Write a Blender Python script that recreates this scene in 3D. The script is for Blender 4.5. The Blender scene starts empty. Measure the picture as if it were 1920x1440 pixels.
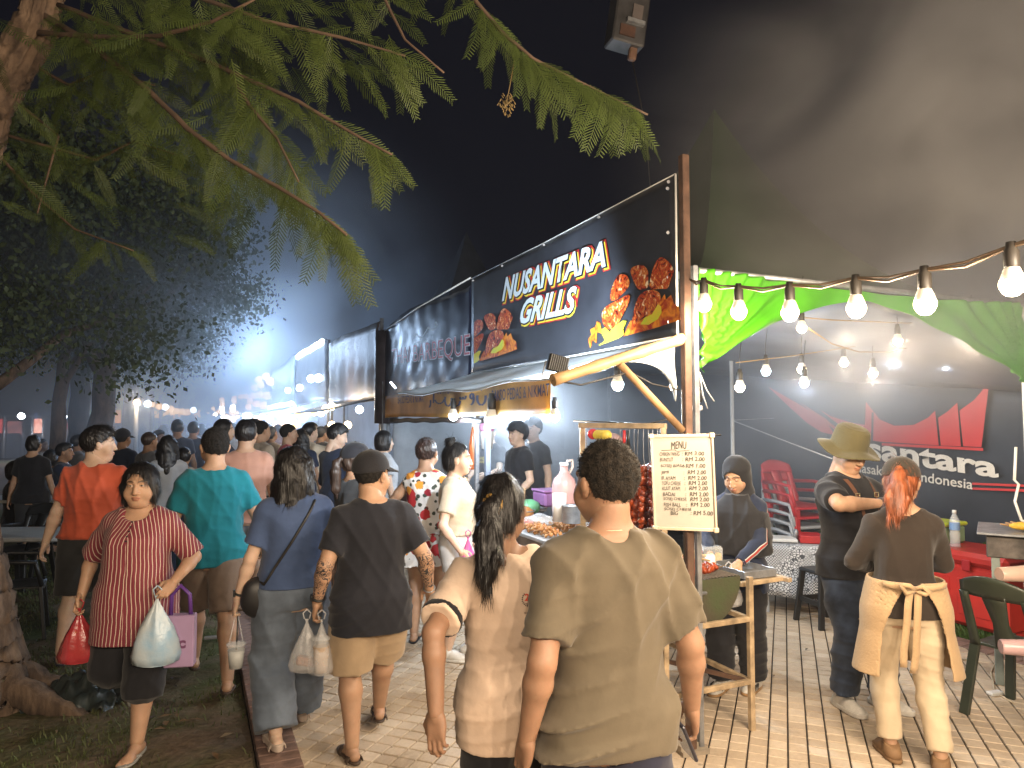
import bpy, math, random
import numpy as np
from mathutils import Vector, Matrix
R = math.radians
scene = bpy.context.scene
COL = scene.collection
# ------------------------------------------------------------------ camera
F = 1332.0; HOR = 790.0; CAMH = 1.75
PITCH = math.atan((HOR - 720.0) / F)
cam = bpy.data.cameras.new('camera'); camo = bpy.data.objects.new('camera', cam); COL.objects.link(camo)
cam.sensor_width = 36; cam.lens = F * 36 / 1920; cam.clip_end = 800; cam.clip_start = 0.05
camo.location = (0, 0, CAMH); camo.rotation_euler = (R(90) + PITCH, 0, 0)
scene.camera = camo
# ------------------------------------------------------------------ night sky, exposure
wd = bpy.data.worlds.new('World'); scene.world = wd; wd.use_nodes = True
bg = wd.node_tree.nodes['Background']; bg.inputs[0].default_value = (0.010, 0.011, 0.020, 1); bg.inputs[1].default_value = 0.28
vs = scene.view_settings
vs.view_transform = 'Standard'; vs.look = 'None'; vs.exposure = 0.45; vs.gamma = 1.0; vs.use_curve_mapping = False
cy = scene.cycles
cy.max_bounces = 6; cy.diffuse_bounces = 2; cy.glossy_bounces = 2; cy.transmission_bounces = 4; cy.volume_bounces = 0
cy.transparent_max_bounces = 12; cy.caustics_reflective = False; cy.caustics_refractive = False
cy.sample_clamp_indirect = 3.0; cy.sample_clamp_direct = 0.0
cy.use_denoising = True; cy.volume_step_rate = 1.5; cy.volume_max_steps = 64
cy.use_light_tree = True

def P(px, py, d):
    dx = (px - 960) / F; dy = (720 - py) / F
    c, s = math.cos(PITCH), math.sin(PITCH)
    Y = c - dy * s; Z = s + dy * c
    t = d / Y
    return Vector((dx * t, d, CAMH + Z * t))
def G(px, py, z=0.0):
    dx = (px - 960) / F; dy = (720 - py) / F
    c, s = math.cos(PITCH), math.sin(PITCH)
    Y = c - dy * s; Z = s + dy * c
    t = (z - CAMH) / Z
    return Vector((dx * t, Y * t, z))
# street frame: s runs along the stall fronts away from the camera, r to the right, into the stalls
ST_A = R(-24.05)
SU = Vector((math.sin(ST_A), math.cos(ST_A), 0)); SV = Vector((math.cos(ST_A), -math.sin(ST_A), 0))
SO = Vector((0.93, 3.87, 0))
def S(s, r, z=0.0):
    v = SO + SU * s + SV * r
    return Vector((v.x, v.y, z))
# ------------------------------------------------------------------ object helpers
def tag(o, label=None, cat=None, group=None, kind=None):
    if label: o['label'] = label
    if cat: o['category'] = cat
    if group: o['group'] = group
    if kind: o['kind'] = kind
    return o
def empty(name, label, cat, loc=(0, 0, 0), rz=0.0, group=None):
    o = bpy.data.objects.new(name, None); COL.objects.link(o)
    o.location = loc; o.rotation_euler = (0, 0, rz); o.empty_display_size = 0.1
    return tag(o, label, cat, group)
def link(name, me, m=None, parent=None):
    o = bpy.data.objects.new(name, me); COL.objects.link(o)
    if m is not None and len(me.materials) == 0: me.materials.append(m)
    if parent is not None: o.parent = parent
    return o
def copy_tree(o, parent=None):
    c = o.copy(); COL.objects.link(c)
    if parent is not None: c.parent = parent
    for ch in list(o.children): copy_tree(ch, c)
    return c
def npmesh(name, V, Fc, smooth=True):
    """V (n,3); Fc (m,4) or (m,3) int array"""
    me = bpy.data.meshes.new(name)
    V = np.asarray(V, np.float32); Fc = np.asarray(Fc, np.int32)
    n, m, k = len(V), len(Fc), Fc.shape[1] if len(Fc) else 4
    me.vertices.add(n); me.vertices.foreach_set('co', V.ravel())
    me.loops.add(m * k); me.loops.foreach_set('vertex_index', Fc.ravel())
    me.polygons.add(m)
    me.polygons.foreach_set('loop_start', np.arange(0, m * k, k, dtype=np.int32))
    me.polygons.foreach_set('use_smooth', np.full(m, smooth, dtype=bool))
    me.update(calc_edges=True); me.validate()
    return me
class MB:
    """collects boxes, bars, tubes, lathes, sheets; builds ONE mesh"""
    def __init__(s): s.v = []; s.f = []; s.mi = []; s.sm = []; s.cur = 0
    def _add(s, vs, fs, smooth=False):
        b = len(s.v); s.v += [tuple(v) for v in vs]
        for f in fs: s.f.append([i + b for i in f]); s.mi.append(s.cur); s.sm.append(smooth)
    def box(s, c, sz, M=None, bev=0.0):
        x, y, z = sz[0] / 2, sz[1] / 2, sz[2] / 2
        c = Vector(c)
        if bev <= 0:
            vs = [Vector((i * x, j * y, k * z)) for i in (-1, 1) for j in (-1, 1) for k in (-1, 1)]
            fs = [(0, 1, 3, 2), (4, 6, 7, 5), (0, 4, 5, 1), (2, 3, 7, 6), (0, 2, 6, 4), (1, 5, 7, 3)]
        else:
            bev = min(bev, x * .9, y * .9, z * .9)
            vs = []; fs = []
            idx = {}
            for i in (-1, 1):
                for j in (-1, 1):
                    for k in (-1, 1):
                        for a in range(3):
                            p = [i * (x - bev), j * (y - bev), k * (z - bev)]
                            p[a] = (i * x, j * y, k * z)[a]
                            idx[(i, j, k, a)] = len(vs); vs.append(Vector(p))
            for sg in (-1, 1):
                fs.append([idx[(sg, j, k, 0)] for j, k in ((-1, -1), (1, -1), (1, 1), (-1, 1))])
                fs.append([idx[(i, sg, k, 1)] for i, k in ((-1, -1), (-1, 1), (1, 1), (1, -1))])
                fs.append([idx[(i, j, sg, 2)] for i, j in ((-1, -1), (1, -1), (1, 1), (-1, 1))])
                for k in (-1, 1):
                    fs.append([idx[(-1, sg, k, 1)], idx[(1, sg, k, 1)], idx[(1, sg, k, 2)], idx[(-1, sg, k, 2)]])
                    fs.append([idx[(sg, -1, k, 0)], idx[(sg, 1, k, 0)], idx[(sg, 1, k, 2)], idx[(sg, -1, k, 2)]])
                    fs.append([idx[(sg, k, -1, 0)], idx[(sg, k, 1, 0)], idx[(sg, k, 1, 1)], idx[(sg, k, -1, 1)]])
                    for j in (-1, 1): fs.append([idx[(sg, j, k, 0)], idx[(sg, j, k, 1)], idx[(sg, j, k, 2)]])
            for q, f in enumerate(fs):
                n = (vs[f[1]] - vs[f[0]]).cross(vs[f[2]] - vs[f[0]])
                if n.dot(sum((vs[i] for i in f), Vector())) < 0: fs[q] = f[::-1]
        if M is not None: vs = [M @ v for v in vs]
        s._add([v + c for v in vs], fs)
    def obox(s, a, b, w, h, up=(0, 0, 1), bev=0.0):
        """box bar from a to b, width w (sideways) and height h"""
        a = Vector(a); b = Vector(b); d = b - a; L = d.length
        e = d.normalized(); u = Vector(up)
        if abs(e.dot(u)) > .99: u = Vector((0, 1, 0))
        sx = e.cross(u).normalized(); uz = sx.cross(e).normalized()
        M = Matrix((sx, e, uz)).transposed()
        s.box((a + b) / 2, (w, L, h), M, bev)
    def tube(s, pts, r, n=8, cap=True, closed=False):
        pts = [Vector(p) for p in pts]; m = len(pts)
        rr = r if isinstance(r, (list, tuple)) else [r] * m
        b = len(s.v); u = None
        for i, p in enumerate(pts):
            t = (pts[min(i + 1, m - 1)] - pts[max(i - 1, 0)])
            if closed: t = pts[(i + 1) % m] - pts[i - 1]
            if t.length < 1e-9: t = Vector((0, 0, 1))
            t.normalize()
            if u is None:
                u = t.cross(Vector((0, 0, 1)))
                if u.length < .05: u = t.cross(Vector((0, 1, 0)))
            u = (u - t * u.dot(t))
            if u.length < 1e-6: u = t.orthogonal()
            u.normalize(); w = t.cross(u)
            for k in range(n):
                a = 2 * math.pi * k / n
                s.v.append(tuple(p + (u * math.cos(a) + w * math.sin(a)) * rr[i]))
        for i in range(m if closed else m - 1):
            i2 = (i + 1) % m
            for k in range(n):
                k2 = (k + 1) % n
                s.f.append([b + i * n + k, b + i * n + k2, b + i2 * n + k2, b + i2 * n + k]); s.mi.append(s.cur); s.sm.append(True)
        if cap and not closed:
            s.f.append([b + k for k in range(n)][::-1]); s.mi.append(s.cur); s.sm.append(False)
            s.f.append([b + (m - 1) * n + k for k in range(n)]); s.mi.append(s.cur); s.sm.append(False)
    def lathe(s, prof, c=(0, 0, 0), n=20, M=None, cap=True, sx=1.0, sy=1.0):
        """prof [(r,z)...] bottom to top"""
        b = len(s.v); c = Vector(c)
        for (r, z) in prof:
            for k in range(n):
                a = 2 * math.pi * k / n
                p = Vector((r * math.cos(a) * sx, r * math.sin(a) * sy, z))
                if M is not None: p = M @ p
                s.v.append(tuple(p + c))
        for i in range(len(prof) - 1):
            for k in range(n):
                k2 = (k + 1) % n
                s.f.append([b + i * n + k, b + i * n + k2, b + (i + 1) * n + k2, b + (i + 1) * n + k]); s.mi.append(s.cur); s.sm.append(True)
        if cap:
            if prof[0][0] > 1e-5: s.f.append([b + k for k in range(n)][::-1]); s.mi.append(s.cur); s.sm.append(False)
            if prof[-1][0] > 1e-5: s.f.append([b + (len(prof) - 1) * n + k for k in range(n)]); s.mi.append(s.cur); s.sm.append(False)
    def sheet(s, fn, nu, nv, thick=0.0, nrm=None, smooth=True):
        """fn(u,v)->Vector, u,v in 0..1"""
        b = len(s.v)
        g = [[Vector(fn(i / nu, j / nv)) for j in range(nv + 1)] for i in range(nu + 1)]
        for i in range(nu + 1):
            for j in range(nv + 1): s.v.append(tuple(g[i][j]))
        for i in range(nu):
            for j in range(nv):
                s.f.append([b + i * (nv + 1) + j, b + (i + 1) * (nv + 1) + j, b + (i + 1) * (nv + 1) + j + 1, b + i * (nv + 1) + j + 1]); s.mi.append(s.cur); s.sm.append(smooth)
        if thick > 0:
            b2 = len(s.v)
            for i in range(nu + 1):
                for j in range(nv + 1):
                    tu = g[min(i + 1, nu)][j] - g[max(i - 1, 0)][j]; tv = g[i][min(j + 1, nv)] - g[i][max(j - 1, 0)]
                    n = tu.cross(tv)
                    n = n.normalized() if n.length > 1e-9 else Vector((0, 0, 1))
                    s.v.append(tuple(g[i][j] - n * thick))
            for i in range(nu):
                for j in range(nv):
                    s.f.append([b2 + i * (nv + 1) + j, b2 + i * (nv + 1) + j + 1, b2 + (i + 1) * (nv + 1) + j + 1, b2 + (i + 1) * (nv + 1) + j]); s.mi.append(s.cur); s.sm.append(smooth)
            def rim(a0, a1):
                s.f.append([b + a1, b + a0, b2 + a0, b2 + a1]); s.mi.append(s.cur); s.sm.append(False)
            W = nv + 1
            for i in range(nu): rim(i * W, (i + 1) * W); rim((i + 1) * W + nv, i * W + nv)
            for j in range(nv): rim(j + 1, j); rim(nu * W + j, nu * W + j + 1)
    def poly(s, pts, thick=0.0, n=None):
        pts = [Vector(p) for p in pts]; b = len(s.v)
        s.v += [tuple(p) for p in pts]; k = len(pts)
        s.f.append(list(range(b, b + k))); s.mi.append(s.cur); s.sm.append(False)
        if thick > 0:
            if n is None: n = (pts[1] - pts[0]).cross(pts[2] - pts[0]).normalized()
            s.v += [tuple(p - Vector(n) * thick) for p in pts]
            s.f.append(list(range(b + k, b + 2 * k))[::-1]); s.mi.append(s.cur); s.sm.append(False)
            for i in range(k):
                j = (i + 1) % k
                s.f.append([b + j, b + i, b + k + i, b + k + j]); s.mi.append(s.cur); s.sm.append(False)
    def mesh(s, name, mats=()):
        me = bpy.data.meshes.new(name); me.from_pydata(s.v, [], s.f)
        for m in mats: me.materials.append(m)
        me.polygons.foreach_set('material_index', s.mi); me.polygons.foreach_set('use_smooth', s.sm)
        me.update(); return me
    def build(s, name, m, parent=None):
        ms = m if isinstance(m, (list, tuple)) else [m]
        return link(name, s.mesh(name, ms), None, parent)
# ------------------------------------------------------------------ materials
_mc = {}
def _n(nt, t, **kw):
    n = nt.nodes.new(t)
    for k, v in kw.items(): setattr(n, k, v)
    return n
def mat(name, col, rough=0.6, var=0.15, vscale=6.0, bump=0.0, bscale=60.0, metal=0.0, spec=0.5, trans=0.0, alpha=1.0, emit=None, estr=0.0, stretch=(1, 1, 1), col2=None, attr=None, sheen=0.0, sub=0.0, coat=0.0, rvar=0.15, twosided_trans=0.0):
    if name in _mc: return _mc[name]
    m = bpy.data.materials.new(name); m.use_nodes = True; nt = m.node_tree; L = nt.links.new
    b = nt.nodes['Principled BSDF']
    tc = _n(nt, 'ShaderNodeTexCoord'); mp = _n(nt, 'ShaderNodeMapping'); mp.inputs['Scale'].default_value = stretch
    L(tc.outputs['Object'], mp.inputs['Vector'])
    nz = _n(nt, 'ShaderNodeTexNoise'); nz.inputs['Scale'].default_value = vscale; nz.inputs['Detail'].default_value = 5; nz.inputs['Roughness'].default_value = .6
    L(mp.outputs[0], nz.inputs['Vector'])
    rp = _n(nt, 'ShaderNodeMapRange'); rp.inputs[1].default_value = .3; rp.inputs[2].default_value = .7
    L(nz.outputs['Fac'], rp.inputs[0])
    mx = _n(nt, 'ShaderNodeMix', data_type='RGBA')
    c = Vector(col[:3]); c2 = Vector(col2[:3]) if col2 else c * (1 - var * 1.6)
    c1 = c if col2 else c * (1 + var * .6)
    mx.inputs[6].default_value = (*c1, 1); mx.inputs[7].default_value = (*c2, 1)
    L(rp.outputs[0], mx.inputs[0])
    src = mx.outputs[2]
    if attr:
        at = _n(nt, 'ShaderNodeVertexColor'); at.layer_name = attr
        m2 = _n(nt, 'ShaderNodeMix', data_type='RGBA', blend_type='MULTIPLY'); m2.inputs[0].default_value = 1
        L(src, m2.inputs[6]); L(at.outputs[0], m2.inputs[7]); src = m2.outputs[2]
    L(src, b.inputs['Base Color'])
    rr = _n(nt, 'ShaderNodeMapRange'); rr.inputs[3].default_value = max(0.02, rough - rvar / 2); rr.inputs[4].default_value = min(1, rough + rvar / 2)
    L(nz.outputs['Fac'], rr.inputs[0]); L(rr.outputs[0], b.inputs['Roughness'])
    b.inputs['Metallic'].default_value = metal; b.inputs['Specular IOR Level'].default_value = spec
    b.inputs['Transmission Weight'].default_value = trans; b.inputs['Alpha'].default_value = alpha
    b.inputs['Sheen Weight'].default_value = sheen; b.inputs['Coat Weight'].default_value = coat
    if sub > 0:
        b.inputs['Subsurface Weight'].default_value = sub; b.inputs['Subsurface Scale'].default_value = 0.01
    if emit: b.inputs['Emission Color'].default_value = (*emit[:3], 1); b.inputs['Emission Strength'].default_value = estr
    if bump > 0:
        n2 = _n(nt, 'ShaderNodeTexNoise'); n2.inputs['Scale'].default_value = bscale; n2.inputs['Detail'].default_value = 4
        L(mp.outputs[0], n2.inputs['Vector'])
        bp = _n(nt, 'ShaderNodeBump'); bp.inputs['Strength'].default_value = bump; bp.inputs['Distance'].default_value = .01
        L(n2.outputs['Fac'], bp.inputs['Height']); L(bp.outputs[0], b.inputs['Normal'])
    if twosided_trans > 0:
        out = nt.nodes['Material Output']; tr = _n(nt, 'ShaderNodeBsdfTranslucent'); ms = _n(nt, 'ShaderNodeMixShader'); ms.inputs[0].default_value = twosided_trans
        L(src, tr.inputs[0]); L(b.outputs[0], ms.inputs[1]); L(tr.outputs[0], ms.inputs[2]); L(ms.outputs[0], out.inputs[0])
    _mc[name] = m
    return m
def emat(name, col, strength):
    if name in _mc: return _mc[name]
    m = bpy.data.materials.new(name); m.use_nodes = True; nt = m.node_tree
    b = nt.nodes['Principled BSDF']; b.inputs['Base Color'].default_value = (.8, .8, .8, 1)
    b.inputs['Emission Color'].default_value = (*col, 1); b.inputs['Emission Strength'].default_value = strength
    _mc[name] = m; return m
def lamp(loc, col, w, r=0.03, name='lamp_light'):
    l = bpy.data.lights.new(name, 'POINT'); l.color = col; l.energy = w; l.shadow_soft_size = r
    o = bpy.data.objects.new(name, l); COL.objects.link(o); o.location = loc; return o
WARM = (1.0, 0.80, 0.58); COOL = (0.72, 0.86, 1.0); NEUT = (1.0, .88, .72)
_txt = {}
def text_mesh(txt, size, bold=0.0, shear=0.0, align='LEFT', sx=1.0):
    cu = bpy.data.curves.new('lettering', 'FONT'); cu.body = txt; cu.size = size; cu.offset = bold; cu.shear = shear
    cu.align_x = align; cu.resolution_u = 3
    o = bpy.data.objects.new('lettering', cu); COL.objects.link(o)
    dg = bpy.context.evaluated_depsgraph_get()
    me = bpy.data.meshes.new_from_object(o.evaluated_get(dg)); me.materials.clear()
    bpy.data.objects.remove(o); bpy.data.curves.remove(cu)
    if sx != 1.0:
        for v in me.vertices: v.co.x *= sx
    return me
def warp(me, fn):
    for v in me.vertices: v.co = fn(v.co.x, v.co.y, v.co.z)
    me.update(); return me
# ------------------------------------------------------------------ signed distance modelling
def smin(a, b, k):
    if k <= 0: return np.minimum(a, b)
    h = np.maximum(k - np.abs(a - b), 0) / k
    return np.minimum(a, b) - h * h * k * .25
def surfnet(D, lo, h):
    Sg = D < 0
    nx, ny, nz = D.shape
    cnt = np.zeros((nx - 1, ny - 1, nz - 1), np.int8)
    for i in (0, 1):
        for j in (0, 1):
            for k in (0, 1): cnt += Sg[i:nx - 1 + i, j:ny - 1 + j, k:nz - 1 + k]
    m = (cnt > 0) & (cnt < 8)
    ci = np.argwhere(m)
    if len(ci) == 0: return np.zeros((0, 3)), np.zeros((0, 4), int)
    idx = np.full(m.shape, -1, np.int32); idx[m] = np.arange(len(ci))
    acc = np.zeros((len(ci), 3)); n = np.zeros(len(ci))
    offs = [(i, j, k) for i in (0, 1) for j in (0, 1) for k in (0, 1)]
    dv = {o: D[ci[:, 0] + o[0], ci[:, 1] + o[1], ci[:, 2] + o[2]] for o in offs}
    for o in offs:
        for a in range(3):
            if o[a] == 0:
                o1 = list(o); o1[a] = 1; o1 = tuple(o1)
                d0, d1 = dv[o], dv[o1]; c = (d0 < 0) != (d1 < 0)
                t = np.where(c, d0 / np.where(c, d0 - d1, 1), 0)
                p = np.zeros((len(ci), 3)); p[:] = o; p[:, a] += t
                acc += p * c[:, None]; n += c
    V = np.asarray(lo) + h * (ci + acc / n[:, None])
    Q = []
    for a in range(3):
        b, c = (a + 1) % 3, (a + 2) % 3
        A = np.moveaxis(Sg, (a, b, c), (0, 1, 2)); I = np.moveaxis(idx, (a, b, c), (0, 1, 2))
        s0 = A[:-1, 1:-1, 1:-1]; s1 = A[1:, 1:-1, 1:-1]; ch = s0 != s1
        e = np.argwhere(ch)
        i, j, k = e[:, 0], e[:, 1] + 1, e[:, 2] + 1
        q = np.stack([I[i, j - 1, k - 1], I[i, j, k - 1], I[i, j, k], I[i, j - 1, k]], 1)
        fl = ~s0[ch]
        q[fl] = q[fl][:, ::-1]
        Q.append(q)
    return V, np.concatenate(Q)
class Fld:
    def __init__(s, lo, hi, h):
        s.h = h; s.lo = np.asarray(lo, float); n = np.ceil((np.asarray(hi) - s.lo) / h).astype(int) + 2
        s.n = n; s.D = np.full(tuple(n), 1.0, np.float32)
        s.x, s.y, s.z = (s.lo[i] + h * np.arange(n[i]) for i in range(3))
    def blk(s, lo, hi, pad):
        sl = []
        for i in range(3):
            a = int(max(0, math.floor((lo[i] - pad - s.lo[i]) / s.h))); b = int(min(s.n[i], math.ceil((hi[i] + pad - s.lo[i]) / s.h) + 1))
            if b <= a: return None
            sl.append(slice(a, b))
        return tuple(sl), s.x[sl[0]][:, None, None], s.y[sl[1]][None, :, None], s.z[sl[2]][None, None, :]
    def put(s, fn, lo, hi, k=0.0, sub=False, cut=None, pad=None):
        b = s.blk(lo, hi, (3 * s.h + k) if pad is None else pad)
        if b is None: return
        sl, x, y, z = b
        d = fn(x, y, z)
        if cut is not None:
            o, nn = cut
            d = np.maximum(d, (x - o[0]) * nn[0] + (y - o[1]) * nn[1] + (z - o[2]) * nn[2])
        if sub: s.D[sl] = -smin(-s.D[sl], d, k)
        else: s.D[sl] = smin(s.D[sl], d, k)
    def cone(s, a, b, ra, rb, k=0.0, sub=False, cut=None, flat=None):
        a = np.asarray(a, float); b = np.asarray(b, float); r = max(ra, rb); ba = b - a; q = max(ba @ ba, 1e-9)
        def fn(x, y, z):
            px, py, pz = x - a[0], y - a[1], z - a[2]
            t = np.clip((px * ba[0] + py * ba[1] + pz * ba[2]) / q, 0, 1)
            return np.sqrt((px - t * ba[0]) ** 2 + (py - t * ba[1]) ** 2 + (pz - t * ba[2]) ** 2) - (ra + (rb - ra) * t)
        s.put(fn, np.minimum(a, b) - r, np.maximum(a, b) + r, k, sub, cut)
    def chain(s, pts, rs, k=0.0, cut=None, **kw):
        for i in range(len(pts) - 1): s.cone(pts[i], pts[i + 1], rs[i], rs[i + 1], k, cut=cut, **kw)
    def ell(s, c, r, k=0.0, sub=False, cut=None, M=None):
        c = np.asarray(c, float); r = np.asarray(r, float); rm = r.min(); R_ = r.max() if M is not None else None
        def fn(x, y, z):
            px, py, pz = x - c[0], y - c[1], z - c[2]
            if M is not None:
                px, py, pz = (M[0][0] * px + M[0][1] * py + M[0][2] * pz, M[1][0] * px + M[1][1] * py + M[1][2] * pz, M[2][0] * px + M[2][1] * py + M[2][2] * pz)
            q = np.sqrt((px / r[0]) ** 2 + (py / r[1]) ** 2 + (pz / r[2]) ** 2)
            q2 = np.sqrt((px / r[0] ** 2) ** 2 + (py / r[1] ** 2) ** 2 + (pz / r[2] ** 2) ** 2)
            return q * (q - 1) / np.maximum(q2, 1e-6)
        e = r if M is None else np.full(3, R_)
        s.put(fn, c - e, c + e, k, sub, cut)
    def loft(s, zs, cx, cy, rx, ry, k=0.0, n=2.3, zlo=None, zhi=None, sub=False):
        zs = np.asarray(zs, float); zlo = zs[0] if zlo is None else zlo; zhi = zs[-1] if zhi is None else zhi
        cx, cy, rx, ry = (np.broadcast_to(np.asarray(q, float), zs.shape) for q in (cx, cy, rx, ry))
        def fn(x, y, z):
            zz = z[0, 0]; I = lambda q: np.interp(zz, zs, q)[None, None, :]
            # smooth the profile a little
            X, Y, A, B = I(cx), I(cy), I(rx), I(ry)
            q = (np.abs((x - X) / A) ** n + np.abs((y - Y) / B) ** n) ** (1 / n)
            d = (q - 1) * np.minimum(A, B) * (1.0)
            return np.maximum(d, np.maximum(zlo - z, z - zhi))
        lo = [(cx - rx).min(), (cy - ry).min(), zlo]; hi = [(cx + rx).max(), (cy + ry).max(), zhi]
        s.put(fn, lo, hi, k, sub)
    def disp(s, fn):
        s.D += fn(s.x[:, None, None], s.y[None, :, None], s.z[None, None, :])
    def cutpl(s, o, nn):
        s.D = np.maximum(s.D, ((s.x - o[0]) * nn[0])[:, None, None] + ((s.y - o[1]) * nn[1])[None, :, None] + ((s.z - o[2]) * nn[2])[None, None, :]).astype(np.float32)
    def net(s):
        s.D[0] = s.D[-1] = 1; s.D[:, 0] = s.D[:, -1] = 1; s.D[:, :, 0] = s.D[:, :, -1] = 1
        return surfnet(s.D, s.lo, s.h)
def relax(V, Q, it=1, w=0.5):
    if len(V) == 0: return V
    for _ in range(it):
        acc = np.zeros_like(V); n = np.zeros(len(V))
        for a in range(4):
            b = (a + 1) % 4
            np.add.at(acc, Q[:, a], V[Q[:, b]]); np.add.at(n, Q[:, a], 1)
            np.add.at(acc, Q[:, b], V[Q[:, a]]); np.add.at(n, Q[:, b], 1)
        V = V + w * (acc / np.maximum(n, 1)[:, None] - V)
    return V
# ------------------------------------------------------------------ people
_pr = np.random.RandomState(7)
def skin_mat(tat=False):
    nm = 'skin_tattooed' if tat else 'skin'
    if nm in _mc: return _mc[nm]
    m = mat(nm, (1, 1, 1), rough=.52, var=.10, vscale=14, bump=.06, bscale=220, attr='Col', spec=.35, sub=.12)
    if tat:
        nt = m.node_tree; L = nt.links.new; b = nt.nodes['Principled BSDF']
        src = b.inputs['Base Color'].links[0].from_socket
        at = _n(nt, 'ShaderNodeAttribute'); at.attribute_name = 'Tat'
        tc = _n(nt, 'ShaderNodeTexCoord')
        nz = _n(nt, 'ShaderNodeTexNoise'); nz.inputs['Scale'].default_value = 9; nz.inputs['Detail'].default_value = 2; nz.inputs['Distortion'].default_value = 2.5
        L(tc.outputs['Object'], nz.inputs['Vector'])
        wv = _n(nt, 'ShaderNodeMath', operation='MULTIPLY'); wv.inputs[1].default_value = 60; L(nz.outputs['Fac'], wv.inputs[0])
        sn = _n(nt, 'ShaderNodeMath', operation='SINE'); L(wv.outputs[0], sn.inputs[0])
        gt = _n(nt, 'ShaderNodeMapRange'); gt.inputs[1].default_value = .15; gt.inputs[2].default_value = .55; L(sn.outputs[0], gt.inputs[0])
        ml = _n(nt, 'ShaderNodeMath', operation='MULTIPLY'); L(gt.outputs[0], ml.inputs[0]); L(at.outputs['Fac'], ml.inputs[1])
        m2 = _n(nt, 'ShaderNodeMix', data_type='RGBA'); L(ml.outputs[0], m2.inputs[0]); L(src, m2.inputs[6]); m2.inputs[7].default_value = (.035, .035, .04, 1)
        L(m2.outputs[2], b.inputs['Base Color'])
    return m
SKINS = {'tan': (.36, .205, .125), 'fair': (.62, .43, .32), 'mid': (.44, .265, .17), 'dark': (.30, .165, .10)}
def cloth(name, col, **kw):
    k = dict(rough=.85, var=.10, vscale=5, bump=.22, bscale=26, sheen=.15, spec=.2); k.update(kw)
    return mat('cloth_' + name, col, **k)
def hair_mat(name='black', col=(.012, .010, .010)):
    return mat('hair_' + name, col, rough=.42, var=.5, vscale=30, bump=.7, bscale=90, stretch=(1, 1, .12), spec=.5)
def crop_mat(col=(.016, .013, .011)):
    return mat('hair_cropped_%d' % int(col[0] * 1000), col, rough=.75, var=.6, vscale=60, bump=1.0, bscale=170, spec=.3)
def colattr(me, cols, name='Col'):
    a = me.color_attributes.new(name, 'FLOAT_COLOR', 'POINT')
    c = np.ones((len(me.vertices), 4), np.float32); c[:, :3] = cols
    a.data.foreach_set('color', c.ravel())
def fltattr(me, v, name):
    a = me.attributes.new(name, 'FLOAT', 'POINT'); a.data.foreach_set('value', np.asarray(v, np.float32))
from mathutils.bvhtree import BVHTree
def ik(a, c, l1, l2, pole):
    a, c, pole = (np.asarray(q, float) for q in (a, c, pole))
    d = c - a; D = np.linalg.norm(d)
    if D > (l1 + l2) * .999: c = a + d / D * (l1 + l2) * .999; d = c - a; D = np.linalg.norm(d)
    e = d / D; t = (l1 * l1 - l2 * l2 + D * D) / (2 * D); hh = math.sqrt(max(l1 * l1 - t * t, 0))
    p = pole - e * (pole @ e); p = p / max(np.linalg.norm(p), 1e-6)
    return a + e * t + p * hh, c
def folds(seed, amp, z0=.8, z1=1.45, horiz=0.5):
    rs = np.random.RandomState(seed)
    W = []
    for i in range(4):   # long drag folds running down and slightly across, each with its own reach
        sx = rs.choice([-1, 1]); W.append((rs.uniform(10, 24) * sx, rs.uniform(3, 12) * sx, rs.uniform(3, 9) * rs.choice([-1, 1]), rs.uniform(0, 6), rs.uniform(3, 6), rs.uniform(0, 6), rs.uniform(2.5, 5), rs.uniform(0, 6)))
    Hh = [(rs.uniform(-12, 12), rs.uniform(-8, 8), rs.uniform(26, 44), rs.uniform(0, 6), rs.uniform(4, 8), rs.uniform(0, 6), rs.uniform(4, 8), rs.uniform(0, 6)) for _ in range(2)]
    def fn(x, y, z):
        o = 0.0
        for kx, ky, kz, p, kw, pw, km, pm in W:
            t = np.sin(kx * x + ky * y + kz * z + p + 1.5 * np.sin(kw * z + pw + 4 * x))
            o = o + np.maximum(1 - np.abs(t) * 1.25, 0) ** 1.5 * np.clip(.5 + .9 * np.sin(km * z + pm + 3 * x - 2 * y), 0, 1)
        q = 0.0
        for kx, ky, kz, p, kw, pw, km, pm in Hh:
            t = np.sin(kx * x + ky * y + kz * z + p + 1.4 * np.sin(kw * x + pw))
            q = q + np.maximum(1 - np.abs(t) * 1.3, 0) ** 1.5 * np.clip(.3 + np.sin(km * x + pm + 2 * z), 0, 1)
        w = np.clip((z - z0) / (z1 - z0), 0, 1)
        return (-amp * (.62 * o * (.6 + .6 * w) + 1.1 * horiz * q * (1.15 - w) - .18)).astype(np.float32)
    return fn
# ---- body proportions for a 1.72 m figure, local frame: +Y forward, +X its right-hand side seen from behind
def torso(b, fem):
    zs = np.array([.78, .84, .92, 1.00, 1.08, 1.18, 1.28, 1.36, 1.41, 1.445])
    if fem: rx = np.array([.155, .170, .178, .160, .138, .140, .148, .146, .118, .075])
    else: rx = np.array([.150, .160, .165, .155, .148, .156, .170, .168, .130, .078])
    ry = np.array([.090, .108, .118, .108, .098, .104, .115, .108, .085, .062])
    rx = rx * .95 + b * np.array([.025, .032, .04, .05, .056, .046, .034, .022, .012, .008])
    ry = ry + b * np.array([.02, .03, .045, .07, .085, .075, .05, .03, .015, .01])
    cy_ = np.array([0, -.005, -.008, .0, .008, .006, .002, -.008, -.012, -.01]) + b * np.array([0, 0, .01, .028, .035, .028, .012, 0, 0, 0])
    if fem: ry[6] += .022; cy_[6] += .018; ry[5] += .01
    return zs, cy_, rx, ry
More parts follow.
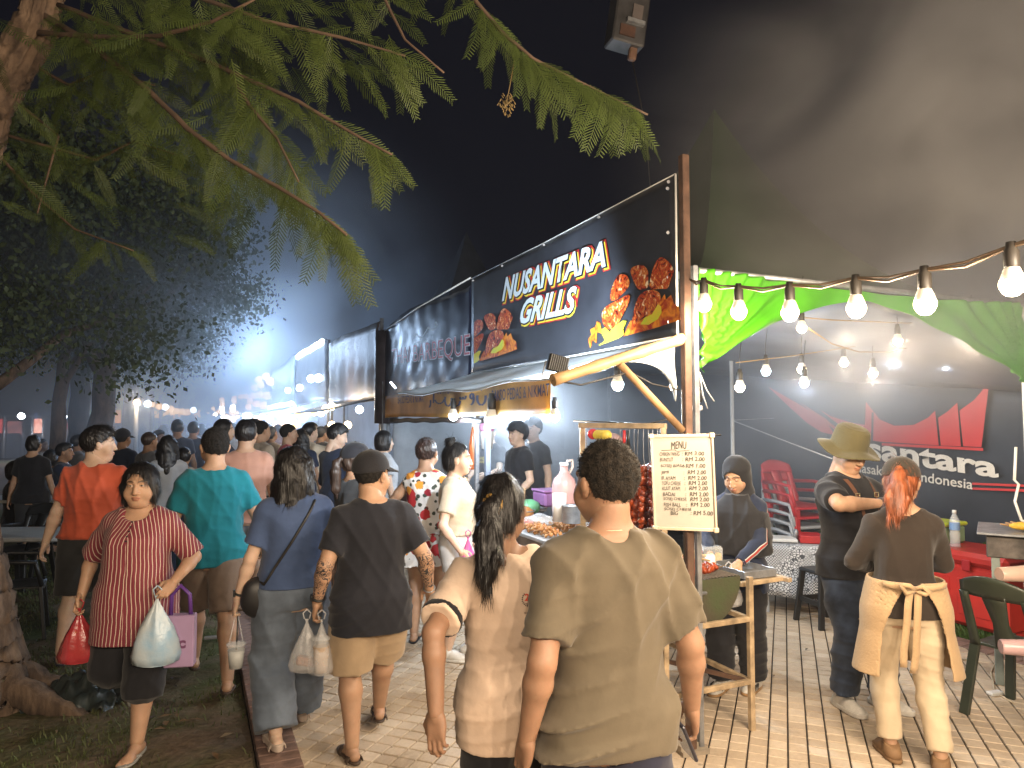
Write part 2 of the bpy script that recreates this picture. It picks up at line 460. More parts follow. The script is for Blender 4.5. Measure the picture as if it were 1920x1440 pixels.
def hand_mesh(w, e1, nrm, curl, size=1.0, thumb=0.3, h=.0042, fl=(0, 0, 0, 0)):
    f = Fld((-.05, -.07, -.05), (.21, .085, .10), h)
    f.ell((.048, 0, 0), (.052, .039, .0155), M=None)
    f.cone((-.03, 0, 0), (.02, 0, 0), .024, .025, .012)
    f.cone((.02, -.018, 0), (.085, -.024, 0), .014, .010, .012); f.cone((.02, .018, 0), (.088, .026, 0), .014, .010, .012)
    base = [(.088, .028, 0), (.094, .010, .001), (.091, -.009, 0), (.083, -.026, -.001)]
    ln = [.070, .078, .072, .056]
    for i in range(4):
        c = curl * (1 + .12 * (i - 1)) + fl[i]
        p = np.array(base[i], float); an = .25 * c; pts = [p]
        sp = (.10, .03, -.03, -.10)[i] * (1 - min(c, 1))
        for sgm, fr in enumerate((.46, .30, .24)):
            an2 = an
            p = p + ln[i] * fr * np.array([math.cos(an2), math.sin(sp) * .8, math.sin(an2)]); pts.append(p); an += (1.25, .95, .6)[sgm] * c
        r0 = (.0094, .0098, .0092, .0080)[i]
        f.chain(pts, [r0, r0 * .93, r0 * .85, r0 * .72], .0035)
    t0 = np.array([.018, .026, .006])
    f.chain([t0, (.046, .046, .014 + .01 * thumb), (.072, .052 - .02 * thumb, .020 + .022 * thumb), (.094, .050 - .03 * thumb, .022 + .034 * thumb)], [.016, .0125, .0105, .0085], .008)
    V, Q = f.net(); V = relax(V, Q, 1, .4) * size
    e1 = np.asarray(e1, float); e1 /= np.linalg.norm(e1); n = np.asarray(nrm, float); n = n - e1 * (n @ e1); n /= np.linalg.norm(n)
    return V, Q, e1, n
def head_mesh(sp):
    """head in its own frame: origin at the centre of the skull, +Y face"""
    h = sp.get('hvox', .0045); fem = sp['fem']; fat = sp.get('cheek', .3 + .6 * sp['b'])
    f = Fld((-.115, -.135, -.19), (.115, .15, .155), h)
    f.ell((0, -.014, .032), (.076, .096, .092))
    f.ell((0, .030, -.028), (.063 + .006 * fat, .062, .088), .03)
    f.ell((0, .052, -.088), (.030 + .010 * fat, .030, .024), .035)
    for sx in (-1, 1):
        f.ell((sx * (.044 + .004 * fat), .050, -.035 - .01 * fat), (.023 + .005 * fat, .026, .030), .03)
        f.cone((sx * .012, .086, .030), (sx * .048, .070, .030), .009, .008, .015)
        f.ell((sx * .0315, .096, .010), (.018, .015, .011), .012, sub=True)
        f.ell((sx * .0315, .0765, .009), (.0135, .0125, .0115), .003)
        f.ell((sx * .079, -.006, -.006), (.009, .020, .032), .006)
        f.ell((sx * .088, -.010, .004), (.007, .015, .021), .004)
        f.ell((sx * .0135, .096, -.035), (.0095, .010, .0085), .006)
    f.chain([(0, .086, .018), (0, .096, -.008), (0, .106, -.032)], [.0085, .010, .0125], .012)
    f.ell((0, .0915, -.0605), (.020, .0105, .0062), .006); f.ell((0, .0900, -.0715), (.0175, .0105, .0068), .006)
    f.cone((0, -.02, -.06), (0, -.032, -.20), .052 + .012 * sp['b'], .054 + .014 * sp['b'], .03)
    if sp['b'] > .5: f.ell((0, .03, -.105), (.05, .045, .025), .03)
    V, Q = f.net()
    x, y, z = V.T; sk = np.array(sp['skin']); C = np.tile(sk, (len(V), 1)) * np.ones((len(V), 1))
    def mixm(m, c, w=1.0):
        m = (np.clip(m, 0, 1) * w)[:, None]; C[:] = C * (1 - m) + np.array(c) * m
    ax = np.abs(x)
    lip = np.clip(1.3 - ((x / .024) ** 2 + ((z + .066) / .0125) ** 2), 0, 1) * (y > .08) * 2
    mixm(lip, sp.get('lips', sk * np.array([.82, .55, .55])), .85)
    mixm(np.clip(1.25 - (x / .021) ** 2 - ((z + .066 - .002 * (ax / .02) ** 2) / .0016) ** 2, 0, 1) * (y > .08), sk * .25, .9)
    br = np.clip(1.6 - ((ax - .034) / .021) ** 2 - ((z - .0345 + .25 * (ax - .03) ** 2 / .02) / .0048) ** 2, 0, 1) * (y > .05) * 2
    mixm(br, (.02, .015, .012), .8)
    hz = sp.get('eyeopen', 1.0) * .72
    ed = ((ax - .0315) / .0135) ** 2
    if hz > .05:
        el = np.clip((1 - ed - ((z - .0085) / (.0052 * hz)) ** 2) * 4, 0, 1) * (y > .06)
        mixm(el, (.62, .58, .54))
        mixm(np.clip((1 - ((ax - .0315) / .0055) ** 2 - ((z - .009) / (.0055)) ** 2) * 4, 0, 1) * el, (.015, .01, .008))
        mixm(np.clip(1.4 - ed - ((z - .0085 - .0052 * hz * (1 - .8 * np.minimum(ed, 1))) / .0019) ** 2, 0, 1) * (y > .06), (.02, .014, .012), .9)
    else:
        mixm(np.clip(1.4 - ed - ((z - .0055) / .0020) ** 2, 0, 1) * (y > .06), (.03, .02, .016), .9)
    mixm(np.clip(1 - ((ax - .0085) / .0042) ** 2 - ((z + .0415) / .0032) ** 2, 0, 1) * (y > .08) * 2, sk * .25, .8)
    if sp.get('blush'): mixm(np.clip(1 - ((ax - .045) / .022) ** 2 - ((z + .02) / .022) ** 2, 0, 1) * (y > .03), (.62, .30, .25), .35)
    return V, Q, C
def rotm(yaw, pitch=0, roll=0):
    return np.array((Matrix.Rotation(-yaw, 3, 'Z') @ Matrix.Rotation(pitch, 3, 'X') @ Matrix.Rotation(roll, 3, 'Y')))
def hair_field(sp):
    st = sp['hair']; h = sp.get('hvox', .0045) * 1.15
    lo, hi = (-.16, -.22, -.16), (.16, .16, .22)
    if st in ('long', 'ponytail', 'pony_high'): lo = (-.19, -.28, -.46)
    if st == 'bob': lo = (-.17, -.2, -.22)
    f = Fld(lo, hi, h); rs = np.random.RandomState(sp.get('seed', 1))
    if st in ('short', 'buzz', 'crew', 'mop'):
        t = {'buzz': .006, 'short': .014, 'crew': .008, 'mop': .024}[st]
        f.ell((0, -.016, .034), (.076 + t, .096 + t, .092 + t))
        if st in ('short', 'mop'): f.ell((0, .02, .09), (.066, .075, .045 + (.01 if st == 'mop' else 0)), .03)
        f.disp(lambda x, y, z: (.0022 * np.sin(170 * x + 60 * z) * np.sin(150 * y + 40 * z + 2) + .002 * np.sin(95 * x + 3 * np.sin(40 * z)) * np.sin(80 * z + 90 * y)).astype(np.float32) * (1.0 if st != 'buzz' else .5))
        def mask(x, y, z):  # keep-out: face, ears, nape
            fy = y + 0 * z
            line = np.where(y > .045, .052 + (y - .045) * .35, np.where(y > -.03, -.012 + (y + .03) * .75, -.050 - (-.03 - y) * .16)) + .0035 * np.sin(130 * x) * (y > .0)
            return np.maximum(f.D, line - z)
        f.D = mask(f.x[:, None, None], f.y[None, :, None], f.z[None, None, :]).astype(np.float32)
        if st == 'mop': f.put(lambda x, y, z: np.maximum(np.sqrt((x / .07) ** 2 + ((y - .075) / .03) ** 2 + ((z - .062) / .028) ** 2) * .03 - .03, -1), (-.08, .03, .02), (.08, .12, .1), .01)
    elif st == 'bob':
        f.ell((0, -.018, .036), (.094, .112, .106)); f.ell((0, -.035, -.035), (.102, .09, .092), .03)
        for sx in (-1, 1): f.chain([(sx * .070, .020, .05), (sx * .080, .018, -.01), (sx * .078, .010, -.085)], [.022, .024, .020], .025)
        f.ell((0, .09, -.035), (.064, .10, .092), .012, sub=True)
        f.ell((.010, .102, .03), (.050, .06, .055), .02, sub=True)
        f.D = np.maximum(f.D, (-.118 + .015 * np.sin(60 * f.x[:, None, None])) - f.z[None, None, :]).astype(np.float32)
        f.disp(lambda x, y, z: (.0022 * np.sin(140 * x + 60 * y) * np.sin(20 * z + 1)).astype(np.float32))
    elif st in ('long', 'ponytail', 'pony_high', 'bun', 'tied'):
        f.ell((0, -.017, .036), (.084, .105, .102))
        f.ell((0, .088, -.02), (.064, .085, .088), .012, sub=True)
        if st != 'long':
            f.ell((0, -.05, -.02), (.072, .068, .075), .025)
            f.D = np.maximum(f.D, np.where(f.y[None, :, None] > -.02, .006 + .9 * (f.y[None, :, None] + .02), -.075) + 0 * f.x[:, None, None] - f.z[None, None, :]).astype(np.float32)
        else:
            zt = -.34
            for i in range(9):
                u = (i - 4) / 4; x0 = u * .075; yb = -.085 + .065 * u * u
                w = rs.uniform(-.012, .012)
                f.chain([(x0, yb * .9, .03), (x0 * 1.12, yb - .012, -.08), (x0 * 1.2 + w, yb - .028, -.19), (x0 * 1.22 - w, yb - .035, -.27), (x0 * 1.1 + w, yb - .038, zt + abs(u) * .10)], [.035, .034, .030, .026, .008], .022)
            for sx in (-1, 1): f.chain([(sx * .072, .035, .045), (sx * .088, .03, -.03), (sx * .094, .01, -.12), (sx * .10, .0, -.20)], [.02, .021, .022, .008], .02)
        if st in ('ponytail', 'pony_high'):
            z0 = .02 if st == 'ponytail' else .05; L = sp.get('tail', .26)
            f.chain([(0, -.10, z0), (0, -.128, z0), (.0, -.155, z0 - .03), (.004, -.168, z0 - .10), (.004, -.160, z0 - L * .75), (.0, -.150, z0 - L)], [.026, .019, .030, .040, .036, .006], .012)
            for k in range(5): f.chain([(rs.uniform(-.02, .02), -.15, z0 - .03), (rs.uniform(-.045, .045), -.17 + rs.uniform(-.02, .02), z0 - L * .6), (rs.uniform(-.05, .05), -.155, z0 - L * rs.uniform(.85, 1.05))], [.016, .018, .004], .008)
        if st == 'bun':
            f.ell((0, -.055, .135), (.042, .04, .038), .012); f.chain([(.03, -.05, .13), (0, -.085, .15), (-.03, -.05, .14), (0, -.03, .165)], [.016, .016, .016, .012], .006)
        f.disp(lambda x, y, z: (.0020 * np.sin(150 * x + 3 * np.sin(18 * z)) * np.sin(90 * y + 30 * z) + (.003 * np.sin(70 * x + 4 * np.sin(14 * z) + 40 * y) if st != 'bun' else 0)).astype(np.float32))
    V, Q = f.net(); return relax(V, Q, 1, .35), Q
def strands(V, Q, st, seed, n):
    r = np.random.RandomState(seed); a = V[Q[:, 0]]; b = V[Q[:, 1]]; c = V[Q[:, 2]]; d = V[Q[:, 3]]
    nn = np.cross(c - a, d - b); ar = np.linalg.norm(nn, axis=1) + 1e-12; nn = nn / ar[:, None]; k = r.choice(len(Q), n, p=ar / ar.sum())
    u, v = r.rand(n, 1), r.rand(n, 1); p = (a[k] * (1 - u) + b[k] * u) * (1 - v) + (d[k] * (1 - u) + c[k] * u) * v; nr = nn[k]
    if st in ('buzz', 'crew', 'short', 'mop'):
        fl = np.stack([p[:, 0] * 2, .5 + 0 * p[:, 0], -(.12 - p[:, 2]) * 4], 1); fl /= np.linalg.norm(fl, axis=1)[:, None]
        dr = nr * (.75 if st in ('buzz', 'crew') else .35) + fl * (.5 if st in ('buzz', 'crew') else .9) + r.normal(0, .28, (n, 3)); L = {'buzz': .007, 'crew': .008, 'short': .022, 'mop': .030}[st] * r.uniform(.6, 1.3, (n, 1)); w = .0010
    else:
        dn = np.array([[0, 0, -1.0]]) + r.normal(0, .12, (n, 3)); dr = dn - nr * (dn * nr).sum(1)[:, None] + nr * .05 + r.normal(0, .05, (n, 3)); L = r.uniform(.03, .08, (n, 1)); w = .0011
        fly = r.rand(n) < .06; dr[fly] += nr[fly] * r.uniform(.1, .45, (fly.sum(), 1))
    dr /= np.linalg.norm(dr, axis=1)[:, None] + 1e-9; sd = np.cross(dr, nr); sd /= np.linalg.norm(sd, axis=1)[:, None] + 1e-9; p = p + nr * (.0 if L.mean() < .025 else .0015)
    W = np.stack([p - sd * w, p + sd * w, p + dr * L * .6 + sd * w * .7 - nr * 0, p + dr * L], 1).reshape(-1, 3)
    return np.concatenate([V, W]), np.concatenate([Q, len(V) + np.arange(n)[:, None] * 4 + np.array([[0, 1, 2, 3]])])
def person(label, pos, head_z, heading, b=.3, fem=False, skin='tan', hair='short', hair_m=None, shirt=None, pants=None, shoes=None, armL=None, armR=None, legs=None,
           hyaw=0.0, hpitch=0.0, hroll=0.0, group=None, vox=.011, hvox=.0045, seed=1, lean=0.0, cheek=None, hat=None, hat_m=None, tat=False, eyeopen=1.0, blush=False, seated=False, tail=.26, lips=None, name='person', cat='person', hands=True, leanx=0.0):
    sc = head_z / 1.72
    sp = dict(b=b, fem=fem, skin=np.array(SKINS[skin] if isinstance(skin, str) else skin), hair=hair, seed=seed, hvox=hvox, eyeopen=eyeopen, blush=blush, tail=tail)
    if cheek is not None: sp['cheek'] = cheek
    if lips is not None: sp['lips'] = lips
    root = empty(name, label, cat, (pos[0], pos[1], pos[2] if len(pos) > 2 else 0), -heading, group)
    zs, tcy, trx, trY = torso(b, fem)
    ln = lambda z: lean * max(0, z - .9)
    tcy = tcy + np.array([ln(z) for z in zs]); tcx = np.array([leanx * max(0, z - .9) for z in zs])
    am = .95 + .22 * b - (.12 if fem else 0)
    shx = (.148 if fem else .164) + .012 * b
    SH = {s: np.array([s * shx + leanx * .5, ln(1.4) - .01, 1.362]) for s in (-1, 1)}
    UA, FA = .285, .25
    arms = {}
    for s, spec in ((-1, armL), (1, armR)):
        spec = spec or {}
        w = spec.get('w', (.27 + .05 * b, .03, .845)); w = (s * w[0], w[1], w[2]) if not spec.get('abs') else w
        pole = spec.get('pole', (.35, -1, 0)); pole = (s * pole[0], pole[1], pole[2])
        el, wr = ik(SH[s], w, UA, FA, pole)
        arms[s] = (el, wr, spec)
    HP = {s: np.array([s * (.088 + .012 * b), -.005, .90]) for s in (-1, 1)}
    legs = legs or {}
    LG = {}
    for s, key in ((-1, 'L'), (1, 'R')):
        a = legs.get(key, (.10, .0, .085)); an = (s * a[0], a[1], a[2])
        kn, an = ik(HP[s], an, .425, .415, (s * .12, 1, 0) if not seated else (s * .2, 1, .3))
        toe = legs.get(key + 't', (s * .12, 1, 0)); LG[s] = (kn, an, np.array(toe, float))
    lo = np.array([-.62, -.75, -.02]); hi = np.array([.62, .75, 1.66])
    ptsx = [arms[s][i] for s in (-1, 1) for i in (0, 1)] + [LG[s][i] for s in (-1, 1) for i in (0, 1)] + [SH[-1], SH[1], np.array([-.3 - .05 * b, -.28, .8]), np.array([.3 + .05 * b, .3 + .1 * b, 1.5])]
    lo = np.min(ptsx, 0) - .13; hi = np.max(ptsx, 0) + .13; lo[2] = min(lo[2], .0); hi[2] = max(hi[2], 1.58)
    hy = ln(1.5) + .012
    HS = 1.075
    HC = np.array([leanx * .6, hy + .0 + lean * .1, 1.605])
    Rh = rotm(hyaw, hpitch, hroll)
    # body
    f = Fld(lo, hi, vox)
    f.loft(zs, tcx, tcy, trx, trY, .02)
    f.cone((leanx * .5, ln(1.42) - .015, 1.40), HC + Rh @ np.array([0, -.03, -.07]), .062 + .018 * b, .054 + .014 * b, .04)
    lm = 1 + .30 * b + (.05 if fem else 0)
    for s in (-1, 1):
        el, wr, spec = arms[s]
        f.cone((s * .045, ln(1.42) - .025, 1.435), SH[s], .040, .05 + .01 * b, .05)
        m = (SH[s] + el) / 2; m2 = el + (wr - el) * .28
        f.chain([SH[s], m, el, m2, wr], [.056 * am, .050 * am, .040 * am, .042 * am, .026 * (1 + .12 * b)], .02)
        kn, an, toe = LG[s]; m = (HP[s] + kn) / 2; m2 = kn + (an - kn) * .3; sh = np.array([0, -.012, 0])
        f.chain([HP[s], m, kn, m2 + sh, an], [.088 * lm, .078 * lm, .054 * lm, .055 * lm, .036 * (1 + .15 * b)], .025)
    V, Q = f.net(); C = np.tile(sp['skin'], (len(V), 1)).astype(float)
    T = np.zeros(len(V))
    if tat:
        for s in (-1, 1):
            el, wr, _ = arms[s]; d1 = np.linalg.norm(V - (el + wr) / 2, axis=1); T = np.maximum(T, np.clip((.19 - d1) / .03, 0, 1) * (np.linalg.norm(V - wr, axis=1) > .045))
    allV, allQ, allC, allT = [V], [Q], [C], [T]; off = len(V)
    def addp(V, Q, C):
        nonlocal off
        allV.append(V); allQ.append(Q + off); allC.append(C); allT.append(np.zeros(len(V))); off += len(V)
    Vh, Qh, Ch = head_mesh(sp); addp(Vh * HS @ Rh.T + HC, Qh, Ch)
    info = dict(root=root, sc=sc, HC=HC, arms=arms, LG=LG, SH=SH, Rh=Rh)
    for s in (-1, 1):
        el, wr, spec = arms[s]
        if not hands: break
        fa = (wr - el) / np.linalg.norm(wr - el); e1 = np.asarray(spec.get('dir', fa), float)
        nrm = np.asarray(spec.get('palm', (-1.0, .25, 0)), float); nrm = nrm * np.array([s, 1, 1])
        if 'dir' in spec: e1 = e1 * np.array([s, 1, 1])
        Vn, Qn, e1, n = hand_mesh(wr, e1, nrm, spec.get('curl', .45), 1.0 - (.1 if fem else 0) + .06 * b, h=spec.get('hh', .0045), thumb=spec.get('thumb', .3))
        th = np.asarray(spec.get('thumbdir', (0, 1, .2)), float) * np.array([s, 1, 1]); e2 = np.cross(n, e1)
        if e2 @ th < 0: e2 = -e2
        det = np.dot(np.cross(e1, e2), n)
        W = wr - fa * .008
        Vw = W + Vn[:, :1] * e1 + Vn[:, 1:2] * e2 + Vn[:, 2:3] * n
        addp(Vw, Qn if det > 0 else Qn[:, ::-1], np.tile(np.array(spec.get('hcol', sp['skin'] * .97)), (len(Vw), 1)))
        info['hand' + ('L' if s < 0 else 'R')] = W + e1 * .085 + n * .02
    # bare feet
    sh = shoes or dict(kind='sandal', m=cloth('dark_rubber', (.02, .018, .016)))
    for s in (-1, 1):
        kn, an, toe = LG[s]; d = toe / np.linalg.norm(toe); side = np.cross(d, (0, 0, 1)); side = side / np.linalg.norm(side); up = np.cross(side, d)
        Mx = np.stack([side, d, up], 1)
        if sh['kind'] in ('sandal', 'flipflop', 'barefoot'):
            ff = Fld((-.06, -.09, -.095), (.06, .20, .05), .0055)
            ff.chain([(0, -.045, -.05), (0, .03, -.045), (0, .10, -.058)], [.030, .030, .024], .02); ff.cone((0, 0, 0), (0, -.015, -.045), .034, .030, .02)
            ff.ell((-.004, .105, -.064), (.041, .05, .017), .02)
            for q in range(5): ff.cone((-.030 + .015 * q, .135 - .004 * q, -.068), (-.033 + .0155 * q, .172 - .010 * abs(q - .6), -.072), .0085 + (.004 if q == 0 else 0), .0075 + (.003 if q == 0 else 0), .004)
            Vf, Qf = ff.net()
            if s > 0: Vf = Vf * np.array([1, 1, 1])
            else: Vf = Vf * np.array([-1, 1, 1]); Qf = Qf[:, ::-1]
            addp(Vf @ Mx.T + an, Qf, np.tile(sp['skin'] * .95, (len(Vf), 1)))
    def finish(V, Q, nm, m, parent=root, sm=True):
        me = npmesh(nm, V * sc, Q, sm); return link(nm, me, m, parent)
    V = np.concatenate(allV); Q = np.concatenate(allQ)
    body = finish(V, Q, 'body', skin_mat(tat)); colattr(body.data, np.concatenate(allC))
    if tat: fltattr(body.data, np.concatenate(allT), 'Tat')
    # hair
    if hair not in (None, 'none', 'bald'):
        Vh, Qh = hair_field(sp)
        if hvox <= .005: Vh, Qh = strands(Vh, Qh, hair, seed, 3200 if hair in ('long', 'ponytail', 'pony_high', 'bob') else 2600)
        finish(Vh * HS @ Rh.T + HC, Qh, 'hair', hair_m or (hair_mat() if hair not in ('buzz', 'crew') else crop_mat()))
    # hats
    if hat:
        hh = .005
        if hat == 'cap':
            f = Fld((-.12, -.15, -.01), (.12, .25, .17), hh)
            f.ell((0, -.016, .045), (.096, .116, .102)); f.cutpl((0, 0, .035), (0, .12, -1))
            f.put(lambda x, y, z: np.maximum(np.sqrt((x / .085) ** 2 + ((y - .07) / .125) ** 2) * .09 - .09, np.abs(z - (.050 - .35 * np.maximum(y - .09, 0) - 3.5 * x * x * (y > 0))) - .005), (-.1, .02, 0), (.1, .21, .1), .006, cut=((0, .04, 0), (0, -1, 0)))
            f.ell((0, -.016, .148), (.008, .008, .006), .003)
        elif hat == 'bucket':
            f = Fld((-.22, -.24, -.02), (.22, .22, .19), hh)
            f.loft([.03, .06, .11, .145, .160, .168], 0, -.014, [.099, .096, .091, .084, .066, .03], [.117, .114, .108, .10, .08, .04], n=2.1)
            f.put(lambda x, y, z: (lambda q: np.maximum(np.maximum(q - .172, .085 - q), np.abs(z - (.036 - .27 * (q - .09) + .012 * np.sin(3 * np.arctan2(x, y) + 1))) - .0045))(np.sqrt(x ** 2 + (y + .014) ** 2 * .82)), (-.21, -.23, -.01), (.21, .21, .08), .006)
        if hat == 'hijab':
            f = Fld((-.15, -.17, -.19), (.15, .14, .17), hh)
            f.ell((0, -.018, .034), (.101, .116, .112)); f.ell((0, -.02, -.06), (.085, .085, .09), .04); f.cone((0, -.02, -.10), (0, -.02, -.2), .085, .095, .04)
            f.ell((0, .108, -.018), (.066, .10, .094), .010, sub=True); f.ell((0, .015, -.135), (.108, .105, .045), .02); f.ell((.02, .05, -.155), (.10, .075, .03), .015)
            f.disp(lambda x, y, z: (.003 * np.sin(60 * z + 25 * np.abs(x) + 2 * np.sin(20 * x)) * (y > -.08)).astype(np.float32))
            Vh, Qh = f.net(); Vh = relax(Vh, Qh, 1, .4); Vh = Vh * HS @ Rh.T + HC
            f = Fld((-.36, -.26, .95), (.36, .30, 1.56), .009)
            dz = [1.02, 1.12, 1.25, 1.34, 1.40, 1.44, 1.47]; f.loft(dz, 0, [ln(q) + .02 for q in dz], np.array([.235, .245, .245, .215, .14, .10, .08]) + .04 * b, np.array([.165, .175, .175, .16, .125, .105, .09]) + .05 * b, n=2.2)
            f.disp(folds(seed + 9, .022, 1.0, 1.5, .15)); f.cutpl((0, 0, 1.03), (.55, -.35, -1))
            V2, Q2 = f.net(); V2 = relax(V2, Q2, 1, .4); Qh = np.concatenate([Qh, Q2 + len(Vh)]); Vh = np.concatenate([Vh, V2]); finish(Vh, Qh, 'headscarf', hat_m)
        else:
            Vh, Qh = f.net(); Vh = relax(Vh, Qh, 1, .4); finish(Vh * HS @ Rh.T + HC, Qh, 'cap' if hat == 'cap' else 'hat', hat_m)
    # shirt
    if shirt:
        ease = shirt.get('ease', .018); zh = shirt.get('hem', .80); sl = shirt.get('sleeve', .62); amp = .62 * shirt.get('amp', .020)
        lo2 = lo.copy(); lo2[2] = min(zh, min(arms[-1][1][2], arms[1][1][2]) if sl > 1 else zh) - .03 - (.1 if sl > 1 else 0); hi2 = hi.copy()
        f = Fld(lo2, hi2, vox)
        z2 = np.linspace(zh, 1.445, 22); rx = np.interp(z2, zs, trx); ry = np.interp(z2, zs, trY); c2 = np.interp(z2, zs, tcy)
        back = ry - c2; front = ry + c2
        if shirt.get('loose', True):
            k = shirt.get('cling', .10)
            for i in range(len(z2) - 2, -1, -1):
                if z2[i] < 1.33:
                    dz = z2[i + 1] - z2[i]
                    rx[i] = max(rx[i], rx[i + 1] - k * dz); back[i] = max(back[i], back[i + 1] - k * 1.2 * dz); front[i] = max(front[i], front[i + 1] - k * dz)
        fl = shirt.get('flare', 0.0) * np.clip((1.1 - z2) / .3, 0, 2)
        ry = (back + front) / 2 + ease + fl; c2 = (front - back) / 2; rx = rx + ease + fl
        if not shirt.get('crop'):
            lmx = 1 + .30 * b + (.05 if fem else 0); kk = np.clip((1.02 - z2) / .10, 0, 1); need = .088 + .012 * b + .088 * lmx + .036
            rx = np.where(kk > 0, np.maximum(rx, need * kk + rx * (1 - kk)), rx); ry = np.where(kk > 0, np.maximum(ry, (.088 * lmx + .046) * kk + ry * (1 - kk)), ry)
        f.loft(z2, np.interp(z2, zs, tcx), c2, rx, ry, 0, n=2.5, zlo=zh, zhi=1.44)
        for s in (-1, 1):
            el, wr, spec = arms[s]
            f.cone((s * .050, ln(1.42) - .022, 1.432), SH[s] + np.array([-s * .01, 0, .0]), .046 + ease * .4, .058 + .012 * b + ease * .4, .05)
            if sl > 0:
                r0 = (.062 + .012 * b) * (1 if not fem else .93) + ease * .35
                if sl <= 1:
                    e = SH[s] + (el - SH[s]) * sl; d = (el - SH[s]) / np.linalg.norm(el - SH[s]); r1 = r0 * shirt.get('slw', .98)
                    f.cone(SH[s], e + d * .05, r0, r1, .035, cut=(e, d))
                else:
                    e = el + (wr - el) * (sl - 1); d = (wr - el) / np.linalg.norm(wr - el)
                    f.cone(SH[s], el, r0, r0 * .84, .035); f.cone(el, e + d * .03, r0 * .84, r0 * shirt.get('cuff', .68), .02, cut=(e, d))
        if amp > 0: f.disp(folds(seed, amp, horiz=shirt.get('horiz', .5)))
        nr = shirt.get('neckr', .064 + .016 * b); nb = HC * .0 + np.array([leanx * .5, ln(1.42) - .008, 0])
        f.cone(nb + (0, 0, 1.452 + shirt.get('neckz', 0)), nb + (0, .04, 1.62), nr, nr * 1.25, .02, sub=True)
        if shirt.get('scoop'): f.ell(nb + (0, .09, 1.43), (.075, .09, .05 * shirt['scoop']), .015, sub=True)
        f.cutpl((0, 0, zh), (0, shirt.get('hemtilt', 0.0), -1))
        V, Q = f.net(); V = relax(V, Q, 1, .4); o = finish(V, Q, shirt.get('name', 'shirt'), shirt['m'])
        if vox < .0125 and not shirt.get('scoop'):
            bv_ = BVHTree.FromPolygons([v_.co for v_ in o.data.vertices], [p_.vertices for p_ in o.data.polygons]); ring = []
            for a_ in np.linspace(0, 2 * math.pi, 29)[:-1]:
                q_ = (nb[0] + math.cos(a_) * nr * 1.10, nb[1] + .006 + math.sin(a_) * nr * 1.10); h_ = bv_.ray_cast(Vector((q_[0] * sc, q_[1] * sc, 1.75 * sc)), Vector((0, 0, -1)))
                ring.append(h_[0] if h_[0] else Vector((q_[0] * sc, q_[1] * sc, 1.44 * sc)))
            zz_ = [p_.z for p_ in ring]; ring = [Vector((p_.x, p_.y, (zz_[i_ - 1] + zz_[i_] + zz_[(i_ + 1) % 28]) / 3 + .001)) for i_, p_ in enumerate(ring)]
            mb_ = MB(); mb_.tube(ring, .0065 * sc, 6, closed=True); mb_.build('collar_rib', shirt.get('rib', shirt['m']), root)
        if shirt.get('trim'):
            for s in (-1, 1):
                el, wr, spec = arms[s]; d = (el - SH[s]) / np.linalg.norm(el - SH[s]); e = SH[s] + (el - SH[s]) * sl
                r0 = (.062 + .012 * b) * (1 if not fem else .93) * shirt.get('slw', 1) + ease * .35 + .006
                f = Fld(e - .16, e + .16, .006); f.cone(e - d * .06, e + d * .06, r0, r0 * .99, cut=(e - d * .002, d))
                f.D = np.maximum(f.D, -((f.x[:, None, None] - e[0]) * d[0] + (f.y[None, :, None] - e[1]) * d[1] + (f.z[None, None, :] - e[2]) * d[2]) - .028).astype(np.float32)
                V, Q = f.net(); finish(V, Q, 'sleeve_band', shirt['trim'])
    # trousers / shorts / skirt
    if pants:
        ty = pants.get('kind', 'long'); fr = pants.get('to', 1.9); ez = pants.get('ease', .014)
        r_h, r_k, r_e = pants.get('r', (.102, .075, .066)); q = 1 + .25 * b; r_m = max((r_h + r_k) / 2 * q, .078 * lm + ez); r_h = max(r_h * q, .088 * lm + ez) / q; r_k = max(r_k * q, .055 * lm + ez) / q; r_e = max(r_e, .036 * lm + .012)
        zt = pants.get('top', (shirt.get('hem', .80) + .05) if shirt and ty != 'dress' else 1.02)
        lo3 = lo.copy(); hi3 = hi.copy(); hi3[2] = zt + .06
        f = Fld(lo3, hi3, vox)
        if ty == 'dress':
            zh = pants['hem']; z2 = np.array([zh, .62, .8, .95]); f.loft(z2, 0, 0, np.array([pants['hr'], pants['hr'] * .98, .185 + .05 * b, .17 + .05 * b]), np.array([pants['hr'] * .8, pants['hr'] * .78, .135 + .05 * b, .12 + .06 * b]), 0, zlo=zh, zhi=zt)
        else:
            z2 = np.linspace(.76, max(zt, 1.0), 9); f.loft(z2, np.interp(z2, zs, tcx), np.interp(z2, zs, tcy), np.interp(z2, zs, trx) + ez, np.interp(z2, zs, trY) + ez, 0, zlo=.80, zhi=max(zt, .86))
            for s in (-1, 1):
                kn, an, toe = LG[s]
                if fr <= 1:
                    e = HP[s] + (kn - HP[s]) * fr; d = (kn - HP[s]) / np.linalg.norm(kn - HP[s]); re = r_e * q
                    re = max(re, r_m if fr < .7 else r_k * q); f.cone(HP[s], e + d * .06, r_h * q, re, .02, cut=(e, d))
                else:
                    e = kn + (an - kn) * (fr - 1); d = (an - kn) / np.linalg.norm(an - kn)
                    f.chain([HP[s], (HP[s] + kn) / 2, kn], [r_h * q, r_m, r_k * q], .02); mp_ = kn + (an - kn) * min(.3, max(fr - 1, .02) * .6); rm2 = max(r_k * q + (r_e - r_k * q) * .3, .055 * lm + ez); f.cone(kn, mp_, r_k * q, rm2, .02); f.cone(mp_, e + d * .05, rm2, r_e * (1 + .1 * b), .03, cut=(e, d))
        if ty != 'dress': f.cutpl((0, 0, zt), (0, 0, 1))
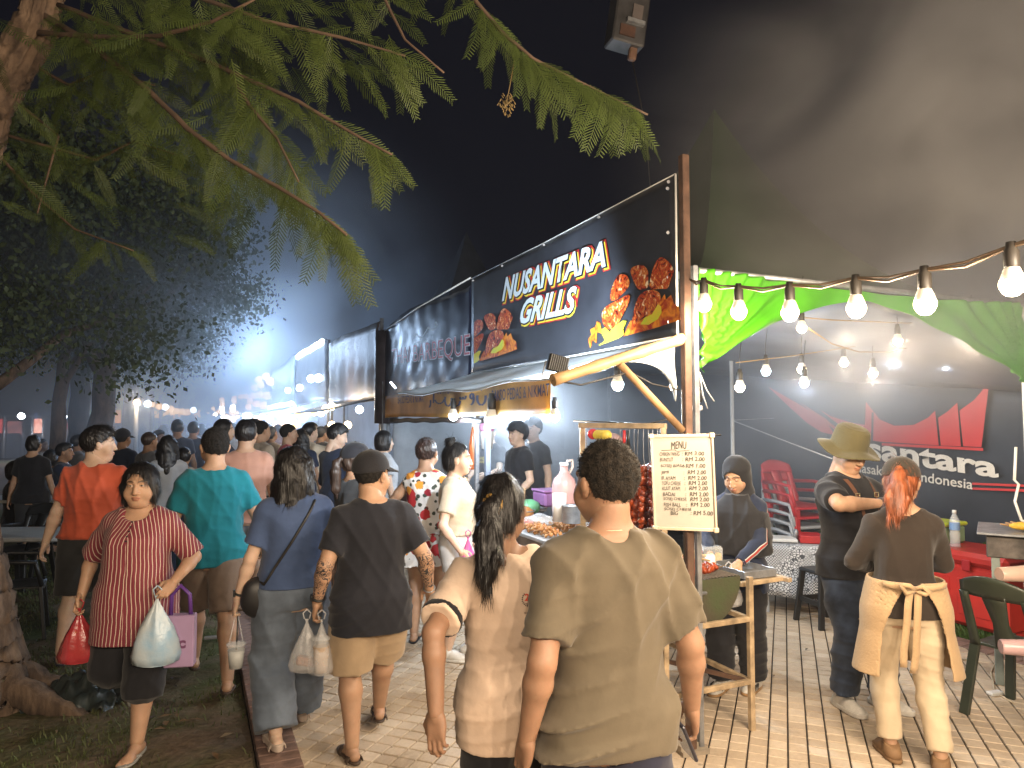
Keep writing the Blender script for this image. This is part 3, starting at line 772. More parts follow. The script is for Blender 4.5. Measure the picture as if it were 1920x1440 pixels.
        f.disp(folds(seed + 50, pants.get('amp', .007), .1, .9, horiz=pants.get('horiz', .6)))
        V, Q = f.net(); V = relax(V, Q, 1, .4); finish(V, Q, pants.get('name', 'trousers'), pants['m'])
    # footwear
    for s in (-1, 1):
        kn, an, toe = LG[s]; d = toe / np.linalg.norm(toe); side = np.cross(d, (0, 0, 1)); side = side / np.linalg.norm(side); up = np.cross(side, d)
        Mx = np.stack([side, d, up], 1); fx = np.array([1.0 if s > 0 else -1.0, 1, 1])
        def put(f, nm, m):
            V, Q = f.net()
            V = V * fx; Q = Q if s > 0 else Q[:, ::-1]
            finish(V @ Mx.T + an, Q, nm, m)
        if sh['kind'] in ('sandal', 'flipflop'):
            f = Fld((-.08, -.12, -.12), (.08, .22, .03), .005); t = sh.get('sole', .014)
            f.put(lambda x, y, z: np.maximum(np.sqrt((x / (.038 + .012 * np.clip(y / .12, 0, 1))) ** 2 + ((y - .05) / .142) ** 4) * .04 - .04, np.abs(z + .083 - t / 2 + .0) - t / 2), (-.06, -.1, -.11), (.06, .2, -.05))
            if sh['kind'] == 'sandal':
                for yy in sh.get('straps', (.10,)): f.put(lambda x, y, z: np.maximum(np.abs(np.sqrt((x / .046) ** 2 + ((z + .080) / .040) ** 2) * .043 - .043) - .004, np.abs(y - yy) - .020), (-.06, yy - .03, -.1), (.06, yy + .03, -.02), 0, cut=((0, 0, -.085), (0, 0, -1)))
            else:
                f.chain([(-.016, .142, -.072), (-.012, .10, -.040), (-.040, .03, -.075)], [.006, .006, .006]); f.chain([(-.012, .10, -.040), (.042, .035, -.075)], [.006, .006])
            put(f, 'sandal', sh['m'])
        elif sh['kind'] == 'shoe':
            f = Fld((-.08, -.12, -.10), (.08, .24, .06), .005)
            f.chain([(0, -.042, -.045), (0, .06, -.048), (-.004, .135, -.058)], [.042, .039, .030], .03); f.cone((0, -.012, .0), (0, -.02, -.04), .044, .044, .02)
            f.ell((-.003, .10, -.062), (.046, .085, .028), .02); f.cutpl((0, 0, .012), (0, -.3, 1)); f.cutpl((0, 0, -.074), (0, 0, -1))
            put(f, 'shoe', sh['m'])
            f = Fld((-.08, -.12, -.10), (.08, .24, -.04), .005); t = sh.get('sole', .02)
            f.put(lambda x, y, z: np.maximum(np.sqrt((x / (.046 + .008 * np.clip(y / .12, 0, 1))) ** 2 + ((y - .047) / .148) ** 4) * .045 - .045, np.abs(z + .083 - t / 2) - t / 2), (-.07, -.11, -.1), (.07, .21, -.04))
            put(f, 'sole', sh.get('m2', sh['m']))
    return info
def wpos(info, p):
    """world position of a local point of a built person"""
    r = info['root']; a = r.rotation_euler.z; p = np.asarray(p) * info['sc']
    return Vector((r.location.x + p[0] * math.cos(a) - p[1] * math.sin(a), r.location.y + p[0] * math.sin(a) + p[1] * math.cos(a), r.location.z + p[2]))
# ------------------------------------------------------------------ shared materials
def pos_mat(name, build):
    if name in _mc: return _mc[name]
    m = bpy.data.materials.new(name); m.use_nodes = True; nt = m.node_tree
    build(nt, nt.nodes['Principled BSDF'], nt.links.new); _mc[name] = m; return m
def _paver(nt, b, L):
    ge = _n(nt, 'ShaderNodeNewGeometry'); mp = _n(nt, 'ShaderNodeMapping')
    mp.vector_type = 'TEXTURE'
    mp.inputs['Rotation'].default_value = (0, 0, -ST_A - R(45) + R(90)); mp.inputs['Location'].default_value = (SO.x, SO.y, 0)
    L(ge.outputs['Position'], mp.inputs['Vector'])
    dv = _n(nt, 'ShaderNodeVectorMath', operation='SCALE'); dv.inputs[3].default_value = 10.0; L(mp.outputs[0], dv.inputs[0])
    fl = _n(nt, 'ShaderNodeVectorMath', operation='FLOOR'); L(dv.outputs[0], fl.inputs[0])
    sp = _n(nt, 'ShaderNodeSeparateXYZ'); cb = _n(nt, 'ShaderNodeCombineXYZ'); L(fl.outputs[0], sp.inputs[0]); L(sp.outputs[0], cb.inputs[0]); L(sp.outputs[1], cb.inputs[1])
    wn = _n(nt, 'ShaderNodeTexWhiteNoise'); L(cb.outputs[0], wn.inputs['Vector'])
    n1 = _n(nt, 'ShaderNodeTexNoise'); n1.inputs['Scale'].default_value = 1.1; n1.inputs['Detail'].default_value = 6; n1.inputs['Roughness'].default_value = .65; L(ge.outputs['Position'], n1.inputs['Vector'])
    n2 = _n(nt, 'ShaderNodeTexNoise'); n2.inputs['Scale'].default_value = 45; n2.inputs['Detail'].default_value = 4; L(ge.outputs['Position'], n2.inputs['Vector'])
    cr = _n(nt, 'ShaderNodeValToRGB'); e = cr.color_ramp.elements; e[0].color = (.44, .345, .25, 1); e[1].color = (.56, .46, .35, 1); e[0].position = .0
    k = cr.color_ramp.elements.new(.55); k.color = (.50, .40, .295, 1)
    L(wn.outputs['Value'], cr.inputs[0])
    r1 = _n(nt, 'ShaderNodeMapRange'); r1.inputs[1].default_value = .35; r1.inputs[2].default_value = .72; r1.inputs[3].default_value = 1.05; r1.inputs[4].default_value = .78; L(n1.outputs['Fac'], r1.inputs[0])
    r2 = _n(nt, 'ShaderNodeMapRange'); r2.inputs[3].default_value = .82; r2.inputs[4].default_value = 1.14; L(n2.outputs['Fac'], r2.inputs[0])
    n3 = _n(nt, 'ShaderNodeTexNoise'); n3.inputs['Scale'].default_value = 2.6; n3.inputs['Detail'].default_value = 7; n3.inputs['Roughness'].default_value = .7; n3.inputs['Distortion'].default_value = .8; L(ge.outputs['Position'], n3.inputs['Vector'])
    r3 = _n(nt, 'ShaderNodeMapRange'); r3.inputs[1].default_value = .56; r3.inputs[2].default_value = .70; r3.inputs[3].default_value = 1.0; r3.inputs[4].default_value = .66; L(n3.outputs['Fac'], r3.inputs[0])
    v3 = _n(nt, 'ShaderNodeTexVoronoi'); v3.inputs['Scale'].default_value = 7; L(ge.outputs['Position'], v3.inputs['Vector'])
    r4 = _n(nt, 'ShaderNodeMapRange'); r4.inputs[1].default_value = .05; r4.inputs[2].default_value = .10; r4.inputs[3].default_value = .62; r4.inputs[4].default_value = 1.0; L(v3.outputs['Distance'], r4.inputs[0])
    m0 = _n(nt, 'ShaderNodeMath', operation='MULTIPLY'); L(r3.outputs[0], m0.inputs[0]); L(r4.outputs[0], m0.inputs[1]); m9 = _n(nt, 'ShaderNodeMath', operation='MULTIPLY'); L(m0.outputs[0], m9.inputs[0]); L(r1.outputs[0], m9.inputs[1])
    m1 = _n(nt, 'ShaderNodeMath', operation='MULTIPLY'); L(m9.outputs[0], m1.inputs[0]); L(r2.outputs[0], m1.inputs[1])
    mx = _n(nt, 'ShaderNodeMix', data_type='RGBA', blend_type='MULTIPLY'); mx.inputs[0].default_value = 1; L(cr.outputs[0], mx.inputs[6]); L(m1.outputs[0], mx.inputs[7])
    L(mx.outputs[2], b.inputs['Base Color']); b.inputs['Roughness'].default_value = .62; b.inputs['Specular IOR Level'].default_value = .35
    bp = _n(nt, 'ShaderNodeBump'); bp.inputs['Strength'].default_value = .25; bp.inputs['Distance'].default_value = .004; L(n2.outputs['Fac'], bp.inputs['Height']); L(bp.outputs[0], b.inputs['Normal'])
M_TILE = pos_mat('paver_cream', _paver)
M_MORTAR = mat('mortar', (.045, .035, .026), rough=.95, var=.4, vscale=8, bump=.3)
M_BRICK = mat('paver_red', (.235, .145, .115), rough=.85, var=.35, vscale=9, bump=.35, bscale=90)
M_METAL_PAINT = mat('painted_steel', (.42, .31, .19), rough=.5, var=.35, vscale=12, bump=.1, spec=.5)
M_RUST = mat('brown_post', (.115, .062, .040), rough=.6, var=.4, vscale=9, bump=.15)
M_GALV = mat('galvanised', (.35, .36, .38), rough=.4, var=.3, vscale=10, metal=.6)
M_BLACKPL = mat('black_plastic', (.018, .018, .018), rough=.42, var=.2, vscale=8, spec=.5)
M_GREENPL = mat('dark_green_plastic', (.030, .038, .026), rough=.38, var=.2, vscale=6, spec=.5)
M_REDPL = mat('red_plastic', (.42, .018, .022), rough=.4, var=.15, vscale=5, spec=.5)
M_WHITEPL = mat('white_plastic', (.62, .62, .60), rough=.4, var=.12, vscale=5)
M_GREYPL = mat('grey_plastic', (.34, .35, .36), rough=.45, var=.12)
M_CLEAR = mat('clear_plastic', (.9, .93, .95), rough=.12, var=.02, trans=.0, alpha=.28, spec=.8)
M_BAG = mat('clear_bag', (.85, .85, .86), rough=.25, var=.05, alpha=.30, spec=.8, bump=.5, bscale=18)
M_CABLE = mat('black_cable', (.02, .018, .016), rough=.5)
M_BARK = mat('bark', (.20, .135, .090), rough=.95, var=.55, vscale=13, bump=1.0, bscale=30, stretch=(1, 1, .35), col2=(.045, .028, .020))
M_BARKR = mat('bark_reddish', (.15, .075, .050), rough=.9, var=.5, vscale=7, bump=.9, bscale=20, stretch=(1, 1, .4), col2=(.05, .028, .022))
M_TWIG = mat('twig', (.10, .062, .040), rough=.9, var=.3)
M_LEAF = mat('leaflet', (.080, .108, .024), rough=.55, var=.45, vscale=3, spec=.3, twosided_trans=.30, col2=(.028, .046, .012))
M_LEAFB = mat('leaf_far', (.045, .066, .026), rough=.7, var=.5, vscale=1.2, twosided_trans=.25, col2=(.070, .090, .040))
# ------------------------------------------------------------------ paving
GR = lambda s, r: S(s, r, 0)
RL, RR = -1.88, 3.05
pav = MB(); pav.poly([S(-9, -2.09, -.012), S(70, -2.09, -.012), S(70, 12, -.012), S(-9, 12, -.012)][::-1])
pavement = pav.build('pavement', M_MORTAR); tag(pavement, 'cream square paver walkway laid diagonally between lawn and stalls', 'pavement', kind='structure')
TU = (SU + SV).normalized(); TV = (SV - SU).normalized()
rs = np.random.RandomState(3); T0 = .1
cells = []
for i in range(-160, 400):
    for j in range(-260, 260):
        pc = SO + TU * (T0 * (i + .5)) + TV * (T0 * (j + .5)); d = pc - SO
        s_ = d.dot(SU); r_ = d.dot(SV)
        if -6 < s_ < 26 and RL - .045 < r_ < RR + .045: cells.append((pc.x, pc.y, s_, r_))
def scr(p):
    q = Vector(p) - Vector((0, 0, CAMH)); c, s = math.cos(PITCH), math.sin(PITCH)
    yy = q.y * c + q.z * s; zz = -q.y * s + q.z * c
    return (960 + F * q.x / yy, 720 - F * zz / yy, yy) if yy > .05 else (-9999, -9999, yy)
vis = []
for n_, (x, y, s_, r_) in enumerate(cells):
    a = scr((x, y, 0))
    if 20 < a[2] and False: pass
    if a[2] > 0 and 480 < a[0] < 1925 and 0 < a[1] < 1445 and not (870 < a[0] < 1255) and not (600 < a[0] < 735): vis.append((a[2], n_))
vis.sort(); single = {n_ for _, n_ in vis[:300]}
def tile_geo(x, y, rs, g=.0456):
    h = rs.uniform(-.0012, .0012); t = rs.uniform(-.0012, .0012, 2)
    cs = [(-1, -1), (1, -1), (1, 1), (-1, 1)]; g2 = g - .003
    V = []
    for a, b in cs: p = TU * (a * g2) + TV * (b * g2); V.append((p.x, p.y, h + t[0] * a + t[1] * b))
    for a, b in cs: p = TU * (a * g) + TV * (b * g); V.append((p.x, p.y, h + t[0] * a + t[1] * b - .0035))
    for a, b in cs: p = TU * (a * g) + TV * (b * g); V.append((p.x, p.y, -.02))
    return np.array(V)
QT = np.array([(3, 2, 1, 0)] + [(i, (i + 1) % 4, 4 + (i + 1) % 4, 4 + i) for i in range(4)] + [(4 + i, 4 + (i + 1) % 4, 8 + (i + 1) % 4, 8 + i) for i in range(4)])
tm = [npmesh('paver_tile', tile_geo(0, 0, rs), QT, False) for _ in range(12)]
for m_ in tm: m_.materials.append(M_TILE)
VV = []; QQ = []; k = 0
for n_, (x, y, s_, r_) in enumerate(cells):
    if n_ in single:
        o = link('paver_tile', tm[n_ % 12], None, pavement); o.location = (x, y, 0)
    else:
        VV.append(tile_geo(x, y, rs) + np.array([x, y, 0])); QQ.append(QT + k); k += 12
o = link('paver_tiles_beyond', npmesh('paver_tiles_beyond', np.concatenate(VV), np.concatenate(QQ), False), M_TILE, pavement); tag(o, kind='stuff'); o.name = 'paver_tile_field'
# border courses
bm_ = MB(); bm_.box((0, 0, -.028), (.094, .205, .064), bev=.004); brick_me = bm_.mesh('border_brick', [M_BRICK])
far = MB(); rzb = math.atan2(SU.y, SU.x); Mz = Matrix.Rotation(rzb, 3, 'Z')
for side, r_, n0, n1 in ((0, RL - .105, -40, 300), (1, RR + .105, -30, 120)):
    for i in range(n0, n1):
        c = S(i * .1, r_); a = scr(c)
        jit = rs.uniform(-.002, .002)
        if a[2] > 0 and -20 < a[0] < 1960 and 880 < a[1] < 1470:
            o = link('border_brick', brick_me, None, pavement); o.location = (c.x, c.y, .004 + jit); o.rotation_euler = (0, 0, rzb + rs.uniform(-.012, .012))
        else: far.box(Vector((c.x, c.y, -.024)), (.094, .205, .064), Mz)
tag(far.build('border_brick_row', M_BRICK, pavement), kind='stuff')
# ------------------------------------------------------------------ ground
def _soil(nt, b, L):
    ge = _n(nt, 'ShaderNodeNewGeometry')
    n1 = _n(nt, 'ShaderNodeTexNoise'); n1.inputs['Scale'].default_value = .9; n1.inputs['Detail'].default_value = 8; n1.inputs['Roughness'].default_value = .7; L(ge.outputs['Position'], n1.inputs['Vector'])
    n2 = _n(nt, 'ShaderNodeTexNoise'); n2.inputs['Scale'].default_value = 26; n2.inputs['Detail'].default_value = 6; L(ge.outputs['Position'], n2.inputs['Vector'])
    cr = _n(nt, 'ShaderNodeValToRGB'); e = cr.color_ramp.elements; e[0].position = .40; e[0].color = (.058, .070, .022, 1); e[1].position = .60; e[1].color = (.150, .108, .074, 1)
    L(n1.outputs['Fac'], cr.inputs[0])
    r2 = _n(nt, 'ShaderNodeMapRange'); r2.inputs[3].default_value = .45; r2.inputs[4].default_value = 1.5; L(n2.outputs['Fac'], r2.inputs[0])
    mx = _n(nt, 'ShaderNodeMix', data_type='RGBA', blend_type='MULTIPLY'); mx.inputs[0].default_value = 1; L(cr.outputs[0], mx.inputs[6]); L(r2.outputs[0], mx.inputs[7])
    L(mx.outputs[2], b.inputs['Base Color']); b.inputs['Roughness'].default_value = .95; b.inputs['Specular IOR Level'].default_value = .15
    bp = _n(nt, 'ShaderNodeBump'); bp.inputs['Strength'].default_value = .8; bp.inputs['Distance'].default_value = .02; L(n2.outputs['Fac'], bp.inputs['Height']); L(bp.outputs[0], b.inputs['Normal'])
M_SOIL = pos_mat('soil', _soil)
g = MB(); g.poly([(-300, -60, -.10), (300, -60, -.10), (300, 400, -.10), (-300, 400, -.10)]); tag(g.build('ground', M_SOIL), 'dark bare ground spreading out beyond the market', 'ground', kind='structure')
def gz(x, y):
    return (.018 * np.sin(2.1 * x + 1.3 * y) * np.sin(1.7 * y - .8 * x) + .010 * np.sin(6.3 * x + 2 * np.sin(3 * y)) * np.sin(5.1 * y + 1) + .005 * np.sin(17 * x + 3 * np.sin(9 * y)) * np.sin(15 * y))
n1, n2 = 130, 260
gs = np.linspace(-6, 18, n2); gr = np.concatenate([np.linspace(-12, -5, 40)[:-1], np.linspace(-5, -2.10, n1 - 39)])
SS, RRg = np.meshgrid(gs, gr, indexing='ij')
X = SO.x + SU.x * SS + SV.x * RRg; Y = SO.y + SU.y * SS + SV.y * RRg
Z = gz(X, Y) - .035 - .01 * (RRg > -2.2)
nr = len(gr); idx = np.arange(len(gs) * nr).reshape(len(gs), nr)
Q = np.stack([idx[:-1, :-1].ravel(), idx[:-1, 1:].ravel(), idx[1:, 1:].ravel(), idx[1:, :-1].ravel()], 1)
o = link('lawn', npmesh('lawn', np.stack([X.ravel(), Y.ravel(), Z.ravel()], 1), Q), M_SOIL); tag(o, 'worn lawn with bare trodden earth beside the walkway', 'lawn', kind='structure')
def blades(name, pts, hmin, hmax, m, seed=1, w=.004):
    r = np.random.RandomState(seed); n = len(pts); a = r.uniform(0, 6.283, n); h = r.uniform(hmin, hmax, n); ln = r.uniform(.1, .9, n) * h
    dx, dy = np.cos(a), np.sin(a); p = np.asarray(pts)
    V = np.zeros((n, 4, 3))
    V[:, 0] = p + np.stack([-dy * w, dx * w, 0 * h], 1); V[:, 1] = p + np.stack([dy * w, -dx * w, 0 * h], 1)
    V[:, 2] = p + np.stack([dx * ln * .4 + dy * w * .7, dy * ln * .4 - dx * w * .7, h * .65], 1); V[:, 3] = p + np.stack([dx * ln, dy * ln, h], 1)
    q = np.arange(n)[:, None] * 4 + np.array([[0, 1, 2, 3]])
    return link(name, npmesh(name, V.reshape(-1, 3), q), m)
M_GRASS = mat('grass_blade', (.085, .115, .030), rough=.7, var=.6, vscale=2.2, twosided_trans=.25, col2=(.10, .095, .035))
M_TURF = mat('turf_blade', (.075, .150, .020), rough=.6, var=.4, vscale=3, twosided_trans=.25, col2=(.05, .10, .015))
r = np.random.RandomState(5); N = 60000
s_ = r.uniform(-2, 9, N); r_ = r.uniform(-6.5, -2.12, N)
x = SO.x + SU.x * s_ + SV.x * r_; y = SO.y + SU.y * s_ + SV.y * r_
pat = np.sin(2.3 * x + 1.1 * np.sin(1.9 * y)) * np.sin(2.0 * y + 1.2 * np.sin(1.4 * x)) + .5 * np.sin(7 * x + 2 * np.sin(5 * y)) * np.sin(6 * y) + .35 * (s_ - 3) * .3 + r.normal(0, .35, N)
k = pat > .25
tag(blades('grass', np.stack([x[k], y[k], gz(x[k], y[k]) - .037], 1), .012, .05, M_GRASS, 2), 'short patchy grass growing on the worn lawn', 'grass', kind='stuff')
tb = MB(); tb.poly([S(-4, RR + .21, -.004), S(-4, 4.55, -.004), S(5, 4.55, -.004), S(5, RR + .21, -.004)]); tag(tb.build('turf_base', mat('turf_soil', (.035, .055, .014), rough=.95, var=.4)), 'strip of turf soil behind the red brick edging', 'turf', kind='structure')
N = 26000; s_ = r.uniform(-1.5, 4.2, N); r_ = r.uniform(RR + .215, 4.4, N)
tag(blades('turf_grass', np.stack([SO.x + SU.x * s_ + SV.x * r_, SO.y + SU.y * s_ + SV.y * r_, 0 * s_ - .004], 1), .02, .055, M_TURF, 4), 'bright green grass strip under the red cool box', 'grass', kind='stuff')
# leaf litter, sticks and pebbles on the lawn
lt = MB()
for i in range(170):
    s0 = r.uniform(-1.2, 5); r0 = r.uniform(-4.4, -2.15) if r.rand() > .08 else r.uniform(-2, 2); c = S(s0, r0); z = float(gz(c.x, c.y)) - .028 if r0 < -2.1 else .003
    a = r.uniform(0, 6.28); l = r.uniform(.012, .05); w = l * r.uniform(.25, .6); lt.cur = i % 3
    dx = Vector((math.cos(a), math.sin(a), r.uniform(-.2, .2))) * l; dy = Vector((-math.sin(a), math.cos(a), 0)) * w; c.z = z + .006
    lt._add([c - dx, c - dy * .8 + Vector((0, 0, .004)), c + dx, c + dy + Vector((0, 0, .007)), c + Vector((0, 0, .002))], [(0, 1, 4), (1, 2, 4), (2, 3, 4), (3, 0, 4)], True)
o = lt.build('leaf_litter', [mat('dry_leaf', (.20, .115, .05), var=.4), mat('dry_leaf_pale', (.30, .22, .13), var=.4), mat('dry_leaf_dark', (.06, .035, .02), var=.4)]); tag(o, 'fallen dry leaves scattered over lawn and walkway', 'leaf litter', kind='stuff')
# ------------------------------------------------------------------ near tree with feathery fronds
def tree_tube(mb, pts, rad, n=12, seed=0, rough=.06, st=4):
    rr_ = random.Random(seed); P_ = [Vector(p) for p in pts]
    out = []; ro = []
    for i in range(len(P_) - 1):
        for t in range(st):
            u = t / st; out.append(P_[i].lerp(P_[i + 1], u)); ro.append((rad[i] * (1 - u) + rad[i + 1] * u) * (1 + rr_.uniform(-rough, rough)))
    out.append(P_[-1]); ro.append(rad[-1])
    for i in range(1, len(out) - 1): out[i] = out[i] + Vector((rr_.uniform(-1, 1), rr_.uniform(-1, 1), rr_.uniform(-1, 1))) * ro[i] * .18 * 4 / st
    mb.tube(out, ro, n)
tree = empty('feathery_tree', 'large feathery-leaved tree leaning in from the left edge', 'tree', (-3.3, 4.55, 0))
TL = Vector((-3.3, 4.55, 0)); toL = lambda p: Vector(p) - TL
mb = MB(); trunk_pts = [(-3.36, 4.55, -.1), (-3.38, 4.55, .25), (-3.47, 4.52, .9), (-3.54, 4.45, 1.6), (-3.52, 4.3, 2.3), P(-95, 420, 4.1), P(-20, 200, 3.9), P(70, 40, 3.7), P(110, -120, 3.6)]
tree_tube(mb, [toL(p) for p in trunk_pts], [.34, .27, .21, .19, .17, .14, .11, .085, .07], 64, 1, .02, 22)
for a, L_, r0 in ((-.2, .75, .09), (.55, .6, .08), (-1.0, .6, .08), (-2.0, .5, .08), (1.6, .5, .07)):
    d = Vector((math.cos(a), math.sin(a), 0)); b0 = Vector((.02, 0, .16))
    tree_tube(mb, [b0, b0 + d * .25 + Vector((0, 0, -.08)), b0 + d * L_ * .7 + Vector((0, 0, -.17)), b0 + d * L_ + Vector((0, 0, -.23))], [r0 * 1.5, r0, r0 * .6, .015], 8, int(a * 10))
trk = mb.build('trunk', M_BARK, tree)
tv = trk.data.vertices; nv = np.zeros(len(tv) * 3); trk.data.vertices.foreach_get('co', nv); nv = nv.reshape(-1, 3); nn_ = np.array([v.normal for v in tv]); tx, ty, tz = nv.T; ta = np.arctan2(nn_[:, 1], nn_[:, 0])
dsp = .014 * np.sin(9 * ta + 3 * np.sin(2.2 * tz) + tz) * np.sin(5 * tz + 2 * np.sin(3 * ta)) + .010 * np.sin(21 * ta + 5 * np.sin(3.1 * tz)) * (.5 + .5 * np.sin(11 * tz + 4 * ta)) + .007 * np.sin(37 * ta + 17 * tz)
trk.data.vertices.foreach_set('co', (nv + nn_ * dsp[:, None]).ravel()); trk.data.update()
BR = {  # boughs: pixel column, row, distance
 'a': [(60, 60, 3.7), (190, 70, 3.4), (300, 68, 3.1), (400, 40, 2.9), (490, -8, 2.8)],
 'b': [(70, 20, 3.7), (150, 70, 3.5), (280, 170, 3.3), (350, 240, 3.1), (430, 300, 3.0), (520, 350, 2.9), (600, 400, 2.8), (650, 440, 2.75)],
 'c': [(110, 10, 3.6), (240, 60, 3.4), (400, 120, 3.2), (560, 190, 3.0), (660, 250, 2.9), (735, 290, 2.85)],
 'd': [(200, -60, 3.4), (360, -10, 3.1), (500, 40, 2.95), (640, 70, 2.9), (760, 105, 2.85)],
 'e': [(620, -160, 3.3), (700, -50, 3.0), (725, 5, 2.9), (760, 75, 2.8), (832, 136, 2.75)],
 'f': [(620, -160, 3.3), (800, -70, 3.0), (890, 0, 2.9), (940, 60, 2.85), (1000, 110, 2.8), (1060, 140, 2.8), (1130, 175, 2.8), (1215, 215, 2.8)],
 'g': [(60, 120, 3.9), (130, 160, 3.8), (200, 130, 3.6), (290, 160, 3.5)],
 'h': [(30, 190, 4.0), (110, 255, 3.9), (70, 400, 3.8)],
 'i': [(0, 250, 4.0), (180, 300, 3.9), (250, 265, 3.8), (330, 290, 3.7)],
 'j': [(420, 120, 3.3), (470, 200, 3.1), (520, 260, 3.0), (560, 340, 2.9)],
 'k': [(-30, 260, 4.2), (60, 360, 4.1), (140, 430, 4.0), (250, 470, 3.9)]}
fr_spots = []
rb = random.Random(11)
for key, pts in BR.items():
    mb = MB(); w = [P(*p) for p in pts]; n_ = len(w); r0 = {'a': .013, 'b': .015, 'c': .013, 'd': .011, 'e': .008, 'f': .009}.get(key, .008)
    tree_tube(mb, [toL(p) for p in w], [r0 * (1 - .8 * i / (n_ - 1)) + .002 for i in range(n_)], 7, hash(key) % 97 if False else ord(key), .05)
    mb.build('limb', M_TWIG, tree)
    if key in 'h': continue
    dens = {'a': 7, 'b': 9, 'c': 9, 'd': 9, 'e': 0, 'f': 7, 'g': 7, 'i': 7, 'j': 9, 'k': 7}[key]
    for i in range(n_ - 1):
        if key == 'f' and i < 2: dd = 3
        else: dd = dens
        for _ in range(int(dd * 1.15) + (4 if key == 'f' and i > 1 else 0)):
            u = rb.random(); p = w[i].lerp(w[i + 1], u); dr = (w[i + 1] - w[i]).normalized()
            fr_spots.append((p, dr, key, i))
def frond(L_, nl, wl, seed):
    r = np.random.RandomState(seed); V = []; Fq = []
    bend = r.uniform(-.25, .25); dro = r.uniform(.1, .5)
    def ax(t): return np.array([bend * L_ * t * t, L_ * t, -dro * L_ * t * t * .5])
    for i in range(nl):
        t = .06 + .94 * i / nl; p = ax(t); tn = ax(min(t + .05, 1.0)) - p; tn = tn / max(np.linalg.norm(tn), 1e-6)
        ll = wl * (1 - .55 * max(0, t - .55) / .45) * (.55 + .45 * min(1, t / .2)) * r.uniform(.9, 1.08); wd_ = L_ / nl * .27
        for sd in (-1, 1):
            o = np.array([sd * .74, .66, -.22 + r.uniform(-.1, .1)]); o /= np.linalg.norm(o)
            q = p + o * ll; b = len(V)
            V += [p - tn * wd_ * .5, p + tn * wd_ * .5, p + o * ll * .75 + tn * wd_, q, p + o * ll * .72 - tn * wd_ * .6]; Fq.append((b, b + 1, b + 2, b + 3)); Fq.append((b, b + 3, b + 4, b))
    for i in range(5):
        p, q = ax(i / 5), ax((i + 1) / 5); b = len(V); w_ = .0022 * (1 - i / 7)
        V += [p + [-w_, 0, .001], p + [w_, 0, .001], q + [w_, 0, .001], q + [-w_, 0, .001]]; Fq.append((b, b + 1, b + 2, b + 3))
    return np.array(V), [tuple(dict.fromkeys(f)) for f in Fq]
FR = [frond(L_, nl, wl, i) for i, (L_, nl, wl) in enumerate(((.26, 19, .052), (.30, 21, .056), (.22, 16, .048), (.28, 19, .062), (.24, 19, .046)))]
frm = []
for V, Fq in FR:
    me = bpy.data.meshes.new('frond'); me.from_pydata([tuple(v) for v in V], [], Fq); me.materials.append(M_LEAF); frm.append(me)
def frond_M(p, dr, key, rb):
    dn = {'f': .62, 'b': .62, 'j': .7, 'c': .5}.get(key, .45)
    d = Vector((rb.uniform(-.95, 1.1), rb.uniform(-.7, .6), rb.uniform(-.1, .35))) * (1.15 - dn * .6) + dr * rb.uniform(.1, .6) + Vector((0, 0, -dn - rb.uniform(-.1, .35)))
    d.normalize(); nrm = Vector((rb.uniform(-.7, .7), -1 + rb.uniform(-.4, .5), .35 + rb.uniform(-.3, .6))); x_ = d.cross(nrm).normalized(); z_ = x_.cross(d).normalized()
    return Matrix((x_, d, z_)).transposed()
rb.shuffle(fr_spots)
extra = []
for q in range(200):   # leaf mass further in
    p = P(rb.uniform(-30, 520), rb.gauss(150, 120), rb.uniform(3.2, 4.6)); extra.append((p, Vector((1, 0, 0)), 'x', 0))
for q in range(120):
    u = rb.random(); p = P(rb.uniform(150, 760) , rb.uniform(-40, 130), rb.uniform(2.9, 3.8)); extra.append((p, Vector((1, 0, 0)), 'x', 0))
def onscreen(p): a = scr(p); return -60 < a[0] < 1980 and -80 < a[1] < 700
fr_spots.sort(key=lambda q: (not onscreen(q[0]), scr(q[0])[2]))
FVs = []; FFs = []; k = 0
for n_, (p, dr, key, i) in enumerate(fr_spots + extra):
    M = frond_M(p, dr, key, rb); sc_ = rb.uniform(.7, 1.15) * (.92 if key == 'f' else 1.0); v_ = rb.randrange(5)
    if n_ < 300:
        o = link('frond', frm[v_], None, tree); o.matrix_local = Matrix.Translation(toL(p)) @ (M.to_4x4() @ Matrix.Scale(sc_, 4))
    else:
        V, Fq = FR[v_]; FVs.append((V * sc_) @ np.array(M).T + np.array(toL(p))); FFs += [tuple(a + k for a in f) for f in Fq]; k += len(V)
me = bpy.data.meshes.new('foliage'); me.from_pydata(np.concatenate(FVs).tolist(), [], FFs); tag(link('foliage', me, M_LEAF, tree), kind='stuff')
pod = MB()
for q in range(60):
    c = toL(P(950, 190, 2.82)) + Vector((rb.gauss(0, .014), rb.gauss(0, .014), rb.gauss(-.01, .018)))
    pod.tube([c, c + Vector((rb.uniform(-.01, .01), 0, -.012))], .0022, 4)
pod.tube([toL(P(965, 110, 2.84)), toL(P(958, 150, 2.82)), toL(P(950, 192, 2.82))], .0018, 5)
pod.build('seed_cluster', mat('seed', (.22, .15, .05), var=.4), tree)
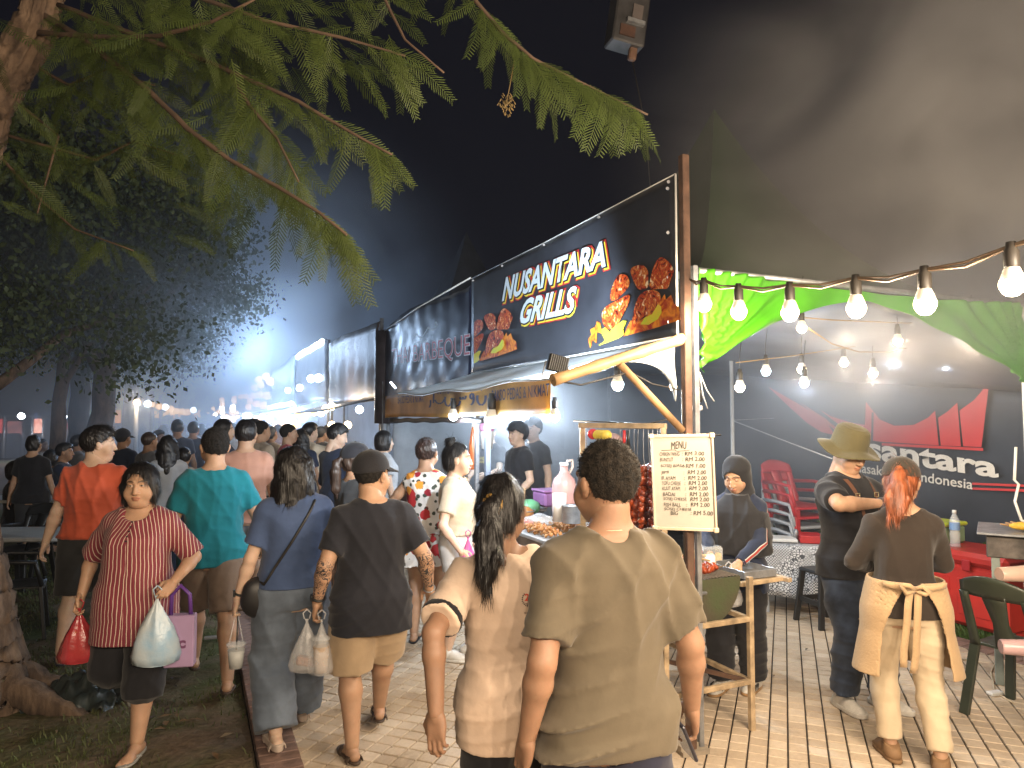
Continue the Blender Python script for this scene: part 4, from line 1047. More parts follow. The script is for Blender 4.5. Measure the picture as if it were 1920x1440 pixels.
# ------------------------------------------------------------------ trees standing along the left of the street
def leaf_cloud(c, rad, n, seed, size=.16):
    r = np.random.RandomState(seed); nb = 46
    d = r.normal(size=(nb, 3)); d /= np.linalg.norm(d, axis=1)[:, None]; bc = d * (r.uniform(.35, 1.0, nb) ** .5)[:, None] * np.array(rad)
    w = r.randint(0, nb, n); p = bc[w] + r.normal(size=(n, 3)) * np.array(rad) * .13 + np.array(c)
    a = r.normal(size=(n, 3)); a[:, 2] -= .9; a /= np.linalg.norm(a, axis=1)[:, None]; b = np.cross(a, r.normal(size=(n, 3))); b /= np.linalg.norm(b, axis=1)[:, None]
    L_ = size * r.uniform(.6, 1.4, n)[:, None]; W_ = L_ * .30
    V = np.stack([p, p + a * L_ * .5 + b * W_, p + a * L_, p + a * L_ * .5 - b * W_], 1)
    return V.reshape(-1, 3), np.arange(n)[:, None] * 4 + np.array([[0, 1, 2, 3]])
def park_tree(px, d, label, tr, hh, rad, n, seed, lean=0.0, ls=.16):
    b = P(px, 790, d); b.z = -.05
    t = empty('park_tree', label, 'tree', b, 0, 'trees along the left of the street'); mb = MB(); rr_ = random.Random(seed)
    tree_tube(mb, [(0, 0, -.1), (0, 0, .3), (lean * .4, 0, hh * .45), (lean, 0, hh * .8), (lean * 1.2, 0, hh * 1.15)], [tr * 1.5, tr * 1.1, tr * .9, tr * .7, tr * .3], 10, seed)
    mb.build('trunk', M_BARK, t)
    for q in range(4):
        a = rr_.uniform(0, 6.28); mb = MB(); l = rad[0] * .8
        tree_tube(mb, [(lean * .7, 0, hh * (.6 + .08 * q)), (lean * .8 + math.cos(a) * l * .4, math.sin(a) * l * .4, hh * .85), (lean + math.cos(a) * l, math.sin(a) * l, hh * (1.05 + .1 * q))], [tr * .5, tr * .35, tr * .1], 7, seed + q)
        mb.build('limb', M_BARK, t)
    V, Q = leaf_cloud((lean, 0, hh * 1.15), rad, n, seed, ls)
    link('crown', npmesh('crown', V, Q), M_LEAFB, t)
park_tree(-30, 9.5, 'dark tree trunk with deep crown at the far left edge', .17, 3.6, (3.0, 2.6, 2.0), 24000, 21, 0, .085)
park_tree(102, 12.5, 'slim pale trunk with low crown left of the man in orange', .13, 4.0, (2.4, 2.2, 1.9), 20000, 22, .15, .09)
park_tree(150, 14.5, 'thick pale grey trunk tree behind the man in orange', .22, 4.4, (2.6, 2.4, 2.1), 20000, 23, 0, .10)
park_tree(186, 13, 'darkest broad trunk tree just right of the pale trunk', .22, 4.3, (2.7, 2.4, 2.0), 20000, 24, .1, .095)
park_tree(245, 18, 'forked leafy tree beside the white bulb string', .20, 4.6, (2.9, 2.6, 2.2), 16000, 25, 0, .12)
park_tree(262, 24, 'tree with hanging crown reaching towards the lit banners', .22, 5.2, (3.2, 3.0, 2.6), 14000, 26, .5, .14)
park_tree(318, 34, 'farthest tree standing above the crowd near the lights', .25, 5.5, (3.6, 3.2, 2.7), 6000, 27, .4)
# ------------------------------------------------------------------ lettering and prints on street-parallel planes
def ray(px, py):
    dx = (px - 960) / F; dy = (720 - py) / F; c, s = math.cos(PITCH), math.sin(PITCH)
    return Vector((dx, c - dy * s, s + dy * c))
def RP(px, py, r=None, s=None, z=None):
    """point where the photo's line of sight meets a street plane"""
    d = ray(px, py); o = Vector((0, 0, CAMH))
    if r is not None: t = (r - (o - SO).dot(SV)) / d.dot(SV)
    elif s is not None: t = (s - (o - SO).dot(SU)) / d.dot(SU)
    else: t = (z - CAMH) / d.z
    return o + d * t
def rs_of(p): q = Vector(p) - SO; return q.dot(SU), q.dot(SV), q.z
def quad_map(c, off=0.0):
    """c = TL,TR,BR,BL world points; returns fn(u,v) u right 0..1, v up 0..1, off = distance proud"""
    TL, TR, BR, BL = (Vector(p) for p in c); n = (TR - TL).cross(BL - TL).normalized() * -1.0
    toc = Vector((0, 0, CAMH)) - TL
    if n.dot(toc) < 0: n = -n
    return lambda u, v, o=0.0: (BL * (1 - u) + BR * u) * (1 - v) + (TL * (1 - u) + TR * u) * v + n * (off + o)
def fit_text(txt, qm, layers, parent=None, shear=0.0, name='lettering', size=1.0, align='LEFT', sx=1.0, jit=0):
    """layers: (bold, dx, dy, material, proud) ; the text block fills the unit square"""
    base = text_mesh(txt, size, layers[-1][0], shear, align)
    xs = [v.co.x for v in base.vertices]; ys = [v.co.y for v in base.vertices]; x0, x1, y0, y1 = min(xs), max(xs), min(ys), max(ys)
    bpy.data.meshes.remove(base); out = []
    for bold, dx, dy, m, pr in layers:
        me = text_mesh(txt, size, bold, shear, align)
        for v in me.vertices:
            u = (v.co.x - x0) / (x1 - x0) + dx; w = (v.co.y - y0) / (y1 - y0) + dy
            v.co = qm(u, w, pr)
        me.update(); o = link(name, me, m, None)
        if parent is not None: o.parent = parent; o.matrix_parent_inverse = parent.matrix_world.inverted() if False else Matrix.Translation(-Vector(parent.location)) if parent.rotation_euler.z == 0 else (Matrix.Translation(parent.location) @ Matrix.Rotation(parent.rotation_euler.z, 4, 'Z')).inverted()
        out.append(o)
    return out
def W2L(o):
    """world->local of a top-level empty"""
    return (Matrix.Translation(o.location) @ Matrix.Rotation(o.rotation_euler.z, 4, 'Z')).inverted()
def hang(o, parent):
    """parent a mesh built in world coordinates"""
    o.parent = parent; o.matrix_parent_inverse = W2L(parent); return o
def part(mb, name, m, parent): return hang(mb.build(name, m), parent)
def flat(name, col, rough=.45, **kw): return mat(name, col, rough=rough, var=.06, **kw)
M_VINYL = mat('vinyl_dark', (.040, .043, .054), rough=.38, var=.25, vscale=2.5, bump=.10, bscale=3.0, spec=.5)
M_VINYL2 = mat('vinyl_navy', (.014, .018, .040), rough=.32, var=.3, vscale=2.5, bump=.35, bscale=3.0, spec=.5)
M_LTW = flat('print_white', (.66, .76, .84)); M_LTY = flat('print_yellow', (.80, .62, .05)); M_LTR = flat('print_red', (.45, .03, .03)); M_LTK = flat('print_black', (.012, .013, .018))
M_TARP = mat('tarp_pale', (.72, .78, .82), rough=.5, var=.2, vscale=2.0, bump=.4, bscale=5, twosided_trans=.25)
M_TARPG = mat('tarp_grey', (.075, .09, .115), rough=.62, var=.2, vscale=2.0, bump=.4, bscale=4)
M_TARPB = mat('tarp_brown', (.10, .075, .062), rough=.5, var=.3, vscale=1.5, bump=.4, bscale=3)
M_WOOD = mat('bare_wood', (.40, .235, .11), rough=.7, var=.35, vscale=5, bump=.2, bscale=40, stretch=(1, 1, .2))
M_BAMB = mat('bamboo', (.46, .29, .14), rough=.5, var=.3, vscale=6)
M_CANOPY = mat('green_canopy', (.075, .36, .010), rough=.42, var=.15, vscale=2, bump=.3, bscale=5, spec=.5, twosided_trans=.3)
def crumple(seed, k=1.0):
    r = np.random.RandomState(seed); A = [(r.uniform(2, 9), r.uniform(1, 5), r.uniform(0, 6), r.uniform(.3, 1)) for _ in range(6)]
    return lambda u, v: k * sum(w * math.sin(a * u * 6 + b * v * 3 * (1 if i % 2 else -1) + p) * math.sin(b * v * 4 + p) for i, (a, b, p, w) in enumerate(A)) / 4
# ------------------------------------------------------------------ grill stall at the front
o0 = S(1.5, .4)
stall = empty('grill_stall', 'front grill stall with dark banner, pale awning and orange valance', 'market stall', o0)
mb = MB(); mb.box(S(-.02, .012, 1.60), (.045, .045, 3.24), Matrix.Rotation(rzb, 3, 'Z'), .004)
part(mb, 'post', M_RUST, stall)
mb = MB(); mb.box(S(-.02, .075, 1.30), (.03, .03, 2.62), Matrix.Rotation(rzb, 3, 'Z'), .004); part(mb, 'post', M_GALV, stall)
mb = MB(); mb.box(S(0, .02, .012), (.16, .13, .024), Matrix.Rotation(.3, 3, 'Z')); mb.box(S(.03, .0, .034), (.13, .11, .02), Matrix.Rotation(.5, 3, 'Z')); part(mb, 'foot_pad', mat('cardboard', (.30, .25, .19), var=.3), stall)
mb = MB(); mb.box(S(2.95, .05, .95), (.05, .05, 1.9), Matrix.Rotation(rzb, 3, 'Z'), .004); part(mb, 'post', mat('post_blue', (.14, .16, .20), rough=.5), stall)
mb = MB(); mb.box(S(3.17, .03, 1.6), (.04, .04, 3.1), Matrix.Rotation(rzb, 3, 'Z'), .004); part(mb, 'post', M_GALV, stall)
BT, BB = 3.115, 2.215
cr1 = crumple(5)
ban = MB()
ban.sheet(lambda u, v: S(3.165 * (1 - u), -.03 + .006 * cr1(u, v) * min(1, 6 * u * (1 - u) + .3), BB + (BT - BB) * v - .010 * math.sin(math.pi * u) * v), 48, 16, .003)
banner = part(ban, 'banner', M_VINYL, stall)
mb = MB(); mb.tube([S(3.17, -.03, BB - .005), S(1.6, -.03, BB - .012), S(0, -.03, BB - .003)], .007, 6); mb.tube([S(0.0, -.03, BB), S(0.0, -.03, BT)], .007, 6); mb.tube([S(3.17, -.03, BT), S(1.6, -.03, BT - .01), S(0, -.03, BT)], .004, 5)
hang(mb.build('hem_rope', M_WHITEPL), banner); 
def child(o, p):  # o built in world space, p already hung under a top-level empty at stall-like root
    o.parent = p; o.matrix_parent_inverse = Matrix.Identity(4)
    return o
for o in [q for q in bpy.data.objects if q.name == 'hem_rope']: child(o, banner)
ey = MB()
for sx in (.05, .8, 1.6, 2.4, 3.1): ey.lathe([(.010, -.002), (.010, .002)], S(sx, -.040, BT - .03), 8, Matrix.Rotation(R(90), 3, 'X'))
for q in range(4): ey.lathe([(.010, -.002), (.010, .002)], S(.06, -.040, 2.3 + .25 * q), 8, Matrix.Rotation(R(90), 3, 'X'))
child(ey.build('eyelets', M_GALV), banner)
plane = lambda *c, r=-.043: [RP(x, y, r=r) for x, y in c]
def text_on(txt, c, layers, parent, r=-.043, **kw):
    for o in fit_text(txt, quad_map([RP(x, y, r=r) for x, y in c]), layers, None, **kw): child(o, parent)
L4 = [(.11, .014, -.07, M_LTR, 0), (.06, .016, -.09, M_LTY, .002), (.055, .008, -.035, M_LTK, .004), (.032, 0, 0, M_LTW, .006)]
text_on('NUSANTARA', ((946, 521), (1137, 449), (1137, 500), (942, 566)), L4, banner, shear=.22)
text_on('GRILLS', ((982, 561), (1083, 535), (1080, 586), (974, 609)), L4, banner, shear=.22)
def _chick(nt, b, L):
    ge = _n(nt, 'ShaderNodeNewGeometry'); n1 = _n(nt, 'ShaderNodeTexNoise'); n1.inputs['Scale'].default_value = 22; n1.inputs['Detail'].default_value = 5; n1.inputs['Distortion'].default_value = 1.6; L(ge.outputs['Position'], n1.inputs['Vector'])
    cr = _n(nt, 'ShaderNodeValToRGB'); cr.color_ramp.interpolation = 'LINEAR'; e = cr.color_ramp.elements; e[0].position = .3; e[0].color = (.02, .003, .002, 1); e[1].position = .68; e[1].color = (.95, .80, .55, 1)
    for p, c in ((.40, (.16, .012, .006, 1)), (.47, (.62, .08, .012, 1)), (.53, (.30, .03, .008, 1)), (.58, (.80, .30, .05, 1)), (.63, (.45, .08, .02, 1))): k = cr.color_ramp.elements.new(p); k.color = c
    L(n1.outputs['Fac'], cr.inputs[0]); L(cr.outputs[0], b.inputs['Base Color']); b.inputs['Roughness'].default_value = .4
M_CHICK = pos_mat('print_roast', _chick)
def _flame(nt, b, L):
    ge = _n(nt, 'ShaderNodeNewGeometry'); n1 = _n(nt, 'ShaderNodeTexNoise'); n1.inputs['Scale'].default_value = 9; n1.inputs['Detail'].default_value = 5; n1.inputs['Distortion'].default_value = 2; L(ge.outputs['Position'], n1.inputs['Vector'])
    cr = _n(nt, 'ShaderNodeValToRGB'); e = cr.color_ramp.elements; e[0].position = .36; e[0].color = (.35, .02, .012, 1); e[1].position = .62; e[1].color = (.80, .28, .02, 1); L(n1.outputs['Fac'], cr.inputs[0]); L(cr.outputs[0], b.inputs['Base Color']); b.inputs['Roughness'].default_value = .4
M_FLAME = pos_mat('print_flame', _flame); M_FLY = mat('print_flame_yellow', (.55, .68, .03), rough=.4, var=.25, vscale=14, col2=(.85, .55, .04))
PIECES = {
 'w1': ('c', [(1270, 400), (1320, 385), (1375, 415), (1400, 500), (1370, 560), (1320, 600), (1280, 640), (1210, 650), (1205, 560), (1230, 490)]),
 'w2': ('c', [(1395, 350), (1470, 330), (1520, 345), (1560, 420), (1555, 500), (1560, 590), (1480, 600), (1440, 520), (1410, 430)]),
 'w3': ('c', [(1660, 290), (1720, 360), (1755, 430), (1765, 490), (1740, 540), (1730, 600), (1710, 640), (1660, 620), (1560, 610), (1580, 470), (1610, 360)]),
 'd1': ('c', [(1115, 760), (1140, 710), (1180, 680), (1280, 650), (1400, 600), (1390, 700), (1340, 790), (1290, 880), (1240, 935), (1170, 930), (1125, 860)]),
 'd2': ('c', [(1480, 640), (1530, 612), (1590, 610), (1650, 650), (1665, 720), (1640, 790), (1600, 840), (1500, 870), (1440, 960), (1400, 1000), (1420, 860), (1440, 740)]),
 'f1': ('y', [(1080, 1080), (1150, 1040), (1105, 930), (1150, 905), (1200, 960), (1270, 900), (1330, 870), (1365, 880), (1330, 960), (1340, 1010), (1290, 1040), (1150, 1070)]),
 'f2': ('r', [(1330, 1030), (1370, 930), (1400, 880), (1440, 920), (1520, 880), (1620, 790), (1690, 680), (1700, 740), (1740, 700), (1760, 790), (1800, 840), (1812, 965), (1600, 1005)]),
 'f3': ('y', [(1490, 940), (1530, 880), (1590, 860), (1640, 770), (1665, 800), (1670, 860), (1640, 920), (1560, 960)]),
 'f4': ('r', [(960, 1000), (1000, 955), (985, 900), (1040, 880), (1060, 825), (1095, 850), (1115, 965), (1060, 935), (1050, 1050), (1010, 1010), (985, 1095)])}
def clip_u(pts, u0):
    out = []
    for i in range(len(pts)):
        a, b = pts[i], pts[(i + 1) % len(pts)]
        if a[0] >= u0: out.append(a)
        if (a[0] >= u0) != (b[0] >= u0): t = (u0 - a[0]) / (b[0] - a[0]); out.append((u0, a[1] + (b[1] - a[1]) * t))
    return out
def smooth_poly(p):
    for _ in range(2):
        q = []
        for i in range(len(p)): a, b = p[i], p[(i + 1) % len(p)]; q += [(a[0] * .75 + b[0] * .25, a[1] * .75 + b[1] * .25), (a[0] * .25 + b[0] * .75, a[1] * .25 + b[1] * .75)]
        p = q
    return p
def picture(qm, clip=None, mirror=False):
    mb = MB()
    for k, order in (('f2', 0), ('f4', 0), ('w2', 1), ('w3', 2), ('w1', 2), ('d2', 3), ('d1', 3), ('f1', 4), ('f3', 4)):
        t, pts = PIECES[k]; pp = [((x - 955) / 860, 1 - (y - 285) / 815) for x, y in pts]
        pp = smooth_poly(pp) if t == 'c' else pp
        if clip is not None: pp = clip_u(pp, clip)
        if len(pp) < 3: continue
        mb.cur = {'c': 0, 'r': 1, 'y': 2}[t]; mb.poly([qm((u - (clip or 0)) / (1 - (clip or 0)), v, .001 * order) for u, v in pp])
    return mb.build('picture', [M_CHICK, M_FLAME, M_FLY])
child(picture(quad_map(plane((1100, 510), (1277, 470), (1277, 625), (1102, 655)))), banner)
child(picture(quad_map(plane((889, 588), (970, 570), (970, 672), (889, 688))), clip=.35), banner)
# awning
A_in = lambda u: S(3.2 * (1 - u), -.015, 2.205); 
def awn(u, v):
    a = S(3.2 * (1 - u), -.012, 2.20); b = S(3.22 * (1 - u) - .02 * u, -.73 - .03 * u, 2.0 - .012 * u)
    p = a.lerp(b, v); p.z -= .03 * math.sin(math.pi * v) * math.sin(math.pi * u) + .012 * math.sin(u * 17 + v * 4) * v + .025 * v * math.sin(math.pi * u); return p
aw = MB(); aw.sheet(awn, 40, 12, .004); awning = part(aw, 'awning', M_TARP, stall)
mb = MB(); mb.sheet(lambda u, v: awn(u, 1) + Vector((0, 0, -.008 * v)) + (SV * .01 * v), 40, 1, .002); child(mb.build('awning_hem', M_TARP), awning)
bb0, bb1 = S(-.01, .0, 2.20), S(-.01, -.80, 1.955)
mb = MB(); pts = [bb0.lerp(bb1, i / 12) for i in range(13)]; mb.tube(pts, [.029 if i % 4 else .033 for i in range(13)], 12); part(mb, 'bamboo_pole', M_BAMB, stall)
mb = MB(); mb.tube([S(-.012, -.41, 2.05), S(-.02, -.02, 1.70)], .021, 8); part(mb, 'brace', M_WOOD, stall)
# clear side flap under the pole
def flap(u, v):
    a = bb0.lerp(bb1, .06 + .5 * u); b = S(.04, -.02 - .03 * u, 1.86 + .20 * u); p = a.lerp(b, v); return p + SU * .012 * math.sin(9 * u + 6 * v)
mb = MB(); mb.sheet(flap, 14, 10, .002); part(mb, 'side_flap', M_TARP, stall)
mb = MB(); c1 = S(-.02, -.38, 2.03); mb.tube([bb1, bb1.lerp(bb0, .2) + Vector((0, 0, -.07)), c1 + Vector((0, 0, -.03))], .005, 5); mb.tube([c1 + Vector((0, 0, -.01)), S(0, -.2, 1.95), S(-.01, -.03, 1.92)], .004, 5); mb.tube([S(-.03, -.03, 1.92), S(-.03, -.025, 1.5), S(-.035, -.03, .9)], .004, 5)
part(mb, 'cable', M_CABLE, stall)
# valance with lettering, hung along the stall front
M_ORANGE = mat('orange_cloth', (.52, .27, .055), rough=.6, var=.25, vscale=2.5, bump=.25, bscale=6, twosided_trans=.35)
cr2 = crumple(9)
va = MB(); VT = 2.09
va.sheet(lambda u, v: S(6.42 - 4.95 * u, -.055 + .006 * cr2(u, v), 1.80 + (VT - 1.80) * v + .008 * math.sin(u * 9)), 60, 6, .003)
val = part(va, 'valance', M_ORANGE, stall)
MI = flat('ink_navy', (.02, .022, .06), rough=.7)
LI = [(.012, 0, 0, MI, 0)]
text_on('BAKSO PEDAS & NIKMAT', ((922, 732), (1030, 718), (1030, 742), (922, 753)), LI, val, r=-.075)
text_on('BAKSO PEDAS & NIKMAT', ((746, 742), (796, 741), (796, 754), (746, 757)), LI, val, r=-.075)
def strokes(segs, c, w, parent, m, r=-.075):
    qm = quad_map([RP(x, y, r=r) for x, y in c]); mb = MB()
    for seg in segs:
        pts = [Vector((a, b, 0)) for a, b in seg]
        for i in range(len(pts) - 1):
            d = (pts[i + 1] - pts[i]); n = Vector((-d.y, d.x, 0)); n = n.normalized() if n.length > 1e-9 else Vector((0, 1, 0)); n = Vector((n.x * w * .35, n.y * w, 0))
            mb.poly([qm(pts[i].x + n.x, pts[i].y + n.y), qm(pts[i + 1].x + n.x, pts[i + 1].y + n.y), qm(pts[i + 1].x - n.x, pts[i + 1].y - n.y), qm(pts[i].x - n.x, pts[i].y - n.y)])
    child(mb.build('lettering', m), parent)
arc = lambda cx, cy, rx, ry, a0, a1, n=10: [(cx + rx * math.cos(R(a0 + (a1 - a0) * i / n)), cy + ry * math.sin(R(a0 + (a1 - a0) * i / n))) for i in range(n + 1)]
dot = lambda x, y: [(x - .008, y), (x + .008, y)]
strokes([arc(.02, .42, .04, .38, -70, 20), [(.125, .95), (.12, .35)], arc(.24, .55, .085, .26, 180, 360), dot(.21, .95), dot(.26, .95), arc(.40, .5, .06, .40, 150, 375), dot(.40, .92),
         arc(.55, .45, .06, .36, 170, 350), arc(.63, .62, .022, .16, 180, 360), arc(.675, .62, .022, .16, 180, 380), arc(.79, .62, .025, .16, 0, 360), arc(.765, .45, .055, .34, -80, 20), arc(.93, .5, .06, .42, 160, 375), dot(.93, .92)],
        ((802, 738), (912, 728), (912, 762), (802, 766)), .05, val, MI)
mb = MB(); mb.sheet(lambda u, v: S(6.42 - 3.5 * u, .012, 1.79 - .055 * v + .006 * math.sin(31 * u)), 30, 2, .003); part(mb, 'fringe', mat('dark_fringe', (.03, .02, .018), var=.4), stall)
# back and side sheeting of the stall interior
M_WALL = mat('wall_sheet', (.045, .055, .075), rough=.7, var=.3, vscale=1.5, bump=.4, bscale=2.5)
M_WALLP = mat('wall_sheet_pale', (.34, .37, .41), rough=.7, var=.3, vscale=1.2, bump=.4, bscale=2.5)
# ------------------------------------------------------------------ barbecue stall next along
bbq = empty('barbecue_stall', 'second stall with crumpled navy barbecue banner', 'market stall', S(5, .3))
cr3 = crumple(14)
def bfn(u, v):
    p = S(6.75 - 3.55 * u, -.015 + .03 * cr3(u, v) * (1 - .4 * u), 2.03 + 1.09 * v - .14 * (1 - u) ** 3 * v + (.06 * math.sin(5 * u) * v)); return p
mb = MB(); mb.sheet(bfn, 40, 18, .003); bb_ban = part(mb, 'banner', M_VINYL2, bbq)
M_PINK = flat('print_pink', (.50, .10, .13))
text_on('THAI BARBEQUE', ((735, 655), (881, 626), (881, 672), (735, 689)), [(.02, 0, 0, M_LTW, 0), (-.004, 0, 0, M_PINK, .002)], bb_ban, r=-.075)
strokes([arc(.1, .3, .1, .3, 10, 170), arc(.35, .4, .14, .35, 200, 350), [(.5, .3), (.62, .75), (.7, .35)], arc(.82, .5, .12, .3, 190, 380), [(.9, .95), (.96, .5), (.8, .15)], dot(.6, .05), dot(.3, .95)], ((775, 622), (822, 600), (822, 616), (775, 640)), .07, bb_ban, M_LTW, r=-.075)
strokes([arc(.2, .3, .18, .3, 10, 170), [(.4, .3), (.55, .8), (.6, .3)], arc(.8, .5, .15, .3, 190, 380)], ((775, 640), (802, 628), (802, 640), (775, 652)), .07, bb_ban, M_LTW, r=-.075)
mb = MB(); mb.tube([S(3.2, -.03, 3.13), S(5, -.03, 3.10), S(6.78, -.03, 3.0)], .008, 6); part(mb, 'top_rope', M_WHITEPL, bbq)
for k_, r_ in ((6.62, -.02), (6.9, .10)):
    mb = MB(); mb.tube([S(k_, r_, 0), S(k_, r_, 2.3)], .045, 10); part(mb, 'post', M_GALV, bbq)
mb = MB(); mb.sheet(lambda u, v: S(6.75 + .20 * math.cos(6.28 * u), .04 + .16 * math.sin(6.28 * u) + .01 * math.sin(25 * u), 1.72 + 1.3 * v), 18, 6, .002); part(mb, 'post_wrap', mat('black_wrap', (.035, .028, .030), rough=.35, var=.4, bump=.5, bscale=12), bbq)
mb = MB()
for q in range(7): mb.tube([S(6.62 + .058 * math.cos(a), -.02 + .058 * math.sin(a), 1.18 + .03 * q + .012 * math.sin(a * 2 + q)) for a in np.linspace(0, 6.28, 12)[:-1]], .008, 5, closed=True)
part(mb, 'binding', M_WHITEPL, bbq)
mb = MB(); mb.box(S(5.0, .03, .42), (3.3, .03, .84), Mz); counter = part(mb, 'counter_front', mat('counter_red_wood', (.17, .055, .045), rough=.5, var=.3, vscale=3), bbq)
text_on('YES', ((800, 1030), (850, 1036), (850, 1062), (800, 1058)), [(.05, 0, 0, flat('print_rose', (.55, .22, .22)), 0), (.0, 0, 0, M_LTR, .002)], counter, r=-.0)
mb = MB(); mb.box(S(5.0, .42, .86), (3.4, .85, .035), Mz, .004); part(mb, 'counter_top', M_GALV, bbq)
# ------------------------------------------------------------------ side walls and far backdrop sheets
cr4 = crumple(17)
bw = empty('smoky_side_sheet', 'pale smoke-stained sheet between the barbecue stall and the next', 'backdrop', S(6.9, 1.6))
mb = MB(); mb.sheet(lambda u, v: S(6.95 + .03 * cr4(u, v), .2 + 2.8 * u, .0 + 2.6 * v), 20, 14, .004); part(mb, 'sheet', M_WALLP, bw)
# ------------------------------------------------------------------ green marquee over the grill
tent = empty('green_marquee', 'green pyramid marquee with gathered swag over the grill', 'marquee', S(1.5, 1.5))
def marq(s0, s1, r0, r1, ze, za, mb, n=14):
    ctr = S((s0 + s1) / 2, (r0 + r1) / 2); cs = [S(s0, r0), S(s0, r1), S(s1, r1), S(s1, r0)]
    for i in range(4):
        a, b = cs[i], cs[(i + 1) % 4]
        def fn(u, v):
            k = (1 - v); p = (a.lerp(b, u)).lerp(ctr, v); h = ze + (za - ze) * (v ** 2.1) - .05 * math.sin(math.pi * u) * (1 - v); return Vector((p.x, p.y, h))
        mb.sheet(fn, 12, n)
mb = MB(); marq(-.02, 3.1, .05, 3.05, 2.60, 4.4, mb); part(mb, 'canopy', mat('green_roof_shaded', (.014, .034, .009), rough=.5, var=.2, vscale=2, bump=.2, bscale=5), tent)  # roof cloth coloured far darker than the swag, its night dimness put into the colour
def swag(u, v):
    # gathered cloth: full height at both legs, lifting to an arch between
    lo = 2.02 + .56 * (1 - abs(2 * (u ** .85) - 1) ** 1.5) * .86
    top = 2.60 - .045 * math.sin(math.pi * u); z = lo + (top - lo) * v
    e = min(u, 1 - u); g = math.exp(-e * 7)
    rad = math.atan2(z - lo + .02, e * 3 + .05)
    return S(-.03 + (.035 * math.sin(26 * rad + 2) * math.exp(-e * 3.5)) + .012 * math.sin(u * 40), .11 + 2.90 * u, z)
mb = MB(); mb.sheet(swag, 110, 22, .003); part(mb, 'swag', M_CANOPY, tent)
for s_, r_ in ((0.02, 3.06), (3.1, 3.06)):
    mb = MB(); mb.tube([S(s_, r_, 0), S(s_, r_, 2.6)], .022, 10); part(mb, 'leg', mat('white_pole', (.6, .6, .58), rough=.4), tent)
mb = MB(); mb.tube([S(.0, .11, 2.59), S(.0, 3.05, 2.59)], .018, 8); mb.tube([S(3.1, .11, 2.59), S(3.1, 3.05, 2.59)], .018, 8); mb.tube([S(.0, 3.05, 2.59), S(3.1, 3.05, 2.59)], .018, 8); part(mb, 'eave_bar', M_GALV, tent)
mb = MB(); mb.tube([S(-.02, .10, 2.02), S(-.02, .12, 1.9), S(-.01, .16, 1.82)], .003, 5); mb.tube([S(-.02, .10, 2.02), S(-.03, .14, 1.92), S(-.03, .19, 1.86)], .003, 5); part(mb, 'tie_cord', M_WHITEPL, tent)
# grey tarp roof at the back and the dark backdrop with the horned roof emblem
tarp = empty('grey_tarp_roof', 'pale grey tarp sloping down behind the hanging bulbs', 'tarp', S(2.5, 3.6))
cr5 = crumple(23)
def zt(s): return 2.02 + .095 * min(max(s - .8, -3), 5.3)
mb = MB(); mb.sheet(lambda u, v: S(.15 + 7.85 * u, 4.46 - 2.9 * v, zt(.15 + 7.85 * u) + (2.57 - zt(.15 + 7.85 * u)) * v ** .8 + .035 * cr5(u, v) * (1 - v * .5)), 70, 16, .004); part(mb, 'sheet', M_TARPG, tarp)
wall = empty('dark_backdrop', 'dark printed backdrop with red horned roof emblem and white lettering', 'backdrop', S(2.5, 4.5))
M_WALLD = mat('backdrop_print', (.028, .032, .042), rough=.5, var=.25, vscale=1.5, bump=.25, bscale=2.0)
mb = MB(); mb.sheet(lambda u, v: S(-2.5 + 13.5 * u, 4.5 + .03 * cr5(u, 1 - v), 0.02 + (zt(-2.5 + 13.5 * u) + .03) * v), 70, 12, .004); wsheet = part(mb, 'sheet', M_WALLD, wall)
M_ROOFR = flat('print_roof_red', (.50, .035, .035), rough=.6)
rz = lambda pts: [RP(1280 + x / 3, 440 + y / 3, r=4.44) for x, y in pts]
def roofpoly(pts): mb.poly(rz(pts))
mb = MB()
roofpoly([(480, 855), (640, 945), (800, 1040), (860, 1130), (780, 1110), (700, 1060), (600, 970)])
roofpoly([(655, 940), (720, 985), (905, 1110), (905, 1138), (872, 1132), (812, 1040)])
roofpoly([(765, 980), (830, 1020), (940, 1055), (1025, 1070), (1030, 940), (1110, 1040), (1190, 1075), (1300, 1070), (1380, 1030), (1420, 990), (1440, 1185), (1120, 1165), (915, 1140), (900, 1085)])
roofpoly([(1437, 1030), (1490, 995), (1545, 945), (1565, 1190), (1452, 1186)])
roofpoly([(1557, 990), (1640, 930), (1690, 870), (1720, 790), (1722, 850), (1680, 1195), (1578, 1190)])
roofpoly([(1120, 1172), (1690, 1200), (1690, 1216), (1120, 1186)])
child(mb.build('emblem', M_ROOFR), wsheet)
mb = MB()
for a in ([(1065, 1000), (1062, 1100), (1058, 1170), (1072, 1170), (1074, 1100), (1076, 1000)],): mb.poly([p - SV * .004 for p in rz(a)])
child(mb.build('emblem_line', M_WALLD), wsheet)
M_WTXT = flat('print_offwhite', (.66, .63, .57), rough=.6)
text_on('nusantara', ((1560, 812), (1870, 862), (1873, 897), (1560, 852)), [(.03, 0, 0, M_WTXT, 0)], wsheet, r=4.44)
text_on('masakan asli Indonesia', ((1600, 866), (1824, 899), (1824, 918), (1600, 884)), [(.012, 0, 0, M_WTXT, 0)], wsheet, r=4.44)
mb = MB()
for y0 in (905, 914): mb.poly([RP(1823, y0, r=4.44), RP(1990, y0 + 6, r=4.44), RP(1990, y0 + 11, r=4.44), RP(1823, y0 + 4, r=4.44)])
child(mb.build('red_rule', M_ROOFR), wsheet)
